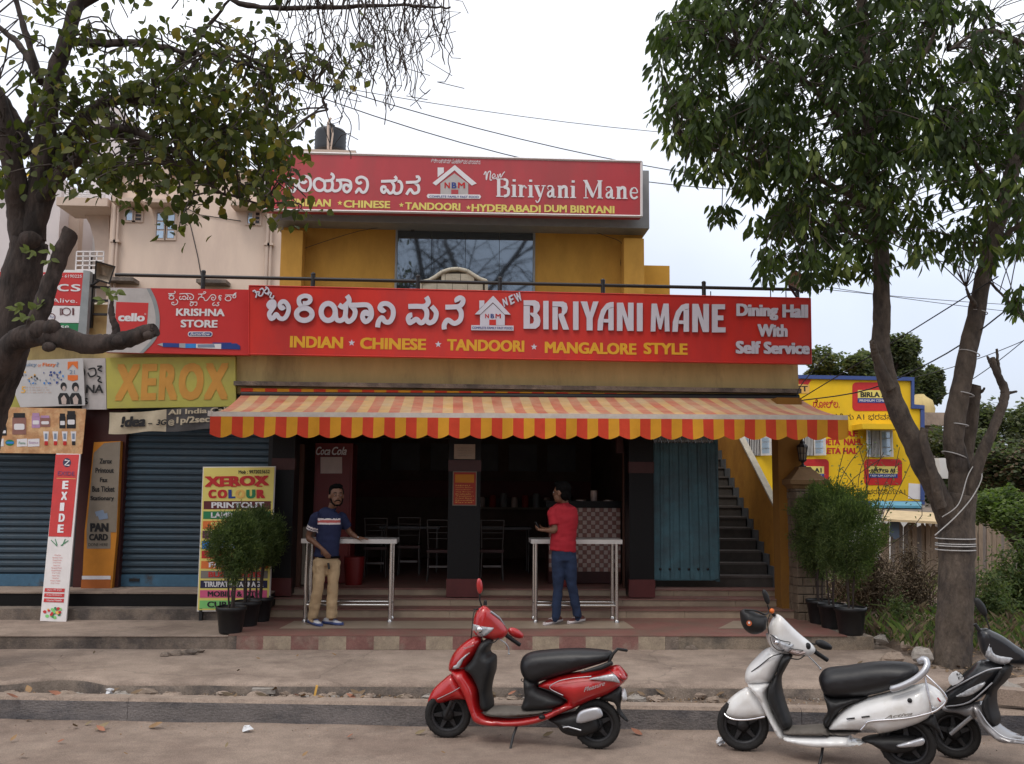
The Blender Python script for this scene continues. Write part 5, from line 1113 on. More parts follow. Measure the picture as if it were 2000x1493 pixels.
for t in (.06, .35, .65, .94):
    a, b = bl.lerp(br, t), fl.lerp(fr, t); mid = (a+b)/2+Vector((.35 if t < .5 else -.35, 0, -.08)); q = MB(); q.tube([a+Vector((0, 0, -.08)), mid, b+Vector((0, .02, -.05))], .022, 6); q.build('folding_arm', 'black_steel', AW)
# ------------------------------------------------------------------ terrace railing
TR = thing('terrace_railing', 'thin black pipe railing with round-topped posts running above the red signboards', 'railing', (0, 13.6, 4.7))
RY = 13.6
ra = P(225, 537, RY); rb_ = P(1562, 566, RY)
q = MB(); q.tube([ra, ra.lerp(rb_, .3)+Vector((0, 0, .0)), ra.lerp(rb_, .7), rb_], .026, 8); q.build('rail', 'black_steel', TR)
for u in (392, 602, 805, 965, 1168, 1369, 1557):
    t = (u-225)/(1562-225); c = ra.lerp(rb_, t); q = MB(); q.tube([(c.x, RY, 4.6), (c.x, RY, c.z+.07)], .032, 8); q.ell((c.x, RY, c.z+.07), (.036, .036, .03), 8, 6); q.build('rail_post', 'black_steel', TR)
for u in (1388, 1535, 1505):
    q = MB(); c = P(u, 572, RY); q.tube([(c.x, RY, 4.7), (c.x, RY, c.z+.02+.04*(u == 1505))], .008, 5); q.build('thin_rod', 'black_steel', TR)
PSt = thing('post_frame', 'black steel post with short crossbars carrying the left floodlight', 'post', (-5, 13.4, 4.0))
q = MB(); boxpx(q, 170, 535, 181, 640, 13.45, .07); q.build('post', 'black_steel', PSt)
for v in (561, 587, 614):
    q = MB(); boxpx(q, 182, v-2, 214, v+2, 13.45, .05); q.build('crossbar', 'black_steel', PSt)
q = MB(); boxpx(q, 165, 633, 206, 690, 13.6, .2); q.build('wall_stub', 'parapet_cream', LB)
CN = MB(); CN.ell(P(197, 607, 13.9), (.17, .12, .12), 10, 6); tag(CN.build('cement_bag', 'stone_beige'), 'dusty cream sack lying on the ledge behind the black post', 'sack')
def floodlight(label, c0, c1, c2, c3, Yv, stem):
    a = [P(u, v, Yv) for u, v in (c0, c1, c2, c3)]
    # tilt: the top edge leans towards the street
    t = thing('floodlight', label, 'floodlight', tuple(sum(a, Vector())/4), 'floodlights at the ends of the railing')
    a[0] += Vector((0, -.12, 0)); a[1] += Vector((0, -.02, 0)); nrm = (a[1]-a[0]).cross(a[3]-a[0]).normalized()
    if nrm.y < 0: nrm = -nrm
    q = MB(); cc = sum(a, Vector())/4; back = [cc+(p_-cc)*.55+nrm*.16 for p_ in a]
    fr2 = [cc+(p_-cc)*.84-nrm*.0 for p_ in a]
    q.add(a+back, [(0, 1, 5, 4), (1, 2, 6, 5), (2, 3, 7, 6), (3, 0, 4, 7), (4, 5, 6, 7)]); q.build('housing', 'black_steel', t)
    q = MB(); q.add(a+fr2, [(0, 1, 5, 4), (1, 2, 6, 5), (2, 3, 7, 6), (3, 0, 4, 7)]); q.build('frame', 'black_steel', t)
    q = MB(); f3 = [p_+nrm*.015 for p_ in fr2]; b3 = [cc+(p_-cc)*.45+nrm*.09 for p_ in a]; q.add(f3+b3, [(0, 1, 5, 4), (1, 2, 6, 5), (2, 3, 7, 6), (3, 0, 4, 7), (4, 5, 6, 7)]); q.build('reflector', 'flood_reflector', t)
    q = MB(); q.tube([a[3].lerp(a[2], .3)+nrm*.05, P(*stem, Yv+.1)], .02, 6); q.build('bracket', 'black_steel', t)
floodlight('black floodlight with pale reflector at the left end of the railing above the store sign', (193, 513), (227, 521), (214, 556), (184, 547), 13.3, (176, 560))
floodlight('black floodlight tilted at the right end of the railing under the hanging leaves', (1543, 528), (1582, 545), (1568, 574), (1533, 555), 13.3, (1556, 580))
# ------------------------------------------------------------------ stone arch panel on the terrace
SA = thing('stone_gable', 'pale beige arched panel of squared stone blocks standing behind the railing', 'panel', (-.5, 14.2, 4.1))
AY = 14.2; top = [(822, 552), (838, 549), (850, 542), (864, 532), (880, 527), (895, 526), (912, 530), (926, 539), (938, 546), (950, 550)]
q = MB(); qpx(q, top+[(950, 640), (822, 640)], AY, .12); q.build('backing', 'mortar', SA)
for a, b in zip(top[:-1], top[1:]):
    q = MB(); q.tube([P(*a, AY-.01), P(*b, AY-.01)], .035, 6); q.build('coping_stone', 'stone_beige', SA)
for j, v in enumerate((535, 551, 570, 589)):
    off = 0 if j % 2 else 14
    for i in range(6):
        x0 = 824+i*30-off; x1 = x0+29; x0, x1 = max(x0, 825), min(x1, 947)
        if j == 0: x0, x1 = max(x0, 862), min(x1, 926)
        if x1-x0 < 4: continue
        q = MB(); qpx(q, [(x0, v), (x1, v), (x1, v+(15 if j == 0 else 18)), (x0, v+(15 if j == 0 else 18))], AY-.02, .03); q.build('stone_block', 'stone_beige', SA)
q = MB(); qpx(q, [(818, 550), (824, 550), (824, 640), (818, 640)], AY-.03, .1); qpx(q, [(947, 548), (953, 548), (953, 640), (947, 640)], AY-.03, .1); q.build('side_stone', 'stone_beige', SA)
# ------------------------------------------------------------------ water tank
WT = thing('water_tank', 'black ribbed plastic water tank on the roof behind the upper signboard', 'water tank', tuple(P(645, 290, 18.6)))
c = P(645, 292, 18.6); z = c.z; R1 = (P(676, 280, 18.6).x-P(614, 280, 18.6).x)/2
h = P(645, 250, 18.6).z-z
prof = [(R1*.96, 0)]+[(R1*(1.0 if k % 2 else .965), h*(.05+.085*k)) for k in range(10)]+[(R1*.9, h*.95), (R1*.55, h*1.03), (R1*.2, h*1.05)]
q = MB(); q.lathe((c.x, 18.6, z-.05), prof, 28); q.build('body', 'tank_black', WT)
q = MB(); q.lathe((c.x, 18.6, z+h*1.0), [(R1*.25, 0), (R1*.27, .05), (R1*.1, .09)], 16); q.build('lid', 'tank_black', WT)
q = MB(); a = P(641, 292, 18.2); b = P(641, 240, 18.2); q.tube([a, b, b+Vector((.05, 0, .1))], .025, 6); q.tube([P(646, 292, 18.2), P(650, 262, 18.2), P(648, 250, 18.2)], .018, 6); q.build('pipe', 'wall_trim', WT)
# ------------------------------------------------------------------ blue metal door with folding gate above
DR = thing('metal_door', 'closed blue ribbed sheet metal door beside the dark stairs', 'door', (3.1, 13.55, .8))
DY = 13.5
def dq(q, u0, u1, v0, v1, off, th): 
    f_ = lambda u, v: P(u+(v-865)/(1135-865)*((u-1270)/135)*9, v, DY-off); q.poly([f_(u0, v0), f_(u1, v0), f_(u1, v1), f_(u0, v1)], (0, th, 0)); return q
q = MB(); dq(q, 1270, 1397, 866, 1134, 0, .03); q.build('backing', 'door_blue', DR)
w_ = 127/7
for k in range(7):
    q = MB(); dq(q, 1271.5+k*w_, 1271.5+(k+1)*w_-2.4, 868, 1132, .014, .014); q.build('panel', 'door_blue', DR)
    q = MB(); dq(q, 1271.5+k*w_+6, 1271.5+k*w_+8.5, 869, 1131, .020, .006); q.build('panel_rib', 'door_blue', DR)
for k in range(6):
    q = MB(); c = P(1290+k*18.5, 1112, DY-.022); q.ell(c, (.02, .012, .02), 8, 5); q.build('bolt', 'black_steel', DR)
q = MB(); a, b = P(1396, 1000, DY).x, P(1404, 1000, DY).x; boxpx(q, 1397, 852, 1404, 1136, DY, .06); q.build('frame', 'door_blue', DR)
GT = thing('folding_gate', 'grey collapsible lattice grille showing above the blue door', 'gate', (3.1, 13.6, 2.9))
for k in range(10):
    for s in (0, 1):
        q = MB(); u = 1268+k*13.2; q.tube([P(u+(13.2 if s else 0), 872, 13.58+.008*s), P(u+(0 if s else 13.2), 838, 13.58+.008*s)], .009, 5); q.build('lattice_bar', 'frame_grey', GT)
q = MB(); boxpx(q, 1266, 838, 1404, 842, 13.56, .04); q.build('top_rail', 'black_steel', GT)
# ------------------------------------------------------------------ stainless standing tables
def table(label, xl, xr, ytop, Yf, foot_v, rear_dx):
    A, B = P(xl, ytop, Yf).x, P(xr, ytop, Yf).x; zt = P((xl+xr)/2, ytop, Yf).z; zf = .478; D_ = .42
    t = thing('standing_table', label, 'table', ((A+B)/2, Yf+D_/2, zf), 'steel standing tables before the steps')
    q = MB(); q.box((A-.02, Yf-.03, zt-.055), (B+.02, Yf+D_+.03, zt)); q.build('table_top', 'table_top', t)
    for x in (A+.05, B-.05):
        for y in (Yf+.03, Yf+D_-.03):
            if y > Yf+.4-.05 or True:
                zz = .478 if y < 12.93 else .595
            q = MB(); q.tube([(x, y, zz), (x, y, zt-.055)], .024, 12); q.lathe((x, y, zz), [(.032, 0), (.032, .03), (.026, .04)], 10); q.build('leg', 'steel', t)
    for y in (Yf+.03, Yf+D_-.03):
        q = MB(); q.tube([(A+.05, y, .70), (B-.05, y, .70)], .017, 8); q.build('stretcher', 'steel', t)
    for x in (A+.05, B-.05):
        q = MB(); q.tube([(x, Yf+.03, .70), (x, Yf+D_-.03, .70)], .015, 8); q.build('side_rail', 'steel', t)
table('steel standing table the man in the navy shirt leans on', 592, 772, 1053, 12.42, 1214, 0)
table('steel standing table in front of the man in the red shirt', 1040, 1212, 1054, 12.42, 1214, 0)
# ------------------------------------------------------------------ inside the restaurant
CF = thing('drinks_cooler', 'tall dark red soft drink cooler with white script standing inside the entrance', 'cooler', (-2, 14.3, .78))
CY = 14.3
A, B = P(612, 1000, CY).x, P(686, 1000, CY).x; zt = P(650, 866, CY).z
q = MB(); q.box((A, CY, .79), (B, CY+.6, zt)); q.build('cabinet', 'cooler_red', CF)
q = MB(); q.box((A+.03, CY-.03, 1.0), (B-.03, CY, zt-.32)); q.build('door', 'cooler_red', CF)
q = MB(); qpx(q, [(626, 893), (668, 893), (668, 925), (626, 925)], CY-.034, .003); q.build('notice', 'tile_pale', CF)
q = MB(); tpx(q, 'Coca', 617, 889, 645, 873, CY-.03, bold=.05, shear=.35, lift=.006); tpx(q, 'Cola', 648, 889, 677, 873, CY-.03, bold=.05, shear=.35, lift=.006)
q.build('script', 'print_white', CF)
CT = thing('service_counter', 'counter fronted with brown and cream chequered tiles inside the restaurant', 'counter', (1.9, 14.6, .78))
TY = 14.4
A, B = P(1072, 1050, TY).x, P(1212, 1050, TY).x; zt, zb = P(1140, 992, TY).z, P(1140, 1117, TY).z
q = MB(); q.box((A, TY+.02, .79), (B, TY+.6, zt)); q.build('body', 'maroon_dark', CT)
q = MB(); nx = 17; nzr = 15
for i in range(nx):
    for j in range(nzr):
        a = A+(B-A)*i/nx; b = A+(B-A)*(i+1)/nx; c = zb+(zt-zb)*j/nzr; d = zb+(zt-zb)*(j+1)/nzr
        q.box((a+.002, TY, c+.002), (b-.002, TY+.019, d-.002), (i+j) % 2)
tag(q.build('chequered_tiles', ['tile_brown', 'tile_pale'], CT), kind='stuff')
q = MB(); q.box((A-.05, TY-.05, zt), (B+.05, TY+.65, zt+.10)); q.build('counter_top', 'black_granite', CT)
q = MB(); c = P(1160, 975, TY+.2); q.lathe((c.x, TY+.2, zt+.10), [(.05, 0), (.055, .12), (.05, .16)], 12); tag(q.build('paper_cup', 'tile_pale'), 'small white cup standing on the black counter top', 'cup')
for u in (1134, 1187):
    q = MB(); c = P(u, 982, TY+.2); q.lathe((c.x, TY+.15, zt+.10), [(.07, 0), (.08, .015), (.03, .02)], 14); tag(q.build('plate', 'tile_pale'), 'white plate on the counter, %s the cup' % ('beside and left of' if u < 1160 else 'on the far right side of'), 'plate')
q = MB(); 
q.lathe((P(1106, 1100, 14.0).x, 14.0, .79), [(.14, 0), (.16, .35), (.13, .42), (.05, .45)], 14); q2_ = q.build('bin_body', 'cooler_red'); tag(q2_, 'orange-red plastic bin seen between the legs of the man in the red shirt', 'bin'); q2_.name = 'plastic_bin'
q = MB(); a = P(692, 1092, 14.1); q.lathe((a.x, 14.1, .79), [(.12, 0), (.15, .3), (.15, .40)], 14); tag(q.build('waste_bin', 'cooler_red'), 'small red bin standing by the foot of the drinks cooler', 'bin')
def chair(u, Yv, label, flip=False):
    c = P(u, 1000, Yv).x; z0 = .79; t = thing('steel_chair', label, 'chair', (c, Yv, z0), 'steel chairs and tables inside')
    w2 = .17
    for s in (-1, 1):
        q = MB(); q.tube([(c+s*w2, Yv, z0), (c+s*w2*.92, Yv+.02, z0+.45), (c+s*w2*1.05, Yv-.03, z0+.92)], .011, 8); q.build('leg', 'dull_steel', t)
        q = MB(); q.tube([(c+s*w2, Yv+.38, z0), (c+s*w2*.92, Yv+.34, z0+.44)], .011, 8); q.build('leg', 'dull_steel', t)
    for zz in (.92, .82, .73, .64):
        q = MB(); q.tube([(c-w2, Yv-.02, z0+zz), (c+w2, Yv-.02, z0+zz)], .011 if zz > .9 else .007, 8); q.build('back_bar', 'dull_steel', t)
    q = MB(); q.rbox((c, Yv+.18, z0+.45), (.36, .38, .04)); q.build('seat', 'maroon_dark', t)
    q = MB(); q.rbox((c, Yv+.0, z0+.22), (.28, .012, .03)); q.build('stretcher', 'dull_steel', t)
chair(858, 14.6, 'steel ladder-back chair just left of the middle pillar'); chair(962, 14.7, 'steel ladder-back chair just right of the middle pillar'); chair(800, 15.6, 'steel chair farther inside, left of the ladder-back chair'); chair(735, 15.2, 'steel chair behind the left standing table')
def dtable(u, Yv, label):
    c = P(u, 1000, Yv).x; z0 = .79; t = thing('dining_table', label, 'table', (c, Yv, z0), 'dining tables inside')
    q = MB(); q.box((c-.5, Yv, z0+.72), (c+.5, Yv+.6, z0+.76)); q.build('table_top', 'dark_panel', t)
    for s in (-1, 1):
        for d in (.05, .55): q = MB(); q.tube([(c+s*.46, Yv+d, z0), (c+s*.46, Yv+d, z0+.72)], .014, 6); q.build('leg', 'dull_steel', t)
dtable(800, 16.1, 'dark dining table left of the middle pillar'); dtable(980, 16.0, 'dark dining table right of the middle pillar')
WP = thing('white_pedestal', 'pale standing cabinet with tapered sides inside the entrance, left of the cooler', 'cabinet', (-2.6, 13.95, .79))
q = MB(); qpx(q, [(585, 1048), (606, 1048), (604, 1142), (576, 1142)], 13.9, .4); q.build('body', 'tan_board', WP)
q = MB(); qpx(q, [(578, 1030), (608, 1030), (608, 1049), (578, 1049)], 13.86, .5); q.build('top', 'tan_board', WP)
SHF = thing('wall_shelf', 'dim shelf with a row of jars and boxes on the back wall of the restaurant', 'shelf', (1.2, 19.2, 1.7))
q = MB(); q.box((0.2, 19.1, 1.78), (2.4, 19.5, 1.82)); q.build('board', 'tan_board', SHF)
for k in range(9): q = MB(); q.lathe((.35+.22*k, 19.25, 1.82), [(.07, 0), (.07, .16+.04*(k % 3)), (.05, .2+.04*(k % 3))], 10); tag(q.build('jar', ('tile_pale', 'poster_red', 'frame_grey')[k % 3]), 'storage jar on the dim back shelf, number %s from the left' % ('one two three four five six seven eight nine'.split()[k]), 'jar', 'jars on the back shelf')
FN = thing('ceiling_fan', 'brown ceiling fan hanging in the dark dining room', 'fan', (-.9, 16.2, 3.2))
q = MB(); q.tube([(-.9, 16.2, 3.46), (-.9, 16.2, 3.1)], .015, 6); q.lathe((-.9, 16.2, 3.02), [(.05, 0), (.1, .02), (.1, .08), (.04, .1)], 14); q.build('motor', 'tan_board', FN)
for k in range(3): q = MB(); q.rbox((-.9+.38*math.cos(2.1*k+.5), 16.2+.38*math.sin(2.1*k+.5), 3.05), (.6, .12, .01), 2.1*k+.5); q.build('blade', 'tan_board', FN)
# notices on the middle pillar
NP = thing('menu_poster', 'framed red and orange poster with lines of print on the middle pillar', 'poster', (0, 13.27, 1.6))
q = MB(); boxpx(q, 884, 921, 931, 988, 13.28, .012); q.build('frame', 'tan_board', NP)
q = MB(); boxpx(q, 886, 923, 929, 986, 13.274, .006); q.build('sheet', 'poster_red', NP)
q = MB(); boxpx(q, 889, 927, 926, 943, 13.270, .002, 0)
for k in range(9): tpx(q, ['MENU', 'Chicken Biriyani', 'Mutton Biriyani', 'Veg Biriyani', 'Kabab', 'Tandoori', 'Fried Rice', 'Noodles', 'Parcel'][k], 890, 950+4.1*k, 918+((k*5) % 9), 947.5+4.1*k, 13.272, mi=1)
q.build('print', ['orange_board', 'print_gold'], NP)
N2 = thing('wall_notice', 'small pale notice sheet high on the middle pillar', 'notice', (0, 13.27, 2.5))
q = MB(); boxpx(q, 887, 868, 928, 897, 13.278, .012); q.build('sheet', 'beige_tile', N2)
q = MB()
for k in range(4): tpx(q, ['Self Service Only', 'Please pay first', 'Timings 11am - 11pm', 'Thank you'][k], 893, 877+5*k, 922, 874+5*k, 13.276, mi=0)
q.build('print', 'print_grey', N2)
q = MB(); boxpx(q, 1204, 855, 1217, 885, 13.6, .15); tag(q.build('meter_box', 'maroon_dark'), 'small brown box on the wall at the top right of the restaurant opening', 'box')
# ------------------------------------------------------------------ stone gate pillar with lantern
GP2 = thing('stone_gate_pillar', 'low gate pillar of rough stacked stone blocks with broad tan cap beside the stairs', 'pillar', (4.9, 12.8, .46))
PY2 = 12.75
A, B = P(1556, 1100, PY2).x, P(1612, 1100, PY2).x; zc = P(1585, 955, PY2).z
q = MB(); q.box((A+.02, PY2+.02, .4), (B-.02, PY2+.43, zc)); q.build('core', 'mortar', GP2)
r = random.Random(9); z = .46; row = 0
while z < zc-.02:
    h = min(r.uniform(.10, .13), zc-z); W = B-A; cuts = [0, r.uniform(.35, .65)*W, W] if row % 2 else [0, r.uniform(.2, .35)*W, r.uniform(.6, .8)*W, W]
    for a, b in zip(cuts[:-1], cuts[1:]):
        q = MB(); o = r.uniform(0, .02); x0, x1, z0, z1 = A+a+.004, A+b-.004, z+.004, z+h-.004; y = PY2-o; g = .012
        q.add([(x0, y+g, z0), (x1, y+g, z0), (x1, y+g, z1), (x0, y+g, z1), (x0+g, y, z0+g), (x1-g, y, z0+g), (x1-g, y, z1-g), (x0+g, y, z1-g), (x0, y+.2, z0), (x1, y+.2, z0), (x1, y+.2, z1), (x0, y+.2, z1)],
              [(4, 5, 6, 7), (0, 1, 5, 4), (1, 2, 6, 5), (2, 3, 7, 6), (3, 0, 4, 7), (0, 8, 9, 1), (3, 2, 10, 11), (0, 3, 11, 8), (1, 9, 10, 2)]); q.build('stone', 'stone_pillar', GP2)
    for s, xx in ((-1, A), (1, B)):
        q = MB(); o = r.uniform(0, .015); q.box((xx-.02 if s > 0 else xx-o, PY2+.21, z+.004), (xx+o if s > 0 else xx+.02, PY2+.44, z+h-.004)); q.build('stone', 'stone_pillar', GP2)
    z += h; row += 1
cx = (A+B)/2; cy = PY2+.22; hw = (B-A)/2
def sq(h2, z): return [Vector((cx+a*h2, cy+b*h2, z)) for a, b in ((-1, -1), (1, -1), (1, 1), (-1, 1))]
q = MB(); zz = zc; q.rings([sq(hw*1.05, zz), sq(hw*1.2, zz+.04), sq(hw*1.38, zz+.06), sq(hw*1.4, zz+.12), sq(hw*1.25, zz+.13), sq(hw*.5, zz+.27), sq(hw*.42, zz+.30)], smooth=False); q.build('cap', 'stone_cap', GP2)
LT = thing('lantern', 'small black carriage lantern on top of the stone gate pillar', 'lantern', (cx, cy, zz+.30)); zz += .30
q = MB(); q.lathe((cx, cy, zz), [(.05, 0), (.05, .015), (.02, .03), (.018, .06), (.055, .085), (.06, .10)], 8, smooth=False); q.build('base', 'lantern', LT)
q = MB(); q.lathe((cx, cy, zz+.10), [(.045, 0), (.065, .17)], 8, smooth=False); q.build('lamp_glass', 'lamp_glass', LT)
q = MB()
for k in range(8):
    a = 2*PI*k/8; q.tube([(cx+.048*math.cos(a), cy+.048*math.sin(a), zz+.10), (cx+.07*math.cos(a), cy+.07*math.sin(a), zz+.28)], .006, 4)
q.tube([(cx+.06*math.cos(2*PI*k/16), cy+.06*math.sin(2*PI*k/16), zz+.19) for k in range(17)], .005, 4); q.build('cage', 'lantern', LT)
q = MB(); q.lathe((cx, cy, zz+.27), [(.085, 0), (.07, .03), (.035, .06), (.03, .085), (.012, .10), (.015, .125), (.003, .145)], 8, smooth=False); q.build('roof', 'lantern', LT)
# ------------------------------------------------------------------ overhead cables
def cable(pts, r_=.012, sag=0.0, label='', n=14):
    r_ *= .62; q = MB(); a, b = [P(u, v, Yv) for u, v, Yv in (pts[0], pts[-1])]
    if len(pts) == 2:
        c = [a.lerp(b, k/n)+Vector((0, 0, -sag*4*(k/n)*(1-k/n))) for k in range(n+1)]
    else: c = catmull([P(u, v, Yv) for u, v, Yv in pts], 5)
    q.tube(c, r_, 5); tag(q.build('overhead_cable', 'cable'), label, 'cable', 'overhead cables crossing the sky')
cable([(-60, 15, 15), (1420, 268, 22)], .012, .35, 'highest thin cable crossing the sky from the left tree to the right tree')
cable([(330, 66, 15), (1500, 360, 21)], .016, .35, 'upper of the paired cables sloping down behind the roof signboard')
cable([(430, 115, 15), (1500, 372, 21)], .016, .55, 'lower of the paired cables sloping down behind the roof signboard')
cable([(-40, 105, 16), (640, 165, 22)], .010, .1, 'thin cable passing behind the crown of the left tree')
cable([(1560, 560, 20), (2060, 600, 22)], .012, .05, 'upper near-level cable right of the big signboard')
cable([(1560, 552, 20), (2060, 618, 22)], .012, .05, 'lower near-level cable right of the big signboard')
cable([(1562, 780, 13.2), (1750, 665, 11), (1950, 540, 10)], .012, 0, 'dark wire rising from the awning end to the forked tree')
cable([(1562, 783, 13.2), (1700, 760, 12), (1850, 690, 11), (1960, 610, 10)], .014, 0, 'grey cable running from the awning end across the trunk')
cable([(1620, 690, 13.2), (1560, 760, 13.2), (1565, 800, 13.2)], .012, 0, 'short slack wire hanging beside the signboard end')
cable([(1750, 745, 30), (2080, 628, 26)], .02, .2, 'faint distant cable over the dark trees at the right')
cable([(1830, 780, 14), (2060, 610, 12)], .010, .1, 'thin stay wire slanting up at the right edge')
# cables sagging on the parapet of the upper wall
cable([(552, 500, 16.1), (700, 452, 16.1), (800, 440, 16.1)], .008, 0, 'thin wire stapled on the ochre wall left of the upper window')
cable([(1120, 440, 16.1), (1180, 460, 16.1), (1216, 478, 16.1), (1216, 525, 16.1)], .008, 0, 'thin wire hanging down the ochre wall right of the upper window')
# ================================================================== leaves
def leaf_shape(L_, W_, curl=.15, fold=.12):
    # flat pointed leaf along +x, bent downwards, folded along the midrib
    pr = [(0, 0), (.12, .5), (.42, 1), (.75, .62), (1, 0)]
    vs = []
    for t, w_ in pr:
        z = -curl*L_*t*t; vs.append((t*L_, 0, z))
    for s in (1, -1):
        for t, w_ in pr[1:-1]: vs.append((t*L_, s*w_*W_/2, -curl*L_*t*t+fold*w_*W_))
    f = []
    for s, o in ((1, 5), (-1, 8)):
        tri = [(0, 1, o), (1, 2, o+1, o), (2, 3, o+2, o+1), (3, 4, o+2)]
        f += [t if s > 0 else t[::-1] for t in tri]
    return vs, f
def leaf_at(mb_, p, d, up, L_, W_, mi, curl=.15):
    vs, f = leaf_shape(L_, W_, curl); d = Vector(d).normalized(); up = Vector(up); y = up.cross(d)
    if y.length < 1e-3: y = d.orthogonal()
    y.normalize(); z = d.cross(y); m_ = Matrix((d, y, z)).transposed()
    mb_.add([Vector(p)+m_@Vector(v) for v in vs], f, mi, True)
def bough(pts, r0, r1, seed=0, wob=.02, n=5, knots=0):
    c = catmull([Vector(p) for p in pts], n); r = random.Random(seed); m_ = len(c)
    for i in range(1, m_-1): c[i] += Vector((r.uniform(-wob, wob), r.uniform(-wob, wob), r.uniform(-wob, wob)))
    rad = [(r0+(r1-r0)*i/(m_-1))*(1+r.uniform(-.035, .035)) for i in range(m_)]
    return c, rad
def roughen(mb_, amp, sc_):
    for i, v in enumerate(mb_.v):
        k = Vector((v.x*sc_, v.y*sc_, v.z*sc_*.45)); n_ = noise.noise_vector(k)*amp+noise.noise_vector(k*2.7)*amp*.5; mb_.v[i] = v+n_
def near_pt(nodes, p): return min(nodes, key=lambda q: (q-p).length_squared)

# ------------------------------------------------------------------ left tree
LTree = thing('broadleaf_tree', 'dark gnarled tree at the left edge with round leaves and a sawn-off low branch', 'tree', (-4.4, 10.1, .3))
TYl = 10.0
def L3(u, v, y=TYl): return P(u, v, y)
q = MB(); nodes = []
limbs = [  # (px path with depth), radii
 ([(-95, 1330, 10.2), (-70, 1000, 10.2), (-40, 820, 10.1), (10, 690, 10.0), (38, 560, 10), (58, 470, 10)], .34, .22),
 ([(52, 500, 10), (38, 420, 10), (30, 360, 9.9), (10, 250, 9.8), (-30, 130, 9.7), (-60, 0, 9.6)], .17, .09),
 ([(60, 480, 10), (72, 380, 10), (90, 260, 10), (105, 160, 9.9), (135, 60, 9.8), (165, -40, 9.7), (190, -200, 9.6)], .15, .07),
 ([(66, 470, 10), (80, 400, 10), (110, 320, 10.1), (150, 250, 10.2), (195, 205, 10.3), (260, 195, 10.3), (340, 215, 10.2), (420, 260, 10.1)], .14, .03),
 ([(60, 420, 10), (110, 350, 9.9), (165, 300, 9.8), (230, 250, 9.8), (330, 290, 9.7), (390, 330, 9.6)], .10, .025),
 ([(100, 190, 9.9), (130, 90, 9.9), (190, 85, 9.8), (280, 85, 9.7), (350, 100, 9.6), (430, 110, 9.5), (520, 140, 9.4)], .07, .018),
 ([(150, 20, 9.8), (230, -30, 9.7), (370, -40, 9.6), (480, 10, 9.5), (620, 15, 9.4), (760, 10, 9.3), (880, 15, 9.2)], .06, .012),
 ([(80, 160, 10), (40, 90, 10.2), (-20, 40, 10.4)], .06, .03), ([(75, 150, 10), (50, 60, 10), (20, -30, 10)], .05, .03),
 ([(200, 205, 10.3), (300, 170, 10.2), (400, 60, 10.0), (460, -20, 9.9)], .05, .015), ([(380, 60, 9.8), (440, 90, 9.7), (520, 130, 9.5), (600, 150, 9.4), (640, 215, 9.4)], .03, .010),
 ([(195, 250, 9.9), (290, 290, 9.8), (380, 340, 9.6), (440, 380, 9.6), (520, 400, 9.6)], .04, .010),
 ([(30, 640, 10), (-20, 560, 10.2), (-60, 470, 10.3)], .14, .09),
 ([(60, 300, 10), (15, 210, 9.9), (-40, 150, 9.8)], .09, .05), ([(15, 320, 10), (50, 250, 10.1), (70, 200, 10.2)], .06, .03),
 ([(-30, 760, 9.6), (0, 715, 9.4), (30, 670, 9.3), (70, 655, 9.2), (120, 660, 9.1), (170, 672, 9.1), (230, 668, 9.1), (285, 650, 9.1), (303, 646, 9.1)], .17, .075),   # low sawn bough
 ([(226, 662, 9.1), (228, 640, 9.1), (216, 615, 9.1), (218, 590, 9.1), (214, 575, 9.1)], .05, .022),
 ([(62, 655, 9.2), (80, 610, 9.2), (95, 560, 9.2), (115, 505, 9.2), (140, 452, 9.2)], .11, .085),
]
for i, (pp, r0, r1) in enumerate(limbs):
    r0 *= .82; r1 *= .82; c, rad = bough([P(*k) for k in pp], r0, r1, i, .004, 9)
    q.tube(c, rad, 22 if r0 > .06 else 10)
    if i < 12: nodes += c[4:] if i > 0 else []
r = random.Random(11)
for (u, v, yv, s_) in ((102, 640, 9.05, .09), (230, 668, 9.02, .07), (80, 645, 9.1, .12), (290, 655, 9.05, .05), (60, 470, 9.85, .12), (20, 640, 9.9, .1), (96, 676, 9.0, .06)): q.ell(P(u, v, yv), (s_, s_*.8, s_*.8), 8, 6)
roughen(q, .018, 9); q.build('trunk', 'bark', LTree)
def blob(cx, cy, rx, ry): 
    a = r.random()*6.283; d = math.sqrt(r.random()); return cx+rx*d*math.cos(a), cy+ry*d*math.sin(a)
zones = [((230, 230, 170, 95), 54), ((400, 215, 140, 100), 62), ((60, 250, 110, 110), 18), ((450, 270, 110, 80), 40), ((290, 120, 170, 60), 24), ((500, 110, 100, 70), 14), ((420, 60, 140, 50), 10), ((540, 240, 50, 55), 9),
         ((330, 335, 170, 30), 26), ((150, 330, 90, 30), 12), ((90, 60, 110, 60), 9), ((545, 330, 45, 50), 10), ((375, 385, 40, 20), 4), ((465, 370, 45, 18), 5), ((300, -120, 420, 110), 40), ((-140, 120, 120, 220), 40), ((670, 90, 50, 60), 4), ((365, 432, 25, 10), 2), ((555, 400, 35, 18), 4)]
tw = MB(); lf = MB(); leaves = []
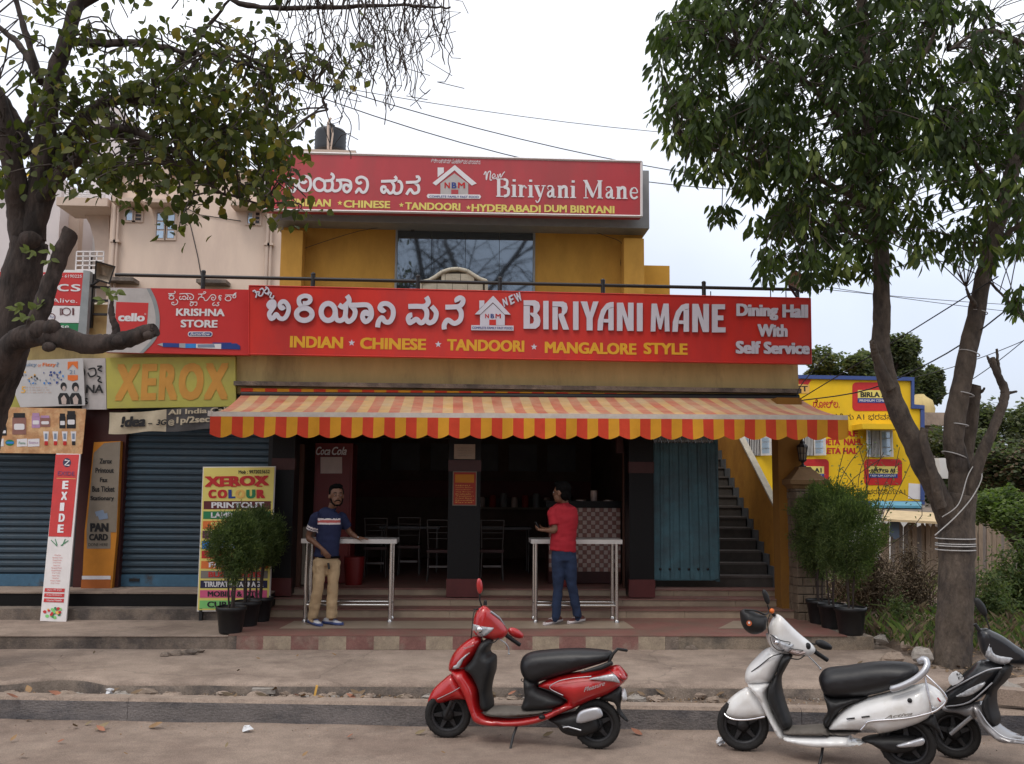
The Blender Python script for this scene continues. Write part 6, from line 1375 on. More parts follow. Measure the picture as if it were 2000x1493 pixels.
for (zz_, cnt) in zones:
    for _ in range(cnt):
        u, v = blob(*zz_); yv = r.uniform(8.7, 10.9); c = P(u, v, yv)
        nd = near_pt(nodes, c); m1 = nd.lerp(c, .5)+Vector((r.uniform(-.12, .12), r.uniform(-.12, .12), r.uniform(-.02, .18)))
        path = catmull([nd, m1, c, c+Vector((r.uniform(-.12, .12), r.uniform(-.1, .1), -.08))], 3); tw.tube(path, [.005+.005*(1-i/len(path)) for i in range(len(path))], 4, cap=False)
        for k in range(r.randint(8, 14)):
            p_ = c+Vector((r.gauss(0, .13), r.gauss(0, .13), r.gauss(-.02, .11))); d = Vector((r.uniform(-.8, .8), r.uniform(-.8, .8), r.uniform(-1.0, -.15)))
            leaves.append((p_, d, r.uniform(.075, .135), r.choices([0, 1, 2, 3], [5, 4, 5, .5 if u < 420 else 1.8])[0]))
# bare hanging twigs and dry pods towards the middle of the picture
ends = [(880, 15), (800, 10), (720, 5), (640, 0), (600, 40), (660, 90), (760, 100), (850, 60)]
for k in range(125):
    u0 = r.uniform(540, 880); v0 = r.uniform(-40, 70) if u0 > 680 else r.uniform(-20, 150); yv = r.uniform(9.0, 9.8)
    p0 = P(u0, v0, yv); nd = near_pt(nodes, p0)
    if k % 2 == 0: tw.tube(catmull([nd, nd.lerp(p0, .5)+Vector((0, 0, r.uniform(-.1, .25))), p0], 4), .007, 4, cap=False)
    pth = [p0]
    for j in range(r.randint(3, 9)): pth.append(pth[-1]+Vector((r.uniform(-.06, .07), r.uniform(-.05, .05), -r.uniform(.05, .16))))
    tw.tube(catmull(pth, 2), [.005]*(2*len(pth)-1), 4, cap=False)
    for j in range(r.randint(0, 2)):
        b_ = pth[r.randrange(len(pth))]; tw.tube([b_, b_+Vector((r.uniform(-.16, .16), 0, r.uniform(-.12, .06))), b_+Vector((r.uniform(-.22, .22), 0, r.uniform(-.3, -.02)))], .004, 4, cap=False)
for (u, v) in ((640, 240), (648, 180), (870, 110), (868, 40), (780, 160), (740, 190), (700, 150)):
    pth = [P(u, v-70, 9.3)]
    for j in range(6): pth.append(pth[-1]+Vector((r.uniform(-.04, .04), 0, -.08)))
    tw.tube(pth, [.008, .007, .009, .008, .006, .008, .004], 5)
for k in range(60):     # twigs standing in the gaps
    u, v = r.uniform(-40, 620), r.uniform(-10, 330); yv = r.uniform(9, 10.6); p0 = P(u, v, yv); nd = near_pt(nodes, p0); tw.tube(catmull([nd, nd.lerp(p0, .6)+Vector((r.uniform(-.2, .2), 0, r.uniform(-.1, .2))), p0], 4), .008, 4, cap=False)
tw.build('twigs', 'twig', LTree)
leaves.sort(key=lambda t: t[0].y)
big = [t for t in leaves if abs((t[0]-EYE).dot(_R)/max(.1, (t[0]-EYE).dot(_F))) < .56][:300]; bs = set(id(t) for t in big)
for t in leaves:
    if id(t) not in bs: leaf_at(lf, t[0], t[1], Vector((r.uniform(-.6, .6), r.uniform(-.9, .2), r.uniform(.1, 1))), t[2], t[2]*.74, t[3])
tag(lf.build('foliage', ['broad%d' % i for i in range(4)], LTree), kind='stuff')
def leaf_pieces(lst, parent, mats, wr, base_L):
    mes = []
    for m_ in mats:
        q_ = MB(); vs, f = leaf_shape(base_L, base_L*wr); q_.add(vs, f, 0, True); mes.append(q_.mesh('leaf', m_))
    for (p_, d, L_, mi) in lst:
        d = Vector(d).normalized(); up = Vector((r.uniform(-.6, .6), r.uniform(-.9, .2), r.uniform(.1, 1))); y = up.cross(d).normalized(); z = d.cross(y)
        piece('leaf', mes[mi], p_, parent, rot=Matrix((d, y, z)).transposed().to_euler(), scl=(L_/base_L,)*3)
leaf_pieces(big, LTree, ['broad%d' % i for i in range(4)], .74, .13)
q = MB()
for (u, v, yv) in ((80, 600, 9.2), (60, 625, 9.2), (45, 600, 9.3), (70, 500, 9.3), (105, 505, 9.2), (218, 585, 9.1), (225, 572, 9.1)):
    for k in range(6): leaf_at(q, P(u, v, yv)+Vector((r.uniform(-.06, .06), -.08, r.uniform(-.05, .05))), (r.uniform(-1, 1), r.uniform(-.6, 0), r.uniform(-.4, .7)), (0, -1, .5), .09, .05, 3)
tag(q.build('sprouts', ['weed0', 'weed1', 'weed2', 'weed1'], LTree), kind='stuff')

# ------------------------------------------------------------------ right tree
RT = thing('forked_mango_tree', 'leafy tree at the right forking low into two grey trunks wound with white cord', 'tree', tuple(G(1860, 1300, .3)))
RYt = 10.5
q = MB(); nodes = []
limbs = [
 ([(1855, 1330, 10.45), (1862, 1250, 10.5), (1868, 1120, 10.5), (1868, 1020, 10.5), (1872, 965, 10.5)], .215, .20),
 ([(1872, 1060, 10.5), (1842, 990, 10.45), (1790, 880, 10.4), (1745, 780, 10.4), (1722, 690, 10.4), (1722, 600, 10.4), (1720, 480, 10.4), (1700, 330, 10.4), (1690, 150, 10.3), (1680, -60, 10.2)], .15, .07),
 ([(1880, 1040, 10.5), (1875, 930, 10.5), (1862, 850, 10.5), (1880, 740, 10.5), (1905, 620, 10.5), (1930, 500, 10.5), (1960, 400, 10.5), (1990, 280, 10.5), (2020, 100, 10.4), (2040, -80, 10.4)], .15, .07),
 ([(1885, 1020, 10.5), (1905, 920, 10.35), (1935, 850, 10.3), (1958, 790, 10.3), (1962, 760, 10.3), (1942, 720, 10.3), (1938, 700, 10.3)], .085, .035),
 ([(1955, 790, 10.3), (1967, 772, 10.3), (1985, 765, 10.3)], .035, .012), ([(1958, 760, 10.3), (1950, 715, 10.3), (1947, 682, 10.3)], .03, .014), ([(1940, 725, 10.3), (1932, 705, 10.3), (1928, 698, 10.3)], .025, .016),
 ([(1875, 960, 10.6), (1890, 880, 10.7), (1900, 800, 10.7), (1905, 752, 10.7)], .09, .07), ([(1908, 760, 10.7), (1915, 765, 10.65), (1922, 758, 10.6)], .03, .012),
 ([(1838, 990, 10.3), (1820, 920, 10.2), (1805, 860, 10.2), (1806, 838, 10.2)], .075, .045),
 ([(1740, 760, 10.3), (1712, 700, 10.25), (1706, 676, 10.2), (1704, 668, 10.2)], .07, .03),
 ([(1700, 330, 10.4), (1640, 230, 10.2), (1560, 150, 10.0), (1440, 90, 9.8)], .06, .02), ([(1715, 420, 10.4), (1640, 370, 10.3), (1540, 330, 10.1), (1420, 300, 10.0), (1330, 270, 9.9)], .05, .015),
 ([(1700, 250, 10.4), (1780, 150, 10.5), (1840, 40, 10.5)], .05, .02), ([(1960, 400, 10.5), (1890, 300, 10.3), (1820, 230, 10.2)], .05, .02), ([(1690, 150, 10.3), (1600, 50, 10.2), (1500, -40, 10.1)], .05, .02),
 ([(1715, 480, 10.4), (1620, 440, 10.1), (1540, 430, 10)], .035, .012), ([(1935, 490, 10.5), (1990, 440, 10.3), (2040, 420, 10.2)], .05, .02), ([(1905, 600, 10.4), (1890, 570, 10.3), (1886, 560, 10.3)], .03, .01),
 ([(1925, 540, 10.5), (1960, 580, 10.2), (1985, 605, 10.1), (2010, 630, 10.0)], .018, .006), ([(2020, 100, 10.4), (1930, 60, 10.2), (1850, 100, 10.1)], .05, .02),
]
for i, (pp, r0, r1) in enumerate(limbs):
    c, rad = bough([P(*k) for k in pp], r0*(.86 if i else .92), r1*(.86 if i else .95), 50+i, .004, 9)
    if i == 0: rad[:6] = [.215, .21, .205, .20, .197, .195]
    q.tube(c, rad, 22 if r0 > .06 else 10)
    if i in (1, 2): nodes += [p_ for p_ in c if p_.z > 5.5]
    if i >= 11: nodes += c[2:]
roughen(q, .012, 8); q.build('trunk', 'bark_grey', RT)
# white cord wound around the trunks
q = MB()
def ring(u, v, yv, R1, tilt=0, ry=None):
    q = MB(); c = P(u, v, yv); q.tube([c+Vector((R1*math.cos(a), (ry or R1)*math.sin(a), tilt*R1*math.cos(a))) for a in [2*PI*k/20 for k in range(21)]], .0065, 5); q.build('cord_loop', 'rope', RT)
for v in (1052, 1062, 1066, 1074): ring(1866, v, 10.5, .208, .0)
for k, (u, v, R1) in enumerate([(1893, 690, .108), (1880, 770, .118), (1868, 830, .125), (1864, 890, .132), (1910, 610, .10)]): ring(u, v, 10.5, R1, -.35+.1*(k % 3))
q = MB(); q.tube(catmull([P(1826, 1046, 10.28), P(1866, 1010, 10.25), P(1900, 970, 10.3), P(1918, 930, 10.3), P(1905, 905, 10.33)], 6), .0065, 5)
q.build('cord_loop', 'rope', RT); q = MB(); q.tube(catmull([P(1905, 905, 10.33), P(1890, 930, 10.3), P(1872, 985, 10.25), P(1840, 1010, 10.3)], 6), .006, 5)
q.build('cord_loop', 'rope', RT)
zones = [((1500, 150, 200, 155), 182), ((1465, 285, 115, 95), 62), ((1400, 60, 120, 90), 60), ((1600, 370, 145, 105), 104), ((1545, 460, 80, 55), 22), ((1800, 150, 190, 170), 192), ((1930, 250, 110, 160), 95), ((1760, 330, 130, 120), 85), ((1700, 480, 60, 60), 20), ((1790, 460, 40, 60), 12),
         ((1960, 430, 60, 100), 26), ((1900, 480, 50, 70), 16), ((1600, 530, 60, 40), 16), ((1340, 230, 55, 80), 22), ((1410, 415, 20, 15), 3), ((1360, 345, 30, 12), 3), ((1320, 130, 45, 90), 20), ((1650, -150, 400, 140), 190), ((2100, 100, 120, 320), 90), ((1990, 590, 20, 30), 4), ((1490, 520, 35, 30), 6), ((1730, 30, 200, 60), 40)]
tw = MB(); lf = MB(); leaves = []
for (zz_, cnt) in zones:
    for _ in range(cnt):
        u, v = blob(*zz_); yv = r.uniform(9.0, 12.2); c = P(u, v, yv)
        if 1810 < u < 1960 and 560 < v: continue
        nd = near_pt(nodes, c); path = catmull([nd, nd.lerp(c, .5)+Vector((r.uniform(-.1, .1), r.uniform(-.1, .1), r.uniform(0, .2))), c], 3)
        tw.tube(path, .006, 4, cap=False); light = r.random() < .16; base = r.choices([0, 1, 2], [4, 4, 4])[0]
        for k in range(r.randint(14, 22)):
            a = r.random()*6.283; sp = r.uniform(.0, .125); p_ = c+Vector((sp*math.cos(a), sp*math.sin(a), r.uniform(-.06, .14)))
            d = Vector((math.cos(a)*.55, math.sin(a)*.55, -r.uniform(.35, 1.3))); leaves.append((p_, d, r.uniform(.10, .16), 3 if light and k % 2 else (base if r.random() < .7 else r.randrange(3))))
tw.build('twigs', 'twig', RT)
leaves.sort(key=lambda t: t[0].y)
big = [t for t in leaves if abs((t[0]-EYE).dot(_R)/max(.1, (t[0]-EYE).dot(_F))) < .53 and (t[0]-EYE).dot(_U)/(t[0]-EYE).dot(_F) < .39][:300]; bs = set(id(t) for t in big)
for t in leaves:
    if id(t) not in bs: leaf_at(lf, t[0], t[1], Vector((r.uniform(-.6, .6), r.uniform(-.9, .3), r.uniform(0, .6))), t[2], t[2]*.36, t[3], .12)
tag(lf.build('foliage', ['mango%d' % i for i in range(4)], RT), kind='stuff')
leaf_pieces(big, RT, ['mango%d' % i for i in range(4)], .36, .16)

# ------------------------------------------------------------------ potted shrubs
def potted(u, v, hpot, cu, cv, rx, rz, label, grp, Yoff=0, seed=0, Z=.478):
    g = G(u, v, Z); rr_ = random.Random(seed); t = thing('potted_shrub', label, 'potted plant', tuple(g), grp)
    wt = .175*hpot/.31
    q = MB(); q.lathe(g, [(wt*.78, 0), (wt*.80, .02), (wt*.97, hpot-.05), (wt*1.06, hpot-.045), (wt*1.08, hpot), (wt*1.0, hpot+.002), (wt*.96, hpot-.02)], 20); q.build('pot', 'pot', t)
    q = MB(); q.lathe(g, [(.01, hpot-.035), (wt*.95, hpot-.034)], 12); q.build('soil', 'dirt', t)
    c = P(cu, cv, g.y+Yoff); c2 = Vector((g.x*.3+c.x*.7, g.y, c.z))
    q = MB()
    for k in range(3):
        a = 2.1*k+seed; q.tube(catmull([g+Vector((.03*math.cos(a), .03*math.sin(a), hpot-.04)), g+Vector((.05*math.cos(a), .05*math.sin(a), hpot+.3)), c2+Vector((rx*.25*math.cos(a), rx*.25*math.sin(a), -rz*.3))], 5), [.012]*11, 6)
    q.build('stem', 'bark', t)
    q = MB()
    for k in range(420):                       # feathery tufts of fine sprays
        a = rr_.random()*6.283; w_ = rr_.uniform(-1, 1); dd = rr_.uniform(.25, 1)**.45
        n_ = Vector((math.sqrt(1-w_*w_)*math.cos(a), math.sqrt(1-w_*w_)*math.sin(a), w_))
        lump = 1+.5*noise.noise(n_*2.6+Vector((seed*3.7, 0, 0)))
        p_ = c2+Vector((n_.x*rx, n_.y*rx, n_.z*rz))*dd*lump
        for j in range(34):
            d = (n_*.6+Vector((rr_.gauss(0, .6), rr_.gauss(0, .6), rr_.gauss(.25, .6)))).normalized(); b_ = p_+Vector((rr_.gauss(0, .035), rr_.gauss(0, .035), rr_.gauss(0, .035)))
            L_ = rr_.uniform(.03, .075); s_ = d.cross(Vector((rr_.random(), rr_.random(), rr_.random()))).normalized()*.0062
            q.add([b_-s_, b_+s_, b_+d*L_], [(0, 1, 2)], rr_.choice((0, 0, 1, 2)))
    tag(q.build('foliage', ['thuja0', 'thuja1', 'thuja2'], t), kind='stuff')
gl, gr_ = 'potted shrubs on the left of the restaurant', 'potted shrubs on the right of the restaurant'
potted(505, 1213, .30, 520, 1058, .22, .33, 'potted feathery shrub standing farthest back of the three before the XEROX list board', gl, seed=1)
potted(480, 1222, .30, 498, 1045, .23, .30, 'potted feathery shrub in the middle of the three before the XEROX list board', gl, seed=2)
potted(450, 1235, .30, 460, 1062, .30, .37, 'potted feathery shrub nearest the street of the three before the XEROX list board', gl, seed=3)
potted(1602, 1217, .30, 1610, 1045, .38, .52, 'potted feathery shrub touching the stone gate pillar, farthest back', gr_, seed=4)
potted(1626, 1226, .30, 1625, 1005, .38, .40, 'potted feathery shrub in the middle of the three by the stone pillar', gr_, seed=5)
potted(1662, 1238, .32, 1658, 1045, .42, .50, 'potted feathery shrub nearest the street by the stone pillar', gr_, seed=6)

# ------------------------------------------------------------------ far trees, bushes and weeds
def far_tree(label, u0, u1, vt, vb, Yv, seed, mats=('far0', 'far1', 'far2'), group='trees beyond the yellow building', nl=13000, ls=.17, name='distant_tree', cat='tree'):
    rr_ = random.Random(seed); a, b = P(u0, vb, Yv), P(u1, vb, Yv); top = P((u0+u1)/2, vt, Yv).z; bot = P((u0+u1)/2, vb, Yv).z
    c = Vector(((a.x+b.x)/2, Yv, (top+bot)/2)); rx = (b.x-a.x)/2; rz = (top-bot)/2
    t = thing(name, label, cat, (c.x, Yv, 0), group)
    q = MB(); q.tube(catmull([(c.x, Yv, 0), (c.x+.2, Yv, bot*.6), (c.x, Yv, c.z)], 4), [.28, .27, .26, .24, .22, .2, .18, .16, .12], 8)
    lumps = []
    for k in range(15):
        w_ = rr_.uniform(-.6, .95); an = rr_.random()*6.283; n_ = Vector((math.cos(an)*.62, math.sin(an)*.5, w_*.62)); lc = c+Vector((n_.x*rx, n_.y*rx, n_.z*rz)); lumps.append((lc, rr_.uniform(.26, .46)))
        q.tube([(c.x, Yv, c.z-rz*.6), lc], [.12, .03], 5)
    q.build('trunk', 'bark', t)
    q = MB()
    for k in range(nl):
        lc, s_ = lumps[k % 15]; an = rr_.random()*6.283; w_ = rr_.uniform(-1, 1); d = Vector((math.sqrt(1-w_*w_)*math.cos(an), math.sqrt(1-w_*w_)*math.sin(an), w_))
        dd = rr_.random()**.33*(1+.25*noise.noise(d*3+lc)); p_ = lc+Vector((d.x*rx*s_, d.y*rx*s_, d.z*rz*s_))*dd
        u_ = Vector((rr_.gauss(0, 1), rr_.gauss(0, 1), rr_.gauss(0, .6))).normalized()*ls*rr_.uniform(.5, 1); v_ = u_.cross(Vector((rr_.random()-.5, rr_.random()-.5, 1))).normalized()*ls*.42
        q.add([p_, p_+u_*.5+v_, p_+u_, p_+u_*.5-v_], [(0, 1, 2, 3)], rr_.randrange(3))
    tag(q.build('crown', list(mats), t), kind='stuff'); return t
far_tree('dull green rounded tree top right behind the end of the big signboard', 1568, 1725, 668, 800, 34, 1)
far_tree('dull green tree top between the left fork and the yellow roof corner', 1690, 1800, 650, 790, 36, 2)
far_tree('small dull green tree above the grey tank house', 1775, 1845, 700, 810, 38, 3)
far_tree('broad hazy tree low behind the right fork', 1880, 2080, 775, 960, 34, 4, nl=14000)
far_tree('dark bushy tree low behind the fork of the cord-wound trunk', 1800, 1960, 830, 1010, 27, 5, nl=12000, ls=.15)
far_tree('leafy green tree at the right edge above the weeds', 1890, 2120, 930, 1120, 17.5, 6, mats=('weed2', 'thuja1', 'weed0'), nl=12000, ls=.09)
far_tree('brownish green thicket behind the right edge tree', 1900, 2160, 850, 1010, 22, 16, mats=('far0', 'dry1', 'far1'), nl=12000, ls=.13)
FW = MB(); rr_ = random.Random(55); FT = MB()
for k in range(60):
    x = -10+2.6*k+rr_.uniform(-1, 1); y = 60+rr_.uniform(-8, 14); h_ = rr_.uniform(3.0, 6.2); w0 = rr_.uniform(2.2, 4.2)
    if x < 14: y += 22
    for j in range(420):
        a = rr_.random()*6.283; w_ = rr_.uniform(-1, 1); d = Vector((math.sqrt(1-w_*w_)*math.cos(a), math.sqrt(1-w_*w_)*math.sin(a), w_))*(rr_.random()**.33)
        p_ = Vector((x+d.x*w0, y+d.y*w0, h_*.55+d.z*h_*.55)); u_ = Vector((rr_.gauss(0, 1), rr_.gauss(0, .5), rr_.gauss(0, .6))).normalized()*.45; v_ = Vector((0, 0, 1)).cross(u_)*.2+Vector((0, 0, .22)); FW.add([p_, p_+u_*.5+v_, p_+u_, p_+u_*.5-v_], [(0, 1, 2, 3)], rr_.randrange(3))
tag(FW.build('distant_woods', ['far0', 'far1', 'far2']), kind='stuff')
def bush(label, u0, u1, vt, vb, Yv, seed, mats, nst=70, leafn=26, ls=.05, name='bush', group='dry bushes on the waste ground'):
    rr_ = random.Random(seed); a, b = P(u0, vb, Yv), P(u1, vb, Yv); top = P((u0+u1)/2, vt, Yv).z; g = Vector(((a.x+b.x)/2, Yv, min(a.z, .55)-.05)); t = thing(name, label, 'bush', tuple(g), group)
    q = MB(); lf_ = MB(); rx = (b.x-a.x)/2; H_ = top-g.z
    for k in range(nst):
        an = rr_.random()*6.283; s_ = rr_.random(); base = g+Vector((rx*.5*rr_.uniform(-1, 1), rx*.4*rr_.uniform(-1, 1), 0)); tip = g+Vector((rx*s_*math.cos(an), rx*s_*math.sin(an)*.7, H_*rr_.uniform(.35, 1)*(1-.35*s_)))
        pth = catmull([base, base.lerp(tip, .5)+Vector((rr_.gauss(0, .08), rr_.gauss(0, .08), H_*.12)), tip, tip+Vector((rr_.gauss(0, .12), rr_.gauss(0, .1), rr_.uniform(-.12, .06)))], 3); q.tube(pth, .006, 4, cap=False)
        for j in range(leafn):
            p_ = pth[rr_.randrange(len(pth)//4, len(pth))]+Vector((rr_.gauss(0, .07), rr_.gauss(0, .07), rr_.gauss(0, .07))); leaf_at(lf_, p_, (rr_.gauss(0, 1), rr_.gauss(0, 1), rr_.gauss(-.2, .7)), (0, -.4, 1), ls*rr_.uniform(.6, 1.3), ls*.4, rr_.randrange(3))
    q.build('stems', mats[1], t); tag(lf_.build('foliage', list(mats), t), kind='stuff')
dry = ('dry0', 'dry1', 'dry2'); wd = ('weed0', 'weed1', 'weed2')
bush('tangled brown dry bush right behind the three potted shrubs', 1640, 1780, 1060, 1230, 13.6, 21, dry, 210, 20, .035)
bush('tall brown dry bush left of the cord-wound trunk', 1720, 1840, 1050, 1240, 14.2, 22, dry, 220, 20, .038)
bush('dry twiggy bush in front of the plank shack, behind the pots', 1600, 1720, 1080, 1220, 15.0, 27, dry, 160, 20, .035)
bush('green weeds with thin leaves below the dry bush left of the trunk', 1700, 1810, 1170, 1265, 12.6, 23, wd, 60, 22, .06, 'weed_clump', 'green weeds round the trunk')
bush('green and yellow weeds just right of the cord-wound trunk', 1895, 1990, 1110, 1290, 12.6, 24, wd, 90, 30, .07, 'weed_clump', 'green weeds round the trunk')
bush('big leafy weeds at the right edge above the black scooter', 1930, 2080, 1040, 1260, 13.4, 25, wd, 120, 34, .08, 'weed_clump', 'green weeds round the trunk')
bush('low straggling weeds at the foot of the dry bushes', 1780, 1850, 1190, 1290, 12.0, 26, ('weed1', 'dry2', 'weed0'), 50, 20, .05, 'weed_clump', 'green weeds round the trunk')
# wispy creeper in front of the yellow wall
CR = thing('wispy_shrub', 'thin wispy shrub with scattered small leaves in front of the yellow painted wall', 'shrub', (6.2, 15.5, .4))
q = MB(); lf_ = MB(); rr_ = random.Random(8)
for k in range(24):
    u, v = rr_.uniform(1610, 1790), rr_.uniform(865, 1000); p1 = P(u, v, 15.5); p0 = P(1680+rr_.uniform(-30, 30), 1120, 15.5); pth = catmull([p0, p0.lerp(p1, .6)+Vector((rr_.gauss(0, .2), rr_.gauss(0, .2), .1)), p1], 6); q.tube(pth, .006, 4, cap=False)
    for j in range(15):
        p_ = pth[rr_.randrange(5, len(pth))]+Vector((rr_.gauss(0, .07), rr_.gauss(0, .07), rr_.gauss(0, .06))); leaf_at(lf_, p_, (rr_.gauss(0, 1), rr_.gauss(0, 1), rr_.gauss(0, .6)), (0, -.6, 1), rr_.uniform(.04, .07), .03, rr_.randrange(3))
q.build('stems', 'twig', CR); tag(lf_.build('foliage', ['far0', 'weed2', 'thuja1'], CR), kind='stuff')
# ground cover of weeds, leaf litter and stones on the bank
q = MB(); rr_ = random.Random(31)
for k in range(5200):
    x = rr_.uniform(5.2, 13); y = rr_.uniform(11.2, 19)
    if rr_.random() < .3: x = rr_.uniform(5.1, 7.5); y = rr_.uniform(10.8, 12.6)
    z = .44+.10*noise.noise(Vector((x*.9, y*.9, 1))); h = rr_.uniform(.05, .28); a = rr_.random()*6.28; d = Vector((math.cos(a)*.4, math.sin(a)*.4, 1)); s_ = Vector((-math.sin(a), math.cos(a), 0))*.008
    b_ = Vector((x, y, z-.02)); q.add([b_-s_, b_+s_, b_+d*h*.6+s_*.6, b_+d*h+Vector((math.cos(a), math.sin(a), -.3))*h*.3], [(0, 1, 2, 3)], rr_.randrange(6))
tag(q.build('ground_cover', ['weed0', 'weed1', 'weed2', 'dry0', 'dry2', 'dry1']), kind='stuff')
q = MB()
for k in range(900):
    x = rr_.uniform(5.1, 9); y = rr_.uniform(9.6, 12.4); z = .30+.12*max(0, min(1.6, y-10.3)); leaf_at(q, (x, y, z+.03+.05*noise.noise(Vector((x, y, 0)))), (rr_.gauss(0, 1), rr_.gauss(0, 1), rr_.gauss(0, .2)), (0, 0, 1), rr_.uniform(.05, .1), .04, rr_.randrange(2))
tag(q.build('leaf_litter', ['dead_leaf', 'dry0']), kind='stuff')
# bare tree across the road (its reflection fills the upper window)
BT = thing('bare_tree', 'leafless twiggy tree across the road, seen mirrored in the upstairs window', 'tree', (-2.2, -10, 0))
q = MB(); rr_ = random.Random(77)
def grow(p0, d, L_, r_, lev):
    pth = [p0]; 
    for j in range(4): d = (d+Vector((rr_.gauss(0, .16), rr_.gauss(0, .16), rr_.gauss(0, .12)-(.10 if lev > 2 else 0)))).normalized(); pth.append(pth[-1]+d*L_/4)
    q.tube(pth, [r_*(1-.12*j) for j in range(5)], 6 if lev < 2 else 4, cap=False)
    if lev < 5:
        for k in range(4 if lev else 6):
            b_ = pth[rr_.randint(1, 4)] if lev else pth[rr_.randint(2, 4)]; a = rr_.random()*6.283; nd = (d*.75+Vector((math.cos(a), math.sin(a), .2-.12*lev))*.75).normalized(); grow(b_, nd, L_*rr_.uniform(.5, .72), r_*.5, lev+1)
grow(Vector((-2.2, -10, 0)), Vector((0, 0, 1)), 11.5, .3, 0)
q.build('trunk', 'bark', BT)
# ------------------------------------------------------------------ rubble and litter
rr_ = random.Random(12)
def rock(x, y, z, sx, sy, sz, seed, m, name, label, cat, grp):
    q = MB(); q.ell((x, y, z), (sx, sy, sz), 7, 5); rs = random.Random(seed)
    q.v = [Vector((x, y, z))+(v-Vector((x, y, z)))*rs.uniform(.72, 1.18) for v in q.v]; q.sm = [False]*len(q.sm); tag(q.build(name, m), label, cat, grp)
for k in range(84):
    u = [130, 560, 500, 690, 620, 235, 290, 340, 1000, 1240, 1310, 1200][k] if k < 12 else rr_.uniform(-10, 1420); v = rr_.uniform(1353, 1369); g = G(u, v, .2); s_ = rr_.uniform(.03, .085) if k > 11 else rr_.uniform(.07, .13)
    rock(g.x, min(max(g.y, kY(g.x)+.18), gY(g.x)+.12), .20, s_, s_*.7, s_*.45, k, rr_.choice(['rubble', 'rubble_grey', 'rubble', 'kerb_top']), 'rubble_stone', 'broken piece of concrete lying in the gutter strip behind the kerb', 'stone', 'rubble in the gutter strip')
for k, (u, v, s_) in enumerate([(368, 1278, .10), (345, 1279, .08), (322, 1281, .06), (388, 1274, .07), (725, 1262, .07), (1350, 1268, .09)]): g = G(u, v, .32); rock(g.x, g.y, .33, s_, s_*.6, s_*.5, 90+k, 'concrete_dark', 'rubble_stone', 'lump of dark broken mortar at the foot of the platform face', 'stone', 'mortar lumps on the walkway')
q = MB(); g = G(514, 1358, .2); q.rbox((g.x, g.y+.03, .235), (.22, .08, .05), .1); tag(q.build('brick_piece', 'rubble_grey'), 'flat pale brick piece lying in the gutter left of the red scooter', 'brick')
for k, (u, v) in enumerate([(1790, 1245), (1770, 1262), (1742, 1290), (1935, 1320), (1915, 1345), (1980, 1290), (1970, 1350), (1935, 1300), (1800, 1280), (1720, 1250)]): g = G(u, v, .42 if v < 1300 else .34); s_ = rr_.uniform(.08, .16); rock(g.x, g.y, g.z, s_, s_*.8, s_*.6, 200+k, rr_.choice(['rubble', 'rubble_grey']), 'rubble_stone', 'rough stone on the dirt bank near the cord-wound trunk', 'stone', 'stones on the dirt bank')
q = MB(); g = G(1965, 1375, .3); q.rbox((g.x+.1, g.y+.2, .33), (.9, .16, .14), -.5); q.rbox((g.x+.5, g.y+.6, .33), (.5, .2, .12), .4); tag(q.build('concrete_slab', 'concrete'), 'broken concrete kerb lengths lying behind the black scooter', 'slab')
def flat_leaf(u, v, z, L_, m, name='fallen_leaf', label='dry curled leaf fallen on the road by the kerb', cat='leaf', grp='dry leaves on the road'):
    g = G(u, v, z); q = MB(); leaf_at(q, (g.x, g.y, z+.02), (rr_.gauss(0, 1), rr_.gauss(0, .5), .1), (0, -.5, 1), L_, L_*.5, 0, -.3); tag(q.build(name, m), label, cat, grp)
lv = [(20, 1452, .08), (52, 1412, .07), (150, 1424, .09), (165, 1420, .08), (185, 1430, .13), (205, 1432, .1), (338, 1425, .1), (375, 1442, .1), (112, 1453, .08), (722, 1440, .12), (810, 1438, .1), (275, 1427, .15), (290, 1424, .15), (130, 1424, .08), (678, 1444, .08), (1290, 1446, .11), (1255, 1440, .12), (960, 1438, .12), (1060, 1442, .10), (1085, 1445, .12), (40, 1480, .08), (300, 1450, .05), (640, 1410, .06), (1320, 1470, .07), (250, 1478, .05), (440, 1465, .05), (590, 1482, .06), (870, 1475, .05)]
for u, v, L_ in lv[:6]+lv[8:24:2]+lv[24:]: flat_leaf(u, v, .0, L_, rr_.choice(['dead_leaf', 'dead_leaf', 'dead_leaf_red', 'dry2']))
for k in range(36): flat_leaf(rr_.uniform(0, 1450), rr_.uniform(1352, 1368), .2, rr_.uniform(.06, .14), rr_.choice(['dead_leaf', 'dry1', 'dry0', 'dead_leaf_red']), label='dry leaf among the rubble behind the kerb', grp='dry leaves in the gutter strip')
for k in range(14): flat_leaf(rr_.uniform(0, 1700), rr_.uniform(1280, 1330), .315, rr_.uniform(.03, .07), rr_.choice(['dead_leaf', 'dry1']), label='tiny dry leaf on the concrete walkway', grp='dry leaves on the walkway')
for k, (u, v, z, la) in enumerate([(214, 1354, .22, 'crumpled white paper scrap in the gutter, leftmost'), (320, 1348, .22, 'crumpled white paper scrap by the broken slab edge'), (483, 1428, .02, 'tiny white scrap of paper on the road below the kerb'), (1408, 1452, .02, 'small white wrapper beside the front tyre of the white scooter')]):
    g = G(u, v, z); q = MB(); q.ell((g.x, g.y, g.z+.02), (.045, .03, .03), 6, 4); rs = random.Random(k); q.v = [v_+Vector((rs.gauss(0, .01), rs.gauss(0, .01), rs.gauss(0, .01))) for v_ in q.v]; q.sm = [False]*len(q.sm); tag(q.build('paper_scrap', 'litter_white'), la, 'litter')
